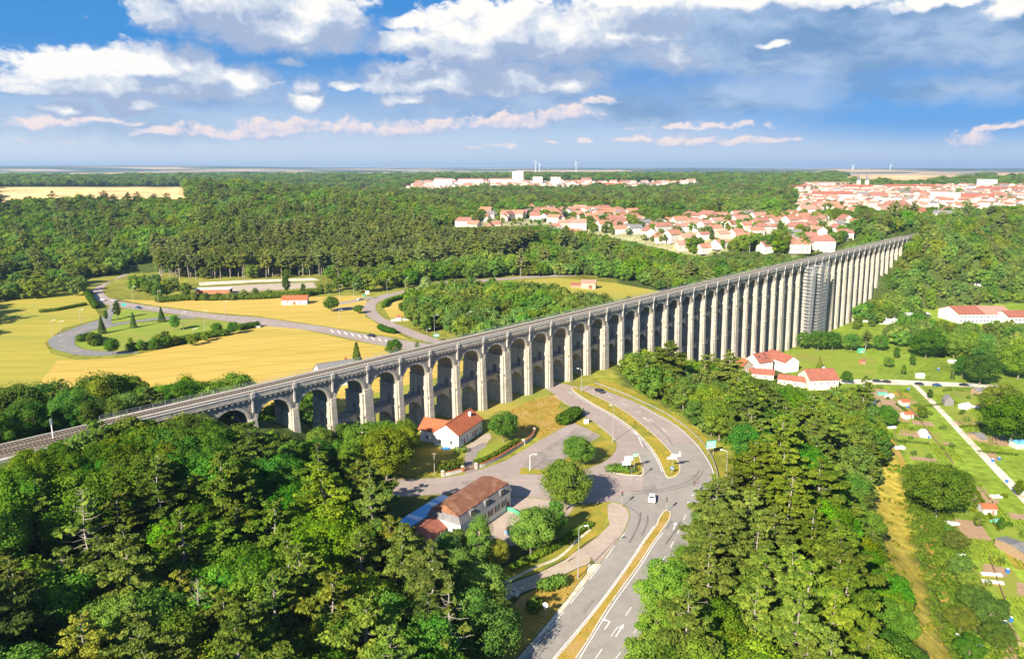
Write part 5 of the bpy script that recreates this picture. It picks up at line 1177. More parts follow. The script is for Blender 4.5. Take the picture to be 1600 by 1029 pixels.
# white houses on the valley floor
grp='white houses below the viaduct'
hz=lambda p: T(*p)
def vh(label,px,py,z,deg,L,W,h,rh,wm,rm,**k):
    x,y,_=U(px,py,z); return house('house',label,'house',(x,y,min(T(x,y),T(x+4,y-4),T(x-4,y+3))),R(deg),L,W,h,rh,wm,rm,**k)
vh('white house with three skylights in its red roof below the viaduct',1187,556,8,27,10,10,5.6,3.8,'wall_white','roof_red',wins=row(0,(-3,0,3),3.4,1,1.3)+row(3,(-2.2,1.5),1.2,1,1.3)+row(0,(-3,3),.9,1,1.4),doors=[(0,0,0,1.1,2.1)],chim=[(-3,1)],cm='wall_white')
sk=[o for o in COL.objects if o.name.startswith('house')][-1]
for x,y in ((-2.5,-2.2),(1.5,-3.2),(2.2,-1.4)):
    zr=5.6+3.8*(1-abs(y)/5)+.24; mb=MB(); s=3.8/5; mb.add([(x-.4,y-.5,zr-.5*s+.05),(x+.4,y-.5,zr-.5*s+.05),(x+.4,y+.5,zr+.5*s+.05),(x-.4,y+.5,zr+.5*s+.05),(x-.4,y-.5,zr-.5*s-.1),(x+.4,y-.5,zr-.5*s-.1),(x+.4,y+.5,zr+.5*s-.1),(x-.4,y+.5,zr+.5*s-.1)],[(0,1,2,3),(4,5,1,0),(5,6,2,1),(6,7,3,2),(7,4,0,3)]); mb.build('skylight',[M['glass']],[q for q in sk.children if q.name.startswith('roof')][0])
vh('white house with a long brown-red roof and tall gable facing the lawn',1221,556,7,111,17,9.5,5.8,3.0,'wall_white','roof_red',wins=row(2,(-6,-3,0,3,6),3.5,1.1,1.4)+row(2,(-6,-1,5),1.,1.1,1.4)+row(3,(-2,2),3.4,.8,1.1),chim=[(-6,.8),(3,-.6)])
vh('white house with a plain salmon tiled roof and pale chimney beside the gravel lane',1279,584,6.5,6,15,12.5,5.2,3.9,'wall_cream','roof_red',wins=row(0,(-5,-1.5,2,5.2),2.6,1,1.3)+row(3,(-3,0),2.,.9,1.3),chim=[(2.8,.8)],doors=[(0,3.6,0,1.1,2.1)],cm='wall_white')
vh('outbuilding with a bright orange roof at the edge of the slope wood',1157,563,7,115,11,8,4.2,3.0,'wall_stone','roof_orange',wins=row(3,(0,),1.2))
vh('low red-roofed lean-to between the white houses and the trees',1190,581,4,-18,12,6.5,3.0,1.7,'wall_cream','roof_red',wins=row(0,(-3,2),1.))
vh('low red-roofed barn joined to the salmon-roofed house',1238,590,4,-28,13,6,3.4,1.6,'wall_cream','roof_red',wins=row(0,(-3,2),1.))
# huts and houses beyond
x,y,_=U(462,474,27); house('field_hut','white field hut with an orange roof beside the dark tree','hut',(x,y,27),R(6),15,8,3.0,1.9,'wall_white','roof_orange',wins=row(0,(-4,3),1.0),doors=[(0,0,0,1.8,2.2)])
x,y,_=U(920,450,27); house('field_barn','small open barn with a faded red roof standing in the far meadow','barn',(x,y,27),R(-12),10,7.5,4.2,1.5,'wall_stone','roof_pink',doors=[(0,1.5,0,3,3)])
x,y,_=U(900,449,27); house('lean_to','low red-roofed shed beside the field barn','shed',(x,y,27),R(-6),7,4.5,2.4,.8,'wood','roof_red')
x,y,_=U(531,597,27); house('house','grey-roofed house with a white gable behind the first arches','house',(x,y,27),R(32),17,10,5.2,3.2,'wall_white','roof_grey',wins=row(3,(-2,2),1.4)+row(0,(-5,0,5),1.4),chim=[(3,.6)])
x,y,_=U(622,506,27)
wl=thing('calvary','small white roadside monument with a red figure niche inside the road bend','monument',(*U(623,501,27)[:2],27),.4); mb=MB(); mb.box(-4.2,5.5,-.3,.3,-.3,1.1); mb.build('low_wall',[M['wall_white']],wl); mb=MB(); mb.box(-1.2,1.2,-.9,.9,0,2.2); mb.frus(-1.5,1.5,-1.2,1.2,2.202,-.1,.1,-.1,.1,3.6,1); mb.build('shrine',[M['wall_white'],M['roof_red']],wl)
bl=thing('low_pavilion','long low brown-walled pavilion with a pale flat roof beside the sandy yard','pavilion',(*U(335,458,27)[:2],27),.05); mb=MB(); mb.box(-11,11,-3,3,-.5,3.0); mb.build('wall',[M['brick']],bl); mb=MB(); mb.box(-11.5,11.5,-3.6,3.6,3.002,3.4); mb.build('roof',[M['sheet_white']],bl)
# long red-roofed building on the right and its neighbours
def vb(name,label,cat,px,py,up,deg,L,W,h,rh,wm,rm,nw=6,rows=(1.2,),group=None,hip=0.,w=1.6,hh=1.5):
    x,y,_=G(px,py,up); z=min(T(x+a,y+b) for a in (-L*.35,0,L*.35) for b in (-W*.35,W*.35))
    return house(name,label,cat,(x,y,z),R(deg),L,W,h,rh,wm,rm,hip,[q for zz in rows for q in row(0,np.linspace(-L*.43,L*.43,nw),zz,w,hh)],group=group)
vb('long_building','long white hall with a broad red roof at the foot of the wooded hillside','hall',1508,483,8,3,24,24,6.5,4.0,'wall_white','roof_red',8,(1.0,3.8))
vb('long_building','grey-roofed middle section of the white hall at the foot of the hillside','hall',1546,483,8,3,20,23,6.4,3.9,'wall_white','roof_pink',7,(1.0,3.8))
vb('long_building','maroon-roofed long hall beyond the grey-roofed section of the white hall','hall',1597,488,8,2,30,17,6.2,3.2,'wall_white','roof_red',10,(1.0,3.6))
vb('shed','white shed with a small red roof in the clearing below the hillside','shed',1383,493,2,4,11,7,3.4,.9,'wall_white','roof_red',3)
vb('shed','long pale low shed in the clearing below the hillside','shed',1400,503,1,4,26,4,2.6,.4,'wall_cream','sheet_white',4)
vb('shed','white gabled shed nearest the viaduct feet in the clearing','shed',1352,497,2,-10,9,7,3.6,1.2,'wall_white','sheet_white',3)
vb('shed','pale flat-roofed workshop by the trees below the hillside','shed',1433,492,2,5,16,6,3.0,.4,'wall_grey','sheet_white',4)
vb('house','salmon-roofed house alone in the hillside trees, largest of its cluster','house',1575,396,6,10,17,12,6,3.6,'wall_white','roof_pink',4,(1.2,3.8))
vb('house','orange-roofed house below the salmon-roofed one in the hillside cluster','house',1578,407,5,-20,13,9,5,2.8,'wall_cream','roof_orange',3)
vb('house','white house with a grey and red roof at the near end of the hillside cluster','house',1540,404,5,20,14,9,4.6,2.4,'wall_white','roof_red',3)
vb('house','small white house with a dark roof below the hillside cluster','house',1530,414,4,15,10,7,3.6,1.8,'wall_white','roof_grey',2)
vb('long_building','white sheet-roofed depot among trees high on the hillside','depot',1585,374,4,-3,44,15,5,1.0,'wall_white','sheet_white',8)
# town: a few house shapes, copied
TWN=[]
cols=[('wall_white','tile_town'),('wall_town','tile_town_light'),('wall_cream','tile_town'),('wall_white','roof_pink'),('wall_cream','tile_town_light'),('wall_grey','tile_town'),('wall_town','roof_grey'),('wall_pink','roof_pink')]
def proto(i):
    wm,rm=cols[i%8]; L=(11,13,10,15,12,18,11,12)[i%8]; W=(8.5,9,8.5,9.5,9,10,9,8)[i%8]; h=(4.2,5.6,3.6,5.8,4.8,6.4,5.2,4.4)[i%8]; rh=(2.7,2.9,3.,2.8,3.1,3,2.6,2.6)[i%8]
    ws=[q for zz in ((1.0,) if h<5 else (1.0,3.6)) for q in row(0,np.linspace(-L*.33,L*.33,3),zz,1.1,1.4)]+row(3,(-W*.2,W*.2),1.2,1,1.3)+row(1,(-W*.2,W*.2),1.2,1,1.3)
    return house('town_house','x','house',(0,-900,-40),0,L,W,h,rh,wm,rm,2.6 if i in (2,5) else 0,ws,[(L*.25,.6)])
PRO=[proto(i) for i in range(8)]; PUSED=[False]*8
CN=['white house with red roof','white house with orange roof','cream house with hipped red roof','white house with faded roof','cream house with orange roof','grey house with hipped red roof','white house with grey roof','pink house with faded roof']
occ=[]
def town(poly_px,sp,name,n,base,jit=30,sc=(.9,1.15)):
    poly=GP(poly_px); c=poisson(poly,sp,.3); rnd.shuffle(c); k=0
    for x,y in c:
        z=T(x,y)
        if k>=n: break
        if not visible(x,y,z+6): continue
        if any((x-a)**2+(y-b)**2<12**2 for a,b in occ): continue
        occ.append((x,y)); i=rnd.randrange(8)
        lab=f"{CN[i]} in {name}"
        if not PUSED[i]: o=PRO[i]; PUSED[i]=True
        else: o=copy_tree(PRO[i])
        s=rnd.uniform(*sc); o.location=(x,y,z-.2); o.rotation_euler=(0,0,R(base+rnd.choice((0,0,90,180))+rnd.uniform(-jit,jit)*.5)); o.scale=(s,s,s*rnd.uniform(.9,1.15)); o['label']=lab; o['group']=f"{CN[i].replace('house','houses',1)} in {name}"
        k+=1
    return k
for px,py,L,W,h,i,deg,lab in ((1246,392,16,12,6.5,1,12,'broad white house with an orange roof just behind the viaduct deck'),(1281,390,20,13,8,0,8,'tall white house with a red hipped roof, largest just behind the viaduct deck'),(1297,381,12,10,5,1,-20,'white house with an orange roof tucked behind the tallest one by the deck'),
     (1228,383,13,10,5,3,20,'white house with a faded roof behind the broad orange-roofed one'),(1262,377,14,10,5,0,0,'white house with a red roof in the second row behind the deck'),(1207,386,13,10,5,4,-15,'cream house with an orange roof at the lower end of the near quarter'),(1186,381,12,9,4.6,0,20,'white house with a red roof at the lowest edge of the near quarter'),
     (1163,377,14,10,5,1,-10,'white house with an orange roof facing the centre wood'),(1318,372,13,10,5,0,10,'white house with a red roof highest behind the deck'),(1240,372,12,9,5,6,15,'white house with a grey roof in the near quarter')):
    x,y,_=G(px,py); occ.append((x,y)); wm,rm=cols[i]; z=T(x,y); ws=row(0,np.linspace(-L*.34,L*.34,4),1.,1.2,1.4)+(row(0,np.linspace(-L*.34,L*.34,4),h-2.2,1.2,1.4) if h>5 else [])+row(3,(-2,2),1.2,1.1,1.3)
    house('town_house',lab,'house',(x,y,z-.3),R(deg)-math.atan2(x,y)*.5,L,W,h,W*.3,wm,rm,2.8 if 'hipped' in lab else 0,ws,[(L*.2,.8)])
n0=0
n0+=town([(1075,402),(1130,394),(1170,398),(1250,402),(1300,384),(1345,362),(1300,345),(1200,340),(1100,345),(1000,352),(1010,372)],15,'the quarter beside the far end of the viaduct',92,20)
n0+=town([(925,362),(1000,374),(1060,390),(1010,352),(1000,336),(920,332)],16,'the quarter above the centre wood',38,10)
n0+=town([(860,372),(925,376),(925,334),(880,330),(840,336)],17,'the streets climbing from the centre wood',22,0)
n0+=town([(688,356),(760,362),(830,352),(885,346),(880,328),(820,330),(740,334),(690,344)],15,'the row of houses on the wooded ridge',34,-15)
n0+=town([(1250,340),(1350,345),(1440,342),(1520,330),(1600,330),(1600,296),(1260,296)],24,'the town centre on the plateau',74,5,20,(1.1,1.6))
n0+=town([(620,303),(660,287),(700,285),(950,286),(1080,287),(1080,294),(900,297),(700,301),(640,304)],30,'the far hilltop suburb',60,0,20,(1.2,1.7))
print('town houses',n0)
# larger town buildings
def big(label,px,py,px_w,h,wm,rm,D=14,rh=3,deg=3,rows=3,nw=7,cat='building',name='apartment_block',up=0,hip=0.):
    x,y,_=G(px,py); d=y*CP-(T(x,y)-HC)*SP; L=px_w*d/F; z=T(x,y); t=thing(name,label,cat,(x,y,z-.5),R(deg)-math.atan2(x,y))
    link('wall',wall_mesh(L,D,h,rh,M[wm],hip,3),t)
    if rh<.7: mb=MB(); mb.box(-L/2-.2,L/2+.2,-D/2-.2,D/2+.2,h+rh+.0,h+rh+.5); mb.build('roof',[M[rm]],t)
    else: link('roof',roof_mesh(L,D,h,rh,M[rm],hip,.5),t)
    for i in range(rows):
        for u in np.linspace(-L*.44,L*.44,nw):
            mb=MB(); w=min(L/nw*.5,2.2); mb.box(u-w/2,u+w/2,-D/2-.06,-D/2-.01,1.4+i*(h-1)/rows,1.4+i*(h-1)/rows+1.7); mb.build('window',[M['glass']],t)
    return t
big('big white barrack block with a dark red roof standing over the near quarter',1299,318,57,15,'wall_white','roof_red',16,4,4,4,9)
big('cream corner block beside the big white barracks',1223+22,304,22,15,'wall_cream','roof_red',18,3,-18,4,4)
big('pale yellow apartment block with balconies below the town park',1385,325,38,13,'wall_cream','sheet_white',14,.5,8,4,8)
big('long white school with a red roof at the plateau edge',1410,340,60,8,'wall_white','roof_red',14,3,2,2,12)
big('modern white block with dark window bands in the town centre',1475,319,40,17,'wall_white','sheet_white',16,.5,2,5,12)
big('grey glazed block beside the modern white block',1503,318,14,15,'wall_grey','roof_grey',14,.5,0,4,5)
big('red-roofed stone building with a gable beside the glazed block',1525,320,44,12,'wall_cream','roof_red',16,5,-6,3,7)
big('long grey flat-roofed hall at the right edge of the plateau',1572,322,34,8,'wall_grey','roof_grey',16,.5,-5,2,7)
big('white villa with a slate roof at the plateau edge',1475,343,30,7,'wall_white','roof_grey',12,3,-10,2,5)
big('white slab tower on the skyline, tallest of the suburb',809,285,17,30,'wall_white','sheet_white',16,.5,0,7,4)
big('pale square tower second along the suburb skyline',840,291,15,24,'wall_white','sheet_white',15,.5,0,6,4)
big('pale square tower third along the suburb skyline',868,292,15,25,'wall_white','sheet_white',15,.5,0,6,4)
big('low white block next to the third tower',892,294,16,13,'wall_white','sheet_white',14,.5,0,3,5)
big('long white apartment slab, first on the hilltop',693,293,28,22,'wall_white','roof_pink',15,2,-6,5,9)
big('long white apartment slab with a brown roof, middle of the hilltop',735,291,38,19,'wall_white','roof_red',15,2,0,4,11)
big('long white apartment slab beside the towers',783,290,34,18,'wall_cream','roof_red',15,2,0,4,10)
big('white blocks terrace at the end of the suburb',1172,296,26,14,'wall_white','sheet_white',14,.5,0,4,7)
big('white low terrace by the trees at the end of the suburb',1110,297,50,10,'wall_white','roof_pink',14,2,0,2,10)
big('orange-roofed long terrace in the far suburb',945,293,50,9,'wall_cream','roof_orange',14,3,0,2,10)
big('white church-like building on the plateau skyline',1540,297,26,20,'wall_white','sheet_white',20,4,8,3,4)
big('white works hall beyond the forest on the valley side',545,306,90,9,'wall_white','sheet_white',40,1,0,1,10,'works','works_hall')
big('pale town block with a red roof near the barracks',1340,303,40,14,'wall_cream','roof_red',16,4,5,3,7)
big('long cream block across the town centre',1420,301,70,13,'wall_cream','roof_red',16,4,0,3,11)
big('white station block beyond the town centre',1300,294,80,13,'wall_white','roof_pink',18,3,0,3,12)
big('pale long block with many windows by the park',1560,305,60,12,'wall_cream','roof_red',16,4,0,3,9)
for px,lab in ((1340,'slim white twin spire in the town centre, the nearer to the barracks'),(1353,'slim white twin spire in the town centre, the one beside the dome')):
    x,y,_=G(px,300); t=thing('church_spire',lab,'spire',(x,y,T(x,y)-1)); mb=MB(); mb.box(-3,3,-3,3,0,26); mb.build('tower',[M['wall_cream']],t); mb=MB(); mb.frus(-3.2,3.2,-3.2,3.2,26.002,-.1,.1,-.1,.1,40); mb.build('spire',[M['roof_grey']],t)
# the farther town reads as one mass of roofs
mb=MB()
def roofs(poly,sp,hh,n):
    c=poisson(GP(poly),sp,.35); rnd.shuffle(c)
    for x,y in c[:n]:
        if any((x-a)**2+(y-b)**2<13**2 for a,b in occ): continue
        z=T(x,y); a=rnd.choice((0,1.57))+rnd.uniform(-.4,.4); L=rnd.uniform(10,24); W=rnd.uniform(8,11); h=rnd.uniform(*hh); rh=W*.3; cs,sn=math.cos(a),math.sin(a)
        v=[(-L/2,-W/2,-2),(L/2,-W/2,-2),(L/2,W/2,-2),(-L/2,W/2,-2),(-L/2,-W/2,h),(L/2,-W/2,h),(L/2,W/2,h),(-L/2,W/2,h),(L/2,0,h+rh),(-L/2,0,h+rh)]
        v=[(x+p*cs-q*sn,y+p*sn+q*cs,z+r) for p,q,r in v]; m=rnd.choice((0,0,0,1)); r=rnd.choice((2,2,3,4,4,4,5))
        mb.add(v,[(0,1,5,4),(2,3,7,6),(1,2,6,8,5),(3,0,4,9,7)],m); mb.add(v,[(4,5,8,9),(6,7,9,8)],r)
roofs([(1250,330),(1420,336),(1600,330),(1620,292),(1250,292)],17,(5,12),700)
roofs([(620,303),(660,287),(700,285),(950,286),(1090,287),(1090,295),(900,297),(700,301),(640,304)],24,(5,10),300)
roofs([(120,285),(300,285),(300,282),(120,282)],60,(6,9),40)
roofs([(500,306),(600,306),(600,301),(500,301)],30,(5,8),40)
tag(mb.build('distant_town',[M['wall_town'],M['wall_cream'],M['tile_town'],M['tile_town_light'],M['roof_pink'],M['roof_grey']]),kind='stuff')
# wind turbines on the horizon
def turbine(px,tip,rz,lab):
    x,y=[9000*q for q in ray(px,264)[:2]]; z=T(x,y); top=HC+9000*(264-tip)/1150*1.0-30; t=thing('wind_turbine',lab,'wind turbine',(x,y,z),math.radians(rz),'wind turbines on the horizon')
    hgt=top-z; mb=MB(); mb.tube([(0,0,-2),(0,0,hgt)],[3.4,1.8],10); mb.build('tower',[M['sign_white']],t); mb=MB(); mb.box(-2,2,-6,6,hgt,hgt+4); mb.build('nacelle',[M['sign_white']],t)
    for k in range(3):
        a=k*2.094+rz; mb=MB(); mb.tube([(0,-6.6,hgt+2),(math.cos(a)*8,-6.6,hgt+2+math.sin(a)*8),(math.cos(a)*38,-6.6,hgt+2+math.sin(a)*38)],[1.6,2.2,.5],6); mb.build('blade',[M['sign_white']],t)
for px,tip,rz,lab in ((837,250,10,'wind turbine on the horizon, the tallest of the pair above the suburb'),(843,253,40,'wind turbine on the horizon beside the tallest one'),(900,251,0,'wind turbine standing alone on the horizon'),(1332,256,30,'wind turbine on the horizon above the barracks'),(1391,255,15,'wind turbine on the horizon above the town park')): turbine(px,tip,rz,lab)
# ------------------------------------------------------------------ vehicles
def car_data(L=4.2,W=1.76,H=1.46,van=False):
    pr=[(-.5,.30),(-.5,.62),(-.47,.70),(-.26 if not van else -.40,.78),(-.13 if not van else -.33,.99),(.22 if not van else .42,1.0),(.36 if not van else .49,.74),(.47,.66),(.5,.50),(.49,.30)]
    body=MB(); n=len(pr); ws=[.94,1,1,.97,.80,.78,.96,.98,.95,.92]
    for s in (-1,1): body.v+=[(x*L,s*W/2*w,z*H) for (x,z),w in zip(pr,ws)]
    body.f+=[tuple(range(n))[::-1],tuple(range(n,2*n))]+[(i,(i+1)%n,n+(i+1)%n,n+i) for i in range(n)]; body.f=[q[::-1] for q in body.f]; body.m+=[0]*(n+2)
    gl=MB()
    def pane(a,b,k,e=.02):
        (x0,z0),(x1,z1)=a,b; dx,dz=x1-x0,z1-z0; l=math.hypot(dx*L,dz*H); nx_,nz_=-dz*H/l,dx*L/l
        P=lambda t,s,w: ((x0+dx*t)*L+nx_*e,s*W/2*w,(z0+dz*t)*H+nz_*e)
        q=[P(.1,-1,.82),P(.1,1,.82),P(.92,1,.70),P(.92,-1,.70)]; gl.add(q,[(0,1,2,3)] if k else [(3,2,1,0)])
    pane(pr[3],pr[4],True); pane(pr[6],pr[5],False)
    for s in (-1,1):
        q=[(pr[3][0]*L+.28,s*(W/2*.965+.012),.775*H),(pr[6][0]*L-.22,s*(W/2*.96+.012),.76*H),(pr[5][0]*L-.03,s*(W/2*.805+.012),.955*H),(pr[4][0]*L+.1,s*(W/2*.825+.012),.95*H)]
        gl.add(q,[(0,1,2,3)] if s<0 else [(3,2,1,0)])
    wh=MB(); wh.disc((0,0,0),(0,1,0),.31,.2,14); rim=MB(); rim.disc((0,0,0),(0,1,0),.19,.215,10)
    hl=MB(); hl.box(-.04,.04,-.17,.17,-.07,.07)
    return dict(L=L,W=W,H=H,body=body,gl=gl,wh=wh.data('wheel',[M['tyre']]),rim=rim.data('rim',[M['metal']]),hl=hl)
CD=car_data(); CDV=car_data(5.2,1.95,2.1,True)
LW=mat('headlight',(.8,.8,.78),rough=.2); LRd=mat('tail_light',(.4,.02,.02),rough=.3)
LWd=CD['hl'].data('headlight',[LW]); LRm=CD['hl'].data('tail_light',[LRd])
def car(px,py,z,ax,col,label,van=False,group=None):
    # ax: photo position further along the way it faces
    d=CDV if van else CD; x,y,_=U(px,py,z); x2,y2,_=U(*ax,z)
    t=thing('van' if van else 'car',label,'van' if van else 'car',(x,y,z+.075),math.atan2(y2-y,x2-x),group)
    link('body',d['body'].data('body',[M[col]]),t); link('window_glass',d['gl'].data('window_glass',[M['glass']]),t)
    for sx in (-.31,.30):
        for s in (-1,1): w=link('wheel',d['wh'],t); w.location=(sx*d['L'],s*(d['W']/2-.08),.31); link('rim',d['rim'],w)
    for s in (-1,1):
        for m,xx in ((LWd,.49),(LRm,-.5)): o=link('headlight' if m is LWd else 'tail_light',m,t); o.location=(xx*d['L'],s*d['W']*.33,.56*d['H'])
    return t
car(1018.5,782,27,(1024,720),'car_white','white hatchback driving through the junction away from the viaduct' if 0 else 'white hatchback waiting in the middle of the road junction')
car(937,613,27,(960,622),'car_dark','dark car coming out from under the viaduct on the road')
car(580,526,27,(550,521),'car_dark','dark car on the highway striping beyond the viaduct')
car(562,480.5,27,(540,481),'car_dark','dark car waiting on the short slip beside the road bend')
car(563,469,27,(545,472),'car_silver','silver car behind the dark one at the road bend')
car(160,470,27,(150,464),'car_white','white car on the highway nearest the wooded corner')
car(178,471,27,(190,473),'car_silver','silver car following the white car on the highway')
car(216,482,27,(240,486),'car_blue','pale blue car on the highway beside the lawn')
car(143,459,27,(139,456),'car_dark','dark lorry-sized van in the shade of the highway curve',True)
for px,py,c,lab in ((1370,597,'car_dark','dark car parked on the gravel lane, the one nearest the white houses'),(1385,598,'car_dark','dark car parked on the gravel lane, second from the white houses'),(1436,601.5,'car_dark','dark car parked just past the lane junction'),(1464,603.5,'car_blue','dark blue car parked midway along the lane past the junction'),(1506,603,'car_dark','dark car at the shaded end of the gravel lane'),(1514,603.5,'car_silver','silver car parked behind the dark car at the end of the lane')): car(px,py,0,(px+20,py+1.4),c,lab)
car(784+1,1200,27,(800,1150),'car_white','x') if 0 else None
# ------------------------------------------------------------------ street furniture
def lamp(px,py,z,h,arm,label,m='metal',two=False,xy=None):
    x,y=xy or U(px,py,z)[:2]; t=thing('street_lamp',label,'street lamp',(x,y,z),arm,'street lamps')
    mb=MB(); mb.tube([(0,0,-.3),(0,0,.9),(0,0,h)],[.13,.11,.06],8); mb.box(-.22,.22,-.22,.22,-.05,.06); mb.build('pole',[M[m]],t)
    for s in ((1,-1) if two else (1,)):
        mb=MB(); mb.tube([(0,0,h-.15),(s*.5,0,h+.15),(s*1.25,0,h+.22)],[.05,.045,.04],6); mb.build('arm',[M[m]],t)
        mb=MB(); mb.frus(s*1.2-.05 if s>0 else s*1.95,s*1.95 if s>0 else s*1.2+.05,-.17,.17,h+.15,s*1.2 if s>0 else s*1.9,s*1.9 if s>0 else s*1.2,-.12,.12,h+.34); mb.build('lantern',[M['metal_white']],t)
    return t
lamp(903,903,27,11.2,.2,'tall street lamp on the dry bank beside the sloping footpath')
lamp(957,691,27.05,11.2,2.0,'tall street lamp on the grass verge at the tip of the old parking area')
lamp(828,735,27,4.6,0,'short white post lamp at the entrance of the old parking area','metal_white')
lamp(908,614,27,9,2.5,'street lamp standing by the pier where the road passes under the viaduct')
lamp(1133,765,27,10.5,2.6,'street lamp behind the guard rail near the teal sign')
lamp(1085,842,27,8.5,2.9,'street lamp at the outer kerb opposite the traffic lights')
lamp(1092,652,25,6.5,2.6,'street lamp among the trees above the curve of the road')
lamp(985,589,26,5.5,2.6,'street lamp half hidden in the trees next to the viaduct')
lamp(986,587,26,5.5,2.6,'x') if 0 else None
for px,py,h,lab in ((96,531,9,'lamp outside the hairpin, first from the ripe field'),(83,529,9,'lamp outside the hairpin at its sharpest point'),(287,515,9,'lamp on the loop lawn by the spruces'),(320,515,9.5,'lamp on the loop lawn nearest the highway'),(303,533,6,'short lamp among the bushes of the loop'),(173,500,7,'lamp beside the dark trees of the hairpin'),(126,504,7,'lamp outside the hairpin near the meadow'),
   (208,470,9,'lamp on the highway verge by the wood'),(248,478,9,'lamp on the highway verge beside the young trees'),(531,470,10,'lamp in the far field beyond the white hut'),(605,461,10,'lamp on the outside of the road bend'),(634,455,9,'lamp in front of the dark wood at the bend'),(553,466,9,'lamp at the slip road by the bend'),(679,527,11,'lamp by the green sign behind the viaduct'),(731,525,12,'lamp in front of the bend wood behind the viaduct'),(637,497,8,'lamp at the wood edge inside the bend'),(667,530,5,'small lamp between the two roads behind the viaduct'),
   (713,434,8,'lamp on the far upper road, first'),(773,433,8,'lamp on the far upper road beside the white van'),(194,415,9,'lamp on the pale country road by the dark forest'),(168,419,9,'lamp on the pale country road near the highway'),(351,490,7,'lamp in the field beside the highway'),(530,505,7,'lamp in the small field above the highway')): lamp(px,py,27,h,.3,lab)
def post(t,h,r=.05,x=0,y=0): mb=MB(); mb.tube([(x,y,-.3),(x,y,h)],r,6); return mb.build('post',[M['metal']],t)
def plate(t,name,x0,x1,z0,z1,m,y=-.08,th=.05,back=True):
    mb=MB(); mb.box(x0,x1,y-th,y,z0,z1); return mb.build(name,[M[m]],t)
def bars(t,par,x0,x1,z0,z1,n,m,y):
    # lines of lettering too small to read
    mb=MB(); hh=(z1-z0)/(2*n+1)
    for i in range(n):
        z=z0+hh*(2*i+1); x=x0+.12
        while x<x1-.2: w=rnd.uniform(.12,.4); mb.box(x,min(x+w,x1-.1),y-.012,y-.002,z,z+hh); x+=w+.1
    return mb.build('lettering',[M[m]],par)
def sign(name,label,px,py,z,rz,cat='road sign',group=None):
    x,y,_=U(px,py,z); t=thing(name,label,cat,(x,y,z),rz,group)
    if name=='direction_sign': t.scale=(.82,.82,.88)
    return t
t=sign('direction_sign','cluster of white direction boards and a small green board on the hedge island',986,738,27.1,.15)
post(t,4.6,.07,-1.6); post(t,6.2,.07,1.0)
p=plate(t,'board',-3.2,-.2,2.6,3.9,'sign_white'); bars(t,p,-3.2,-.2,2.6,3.9,2,'metal_dark',-.13)
p=plate(t,'board',-2.4,.4,4.1,5.5,'sign_white',-.06); bars(t,p,-2.4,.4,4.1,5.5,2,'metal_dark',-.11)
p=plate(t,'board',.3,2.1,5.1,6.4,'sign_green',-.06); bars(t,p,.3,2.1,5.1,6.4,2,'sign_white',-.11)
t=sign('direction_sign','white arrow-shaped direction boards at the tip of the grass median',1050,735,27.1,.1)
post(t,5.4,.07); p=plate(t,'board',-1.9,1.4,3.9,4.6,'sign_white'); bars(t,p,-1.9,1.4,3.9,4.6,1,'metal_dark',-.13)
p=plate(t,'board',-.9,2.6,4.7,5.4,'sign_white'); bars(t,p,-.9,2.6,4.7,5.4,1,'metal_dark',-.13)
t=sign('round_sign','round blue keep-right sign below the arrow boards on the median tip',1049.5,741,27.1,.1); post(t,2.2); mb=MB(); mb.disc((0,-.08,1.9),(0,1,0),.5,.05,18); mb.build('disc',[M['sign_blue']],t); mb=MB(); mb.add([(-.3,-.13,2.1),(-.18,-.13,2.2),(.3,-.13,1.75),(.18,-.13,1.63)],[(3,2,1,0)]); mb.build('arrow_mark',[M['sign_white']],t)
t=sign('direction_sign','large teal and white direction board on two posts beside the outer kerb',1110,712,27,.35); post(t,5.4,.08,-1.1); post(t,5.4,.08,1.1)
p=plate(t,'board',-2.0,2.0,3.2,5.4,'sign_cyan'); plate(t,'lower_board',-2.0,2.0,2.75,3.19,'sign_white'); bars(t,p,-1.9,1.9,3.3,5.3,3,'sign_white',-.13)
t=sign('direction_sign','green direction board in the verge behind the viaduct where the roads fork',682,533,27,.3); post(t,3.2,.08,0); p=plate(t,'board',-1.8,1.8,2.4,4.4,'sign_green'); bars(t,p,-1.7,1.7,2.5,4.3,2,'sign_white',-.13)
t=sign('direction_sign','white direction board with a green one beside it at the distant road bend',574,468,27,.3); post(t,6,.08); plate(t,'board',-1.4,1.6,4,6.4,'sign_white'); plate(t,'board',-3.4,-1.6,2.2,3.6,'sign_cyan')
t=sign('direction_sign','small green board on the highway verge near the parked lawn trees',194,481,27,.2); post(t,2.4,.07); plate(t,'board',-1.4,1.4,1.6,3.2,'sign_cyan')
t=sign('round_sign','round white-faced sign on a thin post in the dry bank',852,967,27,-.25); post(t,3.1); mb=MB(); mb.disc((0,-.08,3.0),(0,1,0),.52,.05,20); mb.build('disc',[M['sign_white']],t); mb=MB(); mb.disc((0,-.116,3.0),(0,1,0),.12,.02,10); mb.build('mark',[M['metal_dark']],t)
def light(px,py,label,rz=0,h=3.2):
    t=sign('traffic_light',label,px,py,27.05,rz,'traffic light'); post(t,h,.06); mb=MB(); mb.box(-.2,.2,-.28,.02,h-.1,h+1.0); hd=mb.build('signal_head',[M['metal_dark']],t)
    for i,c in enumerate((LRd,M['roof_orange'],M['sign_green'])): mb=MB(); mb.disc((0,-.29,h+.82-.33*i),(0,1,0),.11,.03,10); mb.build('lens',[c],hd)
light(971.5,792,'traffic light on the pavement corner below the tree shadow',.2); light(1041,802,'traffic light on the near tip of the long dry median',-.2); light(1084,776,'traffic light standing in the carriageway edge near the kerb',-.3); light(986,752,'traffic light in front of the clipped hedge island',.1); light(1003,745,'traffic light at the corner of the hedge island',.1)
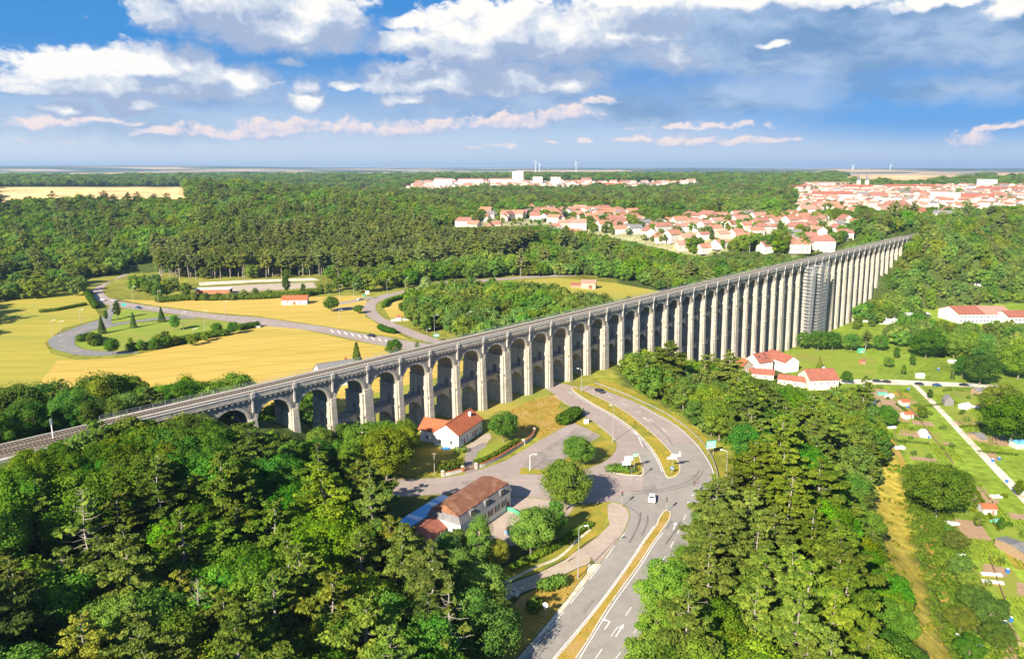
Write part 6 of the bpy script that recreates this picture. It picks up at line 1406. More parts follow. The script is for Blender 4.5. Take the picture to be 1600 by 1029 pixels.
t=sign('railway_signal','white railway signal post beside the track on the bank',84,690,50.9,VR,'signal'); mb=MB(); mb.tube([(0,0,-.3),(0,0,5)],.12,8); mb.build('post',[M['metal_white']],t); mb=MB(); mb.box(-.2,.2,-.15,.15,4.0,5.2); mb.build('signal_head',[M['metal']],t)
for px,py,lab in ((916,660+1,'white box cabinet on the grass by the old parking area'),):
    t=sign('utility_cabinet',lab,px,py,27.05,.3,'cabinet'); mb=MB(); mb.box(-.7,.7,-.4,.4,-.1,1.5); mb.build('cabinet_body',[M['sign_white']],t); mb=MB(); mb.box(-.8,.8,-.5,.5,1.502,1.62); mb.build('lid',[M['metal']],t)
t=sign('info_panel','narrow grey information panel under the round verge tree',926.5,721,27.05,.1,'panel'); post(t,2.6,.06,-.35); post(t,2.6,.06,.35); plate(t,'board',-.45,.45,.9,2.6,'metal')
t=sign('utility_pole','grey wooden pole beside the garden hedge of the white house',679,742,27,0,'pole'); mb=MB(); mb.tube([(0,0,-.5),(0,0,6.5)],[.13,.09],8); mb.build('shaft',[M['greybark']],t); mb=MB(); mb.box(-.6,.6,-.05,.05,6.1,6.22); mb.build('crossarm',[M['greybark']],t)
# guard rail along the outside of the curve
gp=resample(smoothline(U2([(930,600),(977,618),(1027,641),(1065,664),(1096,692),(1110,712),(1119,735),(1122,752),(1121,770),(1116,787),(1108,803)],Z),6),60)
gr=thing('guard_rail','long steel guard rail on posts along the outside of the road curve','guard rail',(0,0,Z))
mb=MB()
for i in range(len(gp)-1):
    a,b=gp[i],gp[i+1]; d=(b-a)/np.linalg.norm(b-a); n_=np.array((-d[1],d[0]))*.05
    mb.add([(*(a-n_),.5),(*(b-n_),.5),(*(b+n_),.5),(*(a+n_),.5),(*(a-n_),.82),(*(b-n_),.82),(*(b+n_),.82),(*(a+n_),.82)],[(3,2,1,0),(4,5,6,7),(0,1,5,4),(2,3,7,6)])
mb.build('rail',[M['metal']],gr)
for a in gp[::2]: mb=MB(); mb.box(a[0]-.06,a[0]+.06,a[1]+.06,a[1]+.18,-.3,.78); mb.build('post',[M['metal']],gr)
# ------------------------------------------------------------------ garden of the white house: walls, gate, hedges
def wall_run(name,label,cat,pts,z,h,w,m,cap=None,group=None):
    P=[Vector((*p,0)) for p in pts]; t=thing(name,label,cat,(P[0].x,P[0].y,z),0,group); o=P[0]; body=MB(); cp=MB()
    for i in range(len(P)-1):
        a,b=P[i]-o,P[i+1]-o; d=(b-a).normalized(); n_=Vector((-d.y,d.x,0))
        for mbx,z0,z1,ww in ((body,-.3,h,w/2),(cp,h+.002,h+.1,w/2+.06)):
            q=[a-n_*ww,b-n_*ww,b+n_*ww,a+n_*ww]; mbx.add([(p.x,p.y,z0) for p in q]+[(p.x,p.y,z1) for p in q],[(3,2,1,0),(4,5,6,7),(0,1,5,4),(1,2,6,5),(2,3,7,6),(3,0,4,7)])
    body.build('wall_body',[M[m]],t)
    if cap: cp.build('coping',[M[cap]],t)
    return t
wall_run('garden_wall','low red brick garden wall curving along the parking lane','wall',SL([(746,731),(757,728),(780,717),(800,705),(815,696),(826,689),(833,682),(834.5,676)],3),Z+.05,1.0,.35,'wall_grey','roof_orange')
wall_run('garden_wall','short red-capped garden wall beside the gate of the white house','wall',U2([(692,744),(705,741.5),(722,737)],Z),Z+.05,1.0,.35,'wall_grey','roof_orange')
for px,py,lab in ((723,736.5,'brick gate pillar on the hedge side of the white house drive'),(744,732,'pale gate pillar on the lawn side of the white house drive'),(834.5,676,'pale end pillar of the curved garden wall'),(818,694,'pale mid pillar of the curved garden wall'),(692,744,'pale pillar ending the short garden wall')):
    x,y,_=U(px,py,Z); t=thing('gate_pillar',lab,'pillar',(x,y,Z),.5); mb=MB(); mb.box(-.35,.35,-.35,.35,-.2,1.5); mb.build('shaft',[M['brick'] if 'brick' in lab else M['stone_pale']],t); mb=MB(); mb.frus(-.45,.45,-.45,.45,1.502,-.2,.2,-.2,.2,1.8); mb.build('cap',[M['stone_pale']],t)
a=Vector(U(726,736,Z)[:2]); b=Vector(U(741,732.5,Z)[:2]); t=thing('garden_gate','low dark red barred gate across the drive of the white house','gate',(a.x,a.y,Z+.06),math.atan2(b.y-a.y,b.x-a.x)); l=(b-a).length
mb=MB(); mb.box(0,l,-.03,.03,.1,.2); mb.box(0,l,-.03,.03,1.1,1.2); mb.build('gate_frame',[M['door']],t); mb=MB()
for i in range(int(l/.25)): mb.box(.1+i*.25,.16+i*.25,-.02,.02,.2,1.1)
mb.build('bars',[M['door']],t)
def hedge(label,pts,z,h,w,color=None,name='hedge',cat='hedge',dens=26,size=.24,drape=False):
    P=resample([p[:2] for p in pts],max(2,int(sum(math.dist(pts[i][:2],pts[i+1][:2]) for i in range(len(pts)-1))/.7)))
    C=[];Nn=[]
    for p in P:
        n=int(dens*h*w/1.2); d=unit(NR.normal(size=(n,3))+np.array((0,0,.3))); zb=(T(*p) if drape else z)
        C.append(np.array((p[0],p[1],zb+h*.5))+d*np.array((w*.55,w*.55,h*.55))*NR.uniform(.8,1.08,(n,1))); Nn.append(unit(d+NR.normal(size=(n,3))*.35))
    o0=np.array((P[0][0],P[0][1],z)); C=np.concatenate(C)-o0; Nn=np.concatenate(Nn)
    o=link(name,quads(name,C,Nn,size*NR.uniform(.6,1.3,len(C)),M['hedge'],NR.rand(len(C)))); o.location=o0
    if color: o.color=(*color,1)
    return tag(o,label,cat)
hedge('bright clipped hedge behind the curved red-capped wall',U2([(744,727),(760,722),(780,711),(798,700),(810,692)],Z),Z,1.7,2.0,(1.3,1.25,.8))
hedge('tall dark clipped hedge beside the gate of the white house',U2([(688,738),(705,735),(720,731)],Z),Z,2.8,2.4,(.7,.8,.7),dens=24)
hedge('low rounded hedge bush by the white house corner',U2([(714,707),(724,706)],Z),Z,1.6,2.4,(1.1,1.1,.8))
hedge('oval clipped hedge filling the traffic island',U2([(957,736),(965,734.5),(975,735),(984,736.5)],Z),Z+.1,1.5,4.2,(.95,1.05,.8),dens=22)
hedge('rough hedge along the bank above the footpath',U2([(921,822),(895,838),(865,858),(830,876),(800,890)],Z),Z,1.3,1.8,(1.3,1.25,.7))
hedge('long dark hedge in front of the sandy yard',U2([(250,472),(300,468),(330,469),(400,467),(470,463),(500,459)],Z),Z,3.4,5,(.6,.75,.6),size=.5,dens=14)
hedge('dark hedge line in the yellow meadow beside the highway',U2([(65,488),(90,485),(115,480),(132,477)],Z),Z,1.6,3,(.7,.8,.6),size=.35)
hedge('bushy hedge along the inner edge of the road bend',U2([(600,480),(604,474),(614,470),(640,463),(655,460)],Z),Z,2.4,3,(.9,1.,.8),size=.4,dens=16)
hedge('dark scrub hedge between highway and road behind the viaduct',U2([(594,514),(602,518),(615,521)],Z),Z,2.6,3,(.6,.75,.6),size=.4,dens=18)
hedge('scrubby hedge at the highway curve beside the meadow',U2([(136,460),(142,470),(150,482)],Z),Z,3,3.5,(.7,.8,.6),size=.4,dens=16)
hedge('bush strip on the loop lawn along the ripe field',U2([(205,546),(245,545),(285,535),(320,528),(350,524)],Z),Z,3.0,5,(.9,1.,.75),size=.4,dens=14)
hedge('leafy bush clump on the inner side of the hairpin',U2([(128,533),(140,530),(150,532),(150,540)],Z),Z,3.2,5,(.9,1.,.7),size=.4,dens=14)
hedge('dark scrub on the far side of the highway underpass',U2([(375,516),(390,513),(402,511)],Z),Z,3,3,(.6,.75,.6),size=.4,dens=16)
hedge('shrub mass at the top of the dry bank near the viaduct piers',U2([(880,662),(892,655),(900,650)],Z),Z,3.2,5,(.8,.95,.8),size=.35,dens=16)
hedge('shrub clump in the dry bank beside the round sign',U2([(852,922),(865,917),(876,914)],Z),Z,2.2,3,(.95,1.05,.8),size=.32)
hedge('weedy shrub below the shrub clump in the dry bank',U2([(832,955),(838,948)],Z),Z,2.0,2.4,(1.1,1.15,.8),size=.32)
# ------------------------------------------------------------------ underpass mouth
t=thing('underpass','dark concrete underpass mouth carrying the highway over the loop road','underpass',(*U(385,513,27)[:2],27),.25); mb=MB(); mb.box(-7,7,-.4,.2,-.2,1.1); mb.build('headwall',[M['walk']],t); mb=MB(); mb.box(-5,5,-.43,-.402,-.1,.8); mb.build('opening',[M['tyre']],t)  # no hollow: a black plate on the headwall stands in for the shade inside
# ------------------------------------------------------------------ road markings
def line(pts,w,z=Z+.085,dash=None,m='white_line',name='road_marking'):
    P=smoothline(U2(pts,Z),5); n=max(2,int(sum(math.dist(P[i],P[i+1]) for i in range(len(P)-1))/ (1.0))); P=resample(P,n)
    mb=MB(); l,r=along([tuple(p) for p in P],w); acc=0
    for i in range(n-1):
        on=True if not dash else (i%(dash[0]+dash[1]))<dash[0]
        if on: mb.add([(*l[i],z),(*r[i],z),(*r[i+1],z),(*l[i+1],z)],[(0,1,2,3)])
    if mb.f:
        a,b,c=[Vector(mb.v[i]) for i in mb.f[0][:3]]
        if (b-a).cross(c-a).z<0: mb.f=[q[::-1] for q in mb.f]
        tag(mb.build(name,[M[m]]),kind='structure')
line([(817,1029),(858,983),(900,932),(942,878),(962,850),(976,833)],.16,dash=(6,3))
line([(864,1029),(929.5,951),(977.5,886.5),(1003,848),(1022,821.5)],.2); line([(905,1029),(955,948),(999.5,886),(1022,850),(1036,832)],.18)
line([(930,1029),(975,965),(1012,912),(1040,868),(1058,835),(1068,812),(1074,800),(1083,780)],.16,dash=(3,4))
line([(962,1029),(1000,975),(1028,930),(1049,893),(1064,862)],.14,dash=(2,2))
line([(899,613),(941,634.5),(971,653),(985,667),(990,671)],.16,dash=(3,5)); line([(990,671),(998,684),(1004,698)],.22)
line([(889,612),(921,630.5),(961,653.5),(988.5,674),(1010.5,696),(1025.5,717),(1034.5,737)],.16)
line([(868,618.5),(901,642.5),(931.5,662.5),(952,678),(960,687.5)],.14)
line([(925,609),(960,623),(1000,645),(1030,666),(1045,678)],.16,dash=(3,6))
line([(1106,800),(1111,783),(1116,768),(1117,752),(1114,736),(1107,721),(1092,699),(1078,684),(1063,670.5),(1045,658.5),(1025,647.5),(1000,634)],.18)
line([(1080,773),(1095,777),(1108,780)],.3)
line([(740,748),(800,750),(850,751),(880,748)],.5,m='pavement'); line([(960,745),(985,747),(1005,749)],.14,dash=(1,1))
line([(998,703.5),(1014,701.5)],.25,m='asphalt'); 
def arrow(px,py,ax,turn=0):
    x,y,_=U(px,py,Z); x2,y2,_=U(*ax,Z); a=math.atan2(y2-y,x2-x); mb=MB()
    mb.add([(-2,-.12,0),(.8,-.12,0),(.8,.12,0),(-2,.12,0)],[(0,1,2,3)])
    if turn: mb.add([(.55,.12,0),(.8,.12,0),(.8,.9,0),(.55,.9,0)],[(0,1,2,3)]); mb.add([(.25,.9,0),(1.1,.9,0),(.67,1.7,0)],[(0,1,2)])
    else: mb.add([(.8,-.45,0),(2.2,0,0),(.8,.45,0)],[(0,1,2)])
    o=mb.build('road_arrow',[M['white_line']]); o.location=(x,y,Z+.09); o.rotation_euler=(0,0,a); tag(o,kind='structure')
arrow(951,974,(985,925),1); arrow(1077,828,(1084,805)); arrow(1054,822,(1062,800)); arrow(1063,709,(1058,690),0); arrow(1010,655,(990,643)); arrow(968,985,(990,950))
for k in range(9):
    f=k/8; x0,y0=517+85*f,517+15.5*f; line([(x0,y0-2.2),(x0+4,y0+2.4)],.7)
line([(330,494.5),(405,502),(461,509)],.3,dash=(3,4)); line([(155,450),(160,465),(180,474),(240,482),(300,489)],.3,dash=(3,4))
for q in ([(905,960),(925,936),(930,939),(911,963)],[(1004,760),(1024,757),(1028,768),(1007,772)],[(1000,690),(1008,700),(1016,698),(1007,687)],[(1080,742),(1093,741),(1094,755),(1081,757)],[(905,668),(920,682),(926,680),(911,666)],[(720,752),(750,748),(752,754),(722,759)],[(880,752),(900,750),(905,758),(884,761)],[(1020,905),(1030,890),(1036,893),(1026,909)]): sheet('road_patch',U2(q,Z),Z+.073,M['asphalt_old'])
# tyre marks of the turning traffic
for pts,w in (([(985,768),(1010,766.5),(1040,763),(1065,757),(1082,748),(1093,735)],.35),([(988,772),(1012,770),(1045,766),(1070,760),(1088,750),(1099,736)],.3),([(1001,800),(1000,812),(993,830),(983,848)],.4),([(1012,804),(1011,818),(1003,836)],.4),([(1064,815),(1053,832),(1040,850)],.45),([(1050,813),(1042,826)],.4),([(978,790),(993,798),(999,806)],.3),([(1018,660),(1040,680),(1052,697)],.3)): line(pts,w,Z+.078,m='tyre_mark',name='tyre_mark')
# ------------------------------------------------------------------ allotments
LD=Vector((-.28,-.96)); LN=Vector((.96,-.28)); O_=Vector(U(1430,604,0)[:2])
GPOLY=[U0([(1372,606),(1428,604),(1470,652),(1556,745),(1610,806),(1610,1060),(1535,1060),(1500,880),(1516,790),(1500,720),(1412,722),(1385,660)]),U0([(1437,606),(1535,608),(1560,660),(1570,700),(1610,720),(1610,775),(1575,742),(1520,690)]),U0([(1380,575),(1470,580),(1520,592),(1515,597),(1430,594),(1380,588)])]
lane=[U(x,y,0)[:2] for x,y in ((1427,600),(1454,626),(1480,652),(1515,690),(1564,740),(1629,807))]
lane2=[U(x,y,0)[:2] for x,y in ((1310,596),(1400,597),(1530,602),(1560,604))]
rows_=[]
rg=random.Random(21)
for i in range(-14,16):
    yy=-16.
    while yy<250:
        ln=rg.uniform(9,19); w=rg.choice((8.4,9.0)); c=O_+LN*(i*9.6)+LD*(yy+ln/2)
        X=np.array([c.x]);Y=np.array([c.y])
        ok=any(inpoly(g,X,Y)[0] for g in GPOLY) and pdist(lane,X,Y,False)[0]>6 and pdist(lane2,X,Y,False)[0]>8
        if ok:
            q=[c+LN*a+LD*b for a,b in ((-w/2,-ln/2),(w/2,-ln/2),(w/2,ln/2-.8),(-w/2,ln/2-.8))]; q=[(p.x,p.y) for p in q]; ty=rg.random()
            z0=.015
            if ty<.10: sheet('vegetable_bed',q,z0,M['soil']); rows_.append((c,w,ln,.25))
            elif ty<.24: sheet('vegetable_bed',[(p.x,p.y) for p in [c+LN*a+LD*b for a,b in ((-w/2,-ln/2),(w/2,-ln/2),(w/2,-ln*.08),(-w/2,-ln*.08))]],z0,M['soil']); rows_.append((c+LD*ln*.25,w,ln*.45,1))
            elif ty<.52: sheet('garden_plot',q,z0,M['lawn']); 
            elif ty<.68: sheet('garden_plot',q,z0,M['verge']); rows_.append((c,w,ln,.5))
            elif ty<.76: sheet('garden_plot',q,z0,M['meadow'])
            else: rows_.append((c,w,ln,1))
        yy+=ln
for pts in ([(1530,682),(1570,681),(1577,697),(1541,695)],[(1540,706),(1555,704),(1559,720),(1545,722)],[(1408,669),(1440,675),(1440,684),(1405,679)],[(1537,880),(1570,886),(1574,901),(1536,895)],[(1562,992),(1584,990),(1596,1045),(1570,1045)],[(1527,779),(1560,780),(1562,786),(1530,787)],[(1484,657),(1545,661),(1547,666),(1490,664)],[(1472,690),(1489,691),(1490,696),(1473,695)],[(1588,909),(1612,911),(1612,931),(1590,929)]): sheet('vegetable_bed',U0(pts),.05,M['soil'])
C=[];Nn=[];S=[]
for c,w,ln,dn in rows_:
    for k in range(int(w/1.1)):
        if rg.random()>dn: continue
        n=int(ln*6); b=NR.uniform(-ln/2,ln/2-1,n); a=-w/2+.6+k*1.1+NR.normal(size=n)*.1; hh=rg.uniform(.25,.8)
        p=np.stack([c.x+LN.x*a+LD.x*b,c.y+LN.y*a+LD.y*b,NR.uniform(.05,hh,n)],-1); C.append(p); Nn.append(unit(NR.normal(size=(n,3))*.6+np.array((0,0,.6)))); S.append(NR.uniform(.14,.30,n))
C=np.concatenate(C); tag(link('vegetable_rows',quads('vegetable_rows',C,np.concatenate(Nn),np.concatenate(S),M['hedge'],NR.rand(len(C)))),kind='stuff').color=(1.15,1.2,.8,1)
def hut(label,px,py,L,W,h,rh,wm,rm,deg=15,name='garden_hut',cat='hut',win=True):
    x,y,_=U(px,py,0); t=house(name,label,cat,(x,y,0),R(deg),L,W,h,rh,wm,rm,0,[(0,-L*.2,.9,.7,.7)] if win else (),(),[(0,L*.22,0,.8,1.8)] if win else (),ov=.2); return t
hut('white allotment cabin at the top of the grassy track',1361,658,4.6,4,2.7,.8,'wall_white','sheet_white',8)
hut('red-roofed hut with a pale wall, nearer to the lane junction',1412,633,3.8,3.2,2.1,.8,'wall_grey','roof_orange',10)
hut('red-roofed hut with a white wall, farther from the lane junction',1417,652,4,3.2,1.9,.8,'wall_white','roof_orange',10)
hut('steep green-grey gabled hut across the lane from the red-roofed huts',1480,632,3.6,3.8,2.6,1.9,'roof_grey','roof_grey',80)
hut('pale little greenhouse next to the green-grey hut',1507,638,4.4,3,1.6,.9,'tarp_white','sheet_white',20,'greenhouse','greenhouse',False)
hut('red-roofed hut low down the allotments with a pale wall',1542,800,4.2,3.4,2.0,.8,'wall_grey','roof_orange',-6)
hut('small white hut on the far side of the gravel lane',1437,590,3.5,2.6,1.8,.5,'wall_white','sheet_white',4)
hut('cream-fronted low greenhouse beside the tan vegetable bed',1527,686,3.4,7,1.5,1.,'wood','roof_grey',12,'greenhouse','greenhouse',False)
hut('green hut on the lawn edge below the viaduct',1345,551,3.2,2.6,1.8,.8,'plastic_green','plastic_green',10)
hut('long grey-roofed shed beside the cold frames',1588,866,4,11,2.4,.9,'wood','roof_grey',14)
hut('white sheet-roofed shed under the great spreading tree',1592,672,9,6,2.6,.6,'wall_grey','sheet_white',5)
hut('blue and white sheet-roofed shed below the great spreading tree',1594,698,7,4,2.2,.5,'wall_grey','sheet_blue',8)
hut('wooden shed half hidden by trees at the end of the lane',1528,616,5,4,2.4,.9,'wood','roof_grey',10)
hut('small dark-red hut among bushes on the lawn edge',1347,568,2.6,2.4,1.6,.7,'brick','roof_red',20)
def tunnel(label,px,py,L,W,deg,m='tarp_white'):
    x,y,_=U(px,py,0); t=thing('polytunnel',label,'polytunnel',(x,y,0),R(deg)); mb=MB(); n=9; P=[(W/2*math.cos(math.pi*i/n),W*.48*math.sin(math.pi*i/n)) for i in range(n+1)]
    v=[(sx*L/2,a,b) for sx in (-1,1) for a,b in P]; k=n+1
    mb.add(v,[(i,i+1,k+i+1,k+i) for i in range(n)]+[tuple(range(k))[::-1],tuple(range(k,2*k))]); mb.build('cover',[M[m]],t)
    mb=MB()
    for x_ in np.linspace(-L/2,L/2,5): mb.tube([(x_,a*1.02,b*1.02) for a,b in P],.04,4)
    mb.build('hoops',[M['metal']],t)
tunnel('white polytunnel in the middle of the allotments',1444,680,5.5,4,70); tunnel('low green tunnel by the top of the allotments',1378,616,4.5,2.6,-10,'plastic_green'); tunnel('small white tunnel beside the low green one',1390,620,4,3,40); tunnel('little white tunnel near the dark round tree',1363,630,3,2.2,30)
tunnel('green dome tent below the low red-roofed hut',1556,816,2.4,2.4,20,'plastic_green'); tunnel('white tunnel on the far side of the lane by the willow',1490,566,6,3.4,-15)
for px,py,deg,lab in ((1549,899,-8,'white cold frame, the upper of two beside the brown bed'),(1551,911,-10,'white cold frame, the lower of two beside the brown bed')):
    x,y,_=U(px,py,0); t=thing('cold_frame',lab,'cold frame',(x,y,0),R(deg)); mb=MB(); mb.frus(-2.6,2.6,-.6,.6,0,-2.6,2.6,-.6,.6,.45); mb.build('box_sides',[M['wood']],t); mb=MB(); mb.add([(-2.65,-.65,.46),(2.65,-.65,.46),(2.65,.65,.62),(-2.65,.65,.62),(-2.65,-.65,.42),(2.65,-.65,.42),(2.65,.65,.58),(-2.65,.65,.58)],[(0,1,2,3),(7,6,5,4),(4,5,1,0),(5,6,2,1),(6,7,3,2),(7,4,0,3)]); mb.build('lid',[M['tarp_white']],t)
for px,py,lab in ((1419.5,609,'blue water barrel at the lane junction'),(1361,667,'blue water barrel below the white cabin'),(1551,721,'blue water barrel beside the brown bed, nearer the lane'),(1561,718,'blue water barrel beside the brown bed, farther from the lane'),(1574,894,'blue water barrel by the cold frames'),(1579,970,'blue water barrel on the low plots, closest to the round bush'),(1570,976,'blue water barrel on the low plots, beside the path'),(1451,684,'blue water barrel beside the white polytunnel'),(1418,637,'blue water barrel at the near red-roofed hut'),(1466,578,'blue water barrel beyond the gravel lane'),(1350,606,'blue water barrel at the start of the lane'),(1573,753,'blue water barrel across the lane under the small tree'),(1495,998,'blue water barrel in the scrub beside the track')):
    x,y,_=U(px,py,0); t=thing('water_barrel',lab,'barrel',(x,y,T(x,y))); mb=MB(); mb.tube([(0,0,-.1),(0,0,.3),(0,0,.7),(0,0,1.15)],[.42,.5,.5,.42],14); mb.build('drum',[M['plastic_blue']],t); mb=MB(); mb.tube([(0,0,1.152),(0,0,1.2)],.4,14); mb.build('lid',[M['sign_white']],t)
def heap(label,px,py,r,m,name='tarpaulin_heap',cat='heap'):
    x,y,_=U(px,py,0); me=bpy.data.meshes.new(name); bm=bmesh.new(); bmesh.ops.create_icosphere(bm,subdivisions=3,radius=1)
    for v in bm.verts: k=1+.25*math.sin(v.co.x*5+px)+.2*math.cos(v.co.y*6+py); v.co=Vector((v.co.x*r*k,v.co.y*r*.7*k,max(-.1,v.co.z*r*.42*k)))
    bm.to_mesh(me); bm.free(); me.materials.append(M[m]); o=link(name,me); o.location=(x,y,T(x,y)); tag(o,label,cat)
heap('white tarpaulin heap beside the long tan path of the plots',1407,700,2.0,'tarp_white'); heap('white tarpaulin heap arching over the track end',1395,668,1.8,'tarp_white'); heap('grey-white scrap heap at the foot of the huge dark tree',1486,818,1.9,'tarp_white'); heap('white scrap heap in the bushes along the ditch',1501,868,1.6,'tarp_white')
heap('pale scrap heap further down the ditch',1508,895,1.4,'tarp_white'); heap('white sheet heap in the scrub at the ditch end',1527,1010,1.6,'tarp_white'); heap('small white sheet in the scrub beside the fruit trees',1520,963,1.3,'tarp_white'); heap('white heap beside the lane on the lower plots',1557,776,1.6,'tarp_white'); heap('orange sheet heap in front of the wooden shed',1537,636,2.6,'plastic_orange'); heap('white sheet heap next to the orange one',1524,636,1.7,'tarp_white')
heap('pale boulders spilled on the sloping footpath',0,0,.1,'gravel') if 0 else None
# timber edging between plots
for i,(a,b,lab) in enumerate((((1400,610),(1490,726),'weathered plank fence running down the middle plots'),((1396,665),(1404,705),'short plank fence beside the white tarpaulin heap'),((1545,870),(1577,960),'plank fence beside the cold frames'),((1560,1000),(1600,1010),'plank fence across the lowest plots'))):
    P=[U(*a,0)[:2],U(*b,0)[:2]]; wall_run('plank_fence',lab,'fence',P,0,.9,.08,'wood')
# rocks on the footpath
for k,(px,py) in enumerate(((803,922),(809,926),(815,921),(799,929),(807,931))):
    x,y,_=U(px,py,Z); me=bpy.data.meshes.new('boulder'); bm=bmesh.new(); bmesh.ops.create_icosphere(bm,subdivisions=2,radius=.55)
    for v in bm.verts: v.co*=1+.25*math.sin(v.co.x*7+k*3)+.15*math.cos(v.co.y*9+k); v.co.z*=.7
    bm.to_mesh(me); bm.free(); me.materials.append(M['gravel']); o=link('boulder',me); o.location=(x,y,Z+.25); tag(o,'pale boulder in the small pile closing the sloping footpath','boulder','boulders closing the footpath')
t=thing('parasol','blue parasol in the garden of the white house','parasol',UZ(697,710,27)); mb=MB(); mb.tube([(0,0,0),(0,0,2.3)],.04,6); mb.build('pole',[M['metal_white']],t); mb=MB(); mb.tube([(0,0,1.95),(0,0,2.5)],[1.5,.05],10); mb.build('canopy',[M['sheet_blue']],t)
x,y,_=U(802,846,27); t=thing('garden_tent','pale blue gazebo roof half hidden under the yard tree','gazebo',(x,y,27),.5); mb=MB(); mb.frus(-1.5,1.5,-1.5,1.5,2.2,-.1,.1,-.1,.1,2.9); mb.build('canopy',[M['sheet_blue']],t); mb=MB()
for a in (-1.35,1.35):
    for b in (-1.35,1.35): mb.box(a-.04,a+.04,b-.04,b+.04,-.1,2.2)
mb.build('frame',[M['metal_white']],t)
wall_run('green_fence','low green mesh fence at the end of the inn yard','fence',U2([(784,797),(800,799),(812,806)],Z),Z,1.1,.06,'plastic_green')
# ------------------------------------------------------------------ undergrowth, tall grass
STRIP=[(62,80),(78,125),(93,168),(111,212),(130,244),(146,268),(149,264),(124,212),(102,160),(89,120),(79,80)]
def scatter(name,polys,sp,kind,m,color,size=.3,per=34,rr=(.5,1.4)):
    C=[];Nn=[]; S=[]
    for poly in polys:
        for x,y in poisson(poly,sp,.5):
            r=rnd.uniform(*rr); z=T(x,y); d=unit(NR.normal(size=(per,3))+np.array((0,0,.4)))
            C.append(np.array((x,y,z+r*.3))+d*np.array((r,r,r*.75))*NR.uniform(.6,1.05,(per,1))); Nn.append(unit(d*.8+NR.normal(size=(per,3))*.4+np.array((0,0,.3)))); S.append(size*NR.uniform(.6,1.3,per))
    C=np.concatenate(C); o=tag(link(name,quads(name,C,np.concatenate(Nn),np.concatenate(S),M[m],NR.rand(len(C)))),kind=kind); o.color=(*color,1); return o
scatter('undergrowth',[Z4,Z1,Z2,Z3,[(20.8,108),(24,108),(36,130),(34,133),(28,121.5)]],3.4,'stuff','hedge',(1.05,1.1,.8),.34,30,(.6,1.6))
scatter('bank_scrub',[[VP(-200,2.2)[:2],VP(-8,2.2)[:2],VP(-4,9)[:2],VP(-40,10)[:2],VP(-200,9)[:2]],[VP(-200,-11)[:2],VP(0,-11)[:2],VP(8,-16)[:2],VP(-200,-17)[:2]]],2.3,'stuff','hedge',(1.35,1.3,.8),.3,34,(.6,1.5))
scatter('bank_scrub',[[VP(460,2)[:2],VP(592,2)[:2],VP(595,10)[:2],VP(470,12)[:2]],[VP(150,2)[:2],VP(235,2)[:2],VP(235,8)[:2],VP(150,8)[:2]]],3,'stuff','hedge',(1.3,1.25,.8),.4,30,(.8,1.8))
scatter('scrub',[U0([(1400,730),(1420,730),(1440,800),(1490,830),(1505,900),(1525,1060),(1490,1060),(1470,940),(1450,860),(1425,800)]),U0([(1350,640),(1372,640),(1380,690),(1395,740),(1385,740),(1365,690)])],2.4,'stuff','hedge',(1.3,1.3,.75),.3,34,(.5,1.5))
def tufts(name,polys,n_per,color,h=.5,z=None):
    C=[];Nn=[]
    for poly in polys:
        ar=abs(sum(poly[i][0]*poly[i-1][1]-poly[i-1][0]*poly[i][1] for i in range(len(poly))))/2; xs0=[p[0] for p in poly]; ys0=[p[1] for p in poly]
        n=int(ar*n_per*2.2)+10; X=NR.uniform(min(xs0),max(xs0),n); Y=NR.uniform(min(ys0),max(ys0),n); k=inpoly(poly,X,Y); X,Y=X[k],Y[k]
        C.append(np.stack([X,Y,(TN(X,Y) if z is None else z)+NR.uniform(.05,h,len(X))],-1)); Nn.append(unit(NR.normal(size=(len(X),3))*np.array((1,1,.25))))
    C=np.concatenate(C); o=tag(link(name,quads(name,C,np.concatenate(Nn),NR.uniform(.10,.26,len(C)),M['deadleaf'],NR.rand(len(C)),.5)),kind='stuff'); o.color=(*color,1)
tufts('tall_grass',[U2([(770,655),(800,640),(830,625),(866,620),(878,630),(870,640),(884,653),(896,661),(886,663),(868,672),(847,684)],Z),U2([(916,893),(890,929),(848,980),(804,1031),(750,1031),(790,960),(847,916),(880,900)],Z),U2([(945,607),(977,619),(1003,630),(1027,643),(1047,654),(1065,666),(1094,694),(1112,719),(1120,735),(1134,745),(1120,705),(1095,676),(1060,650),(1010,620),(960,597)],Z)],2.2,(1.6,1.25,.35),.45)
tufts('tall_grass',[smoothline(U2(medS,Z),3,True),smoothline(U2(medN,Z),3,True)],2.5,(1.7,1.25,.4),.3,Z+.16)
scatter('scrub',[[(79,80),(89,120),(102,160),(124,212),(147,258),(156,256),(136,208),(119,160),(108,118),(99,80)]],2.2,'stuff','hedge',(1.05,1.15,.8),.24,50,(.6,2.0))
scatter('dry_scrub',[STRIP],6.5,'stuff','hedge',(1.5,1.25,.7),.2,60,(.5,1.6))
tufts('tall_grass',[STRIP],1.2,(1.7,1.35,.4),.5)
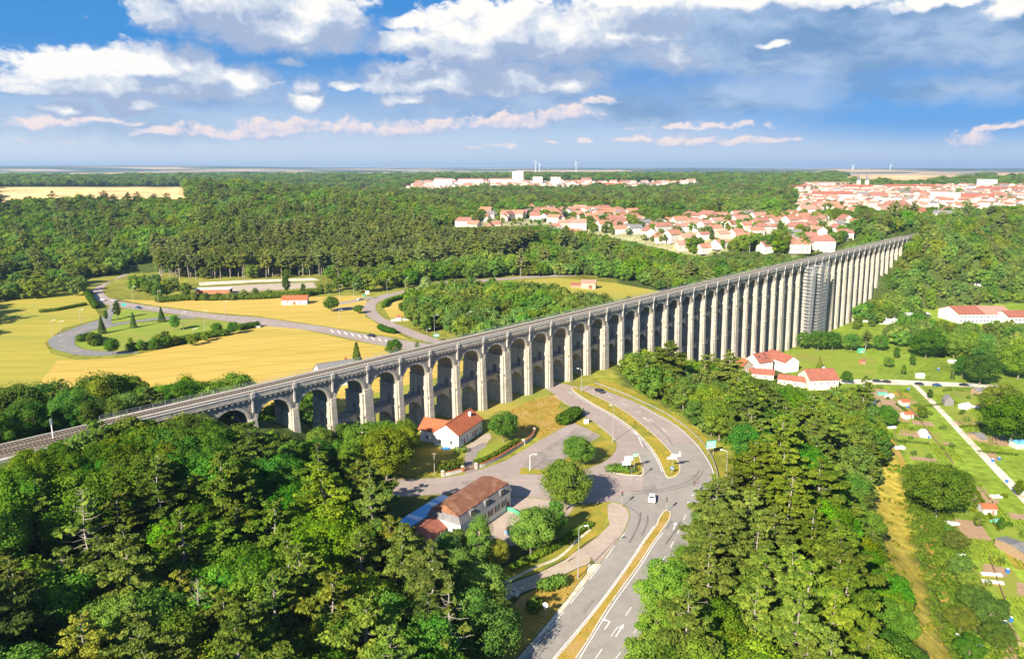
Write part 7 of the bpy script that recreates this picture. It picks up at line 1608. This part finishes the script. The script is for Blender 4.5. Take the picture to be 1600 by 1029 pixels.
shr=[quads('garden_shrub',*(lambda d,r: (d*np.array((r,r,r*.8))*NR.uniform(.6,1.05,(len(d),1))+np.array((0,0,r*.55)),unit(d*.8+NR.normal(size=d.shape)*.4),.17*NR.uniform(.6,1.3,len(d))))(unit(NR.normal(size=(130,3))+np.array((0,0,.3))),r_),M['hedge'],NR.rand(130)) for r_ in (.8,1.1,1.4,1.8)]
k_=0
for gp_ in GPOLY:
    for x,y in poisson(gp_,11.5,.5):
        X=np.array([x]);Y=np.array([y])
        if pdist(lane,X,Y,False)[0]<5 or pdist(lane2,X,Y,False)[0]<6 or rg.random()<.3 or k_>=90: continue
        o=link('garden_shrub',rg.choice(shr)); o.location=(x,y,T(x,y)); o.rotation_euler=(0,0,rg.uniform(0,6)); o.color=(*rg.choice(((.7,.85,.6),(1,1.1,.7),(1.4,1.3,.7),(.8,1,.9))),1); tag(o,'small leafy shrub dotted among the allotment plots','shrub','small shrubs among the allotment plots'); k_+=1
for (a,b),lab in ((((1440,636),(1492,630)),'low garden hedge by the steep green-grey hut'),(((1500,668),(1560,664)),'low garden hedge along the tan bed by the spreading tree'),(((1402,690),(1450,694)),'low garden hedge below the white polytunnel'),(((1528,706),(1590,712)),'low garden hedge behind the blue barrels'),(((1520,760),(1560,830)),'low garden hedge leading to the green tent'),(((1400,632),(1440,660)),'low garden hedge between the two red-roofed huts')): hedge(lab,[U(*a,0)[:2],U(*b,0)[:2]],0,1.1,1.0,(1.,1.1,.75),size=.18)
# ------------------------------------------------------------------ the air
hz_=MB(); hz_.box(-15900,15900,-420,16200,float(GZ.min())-2.,222); hm=bpy.data.materials.new('haze'); hm.use_nodes=True; n_=hm.node_tree.nodes; n_.remove(n_['Principled BSDF'])
pv=n_.new('ShaderNodeVolumePrincipled'); pv.inputs['Density'].default_value=HAZE; pv.inputs['Color'].default_value=(.34,.52,.80,1); pv.inputs['Anisotropy'].default_value=.1
hm.node_tree.links.new(pv.outputs[0],n_['Material Output'].inputs['Volume'])
tag(hz_.build('haze',[hm]),kind='stuff')
print('objects',len(bpy.data.objects))
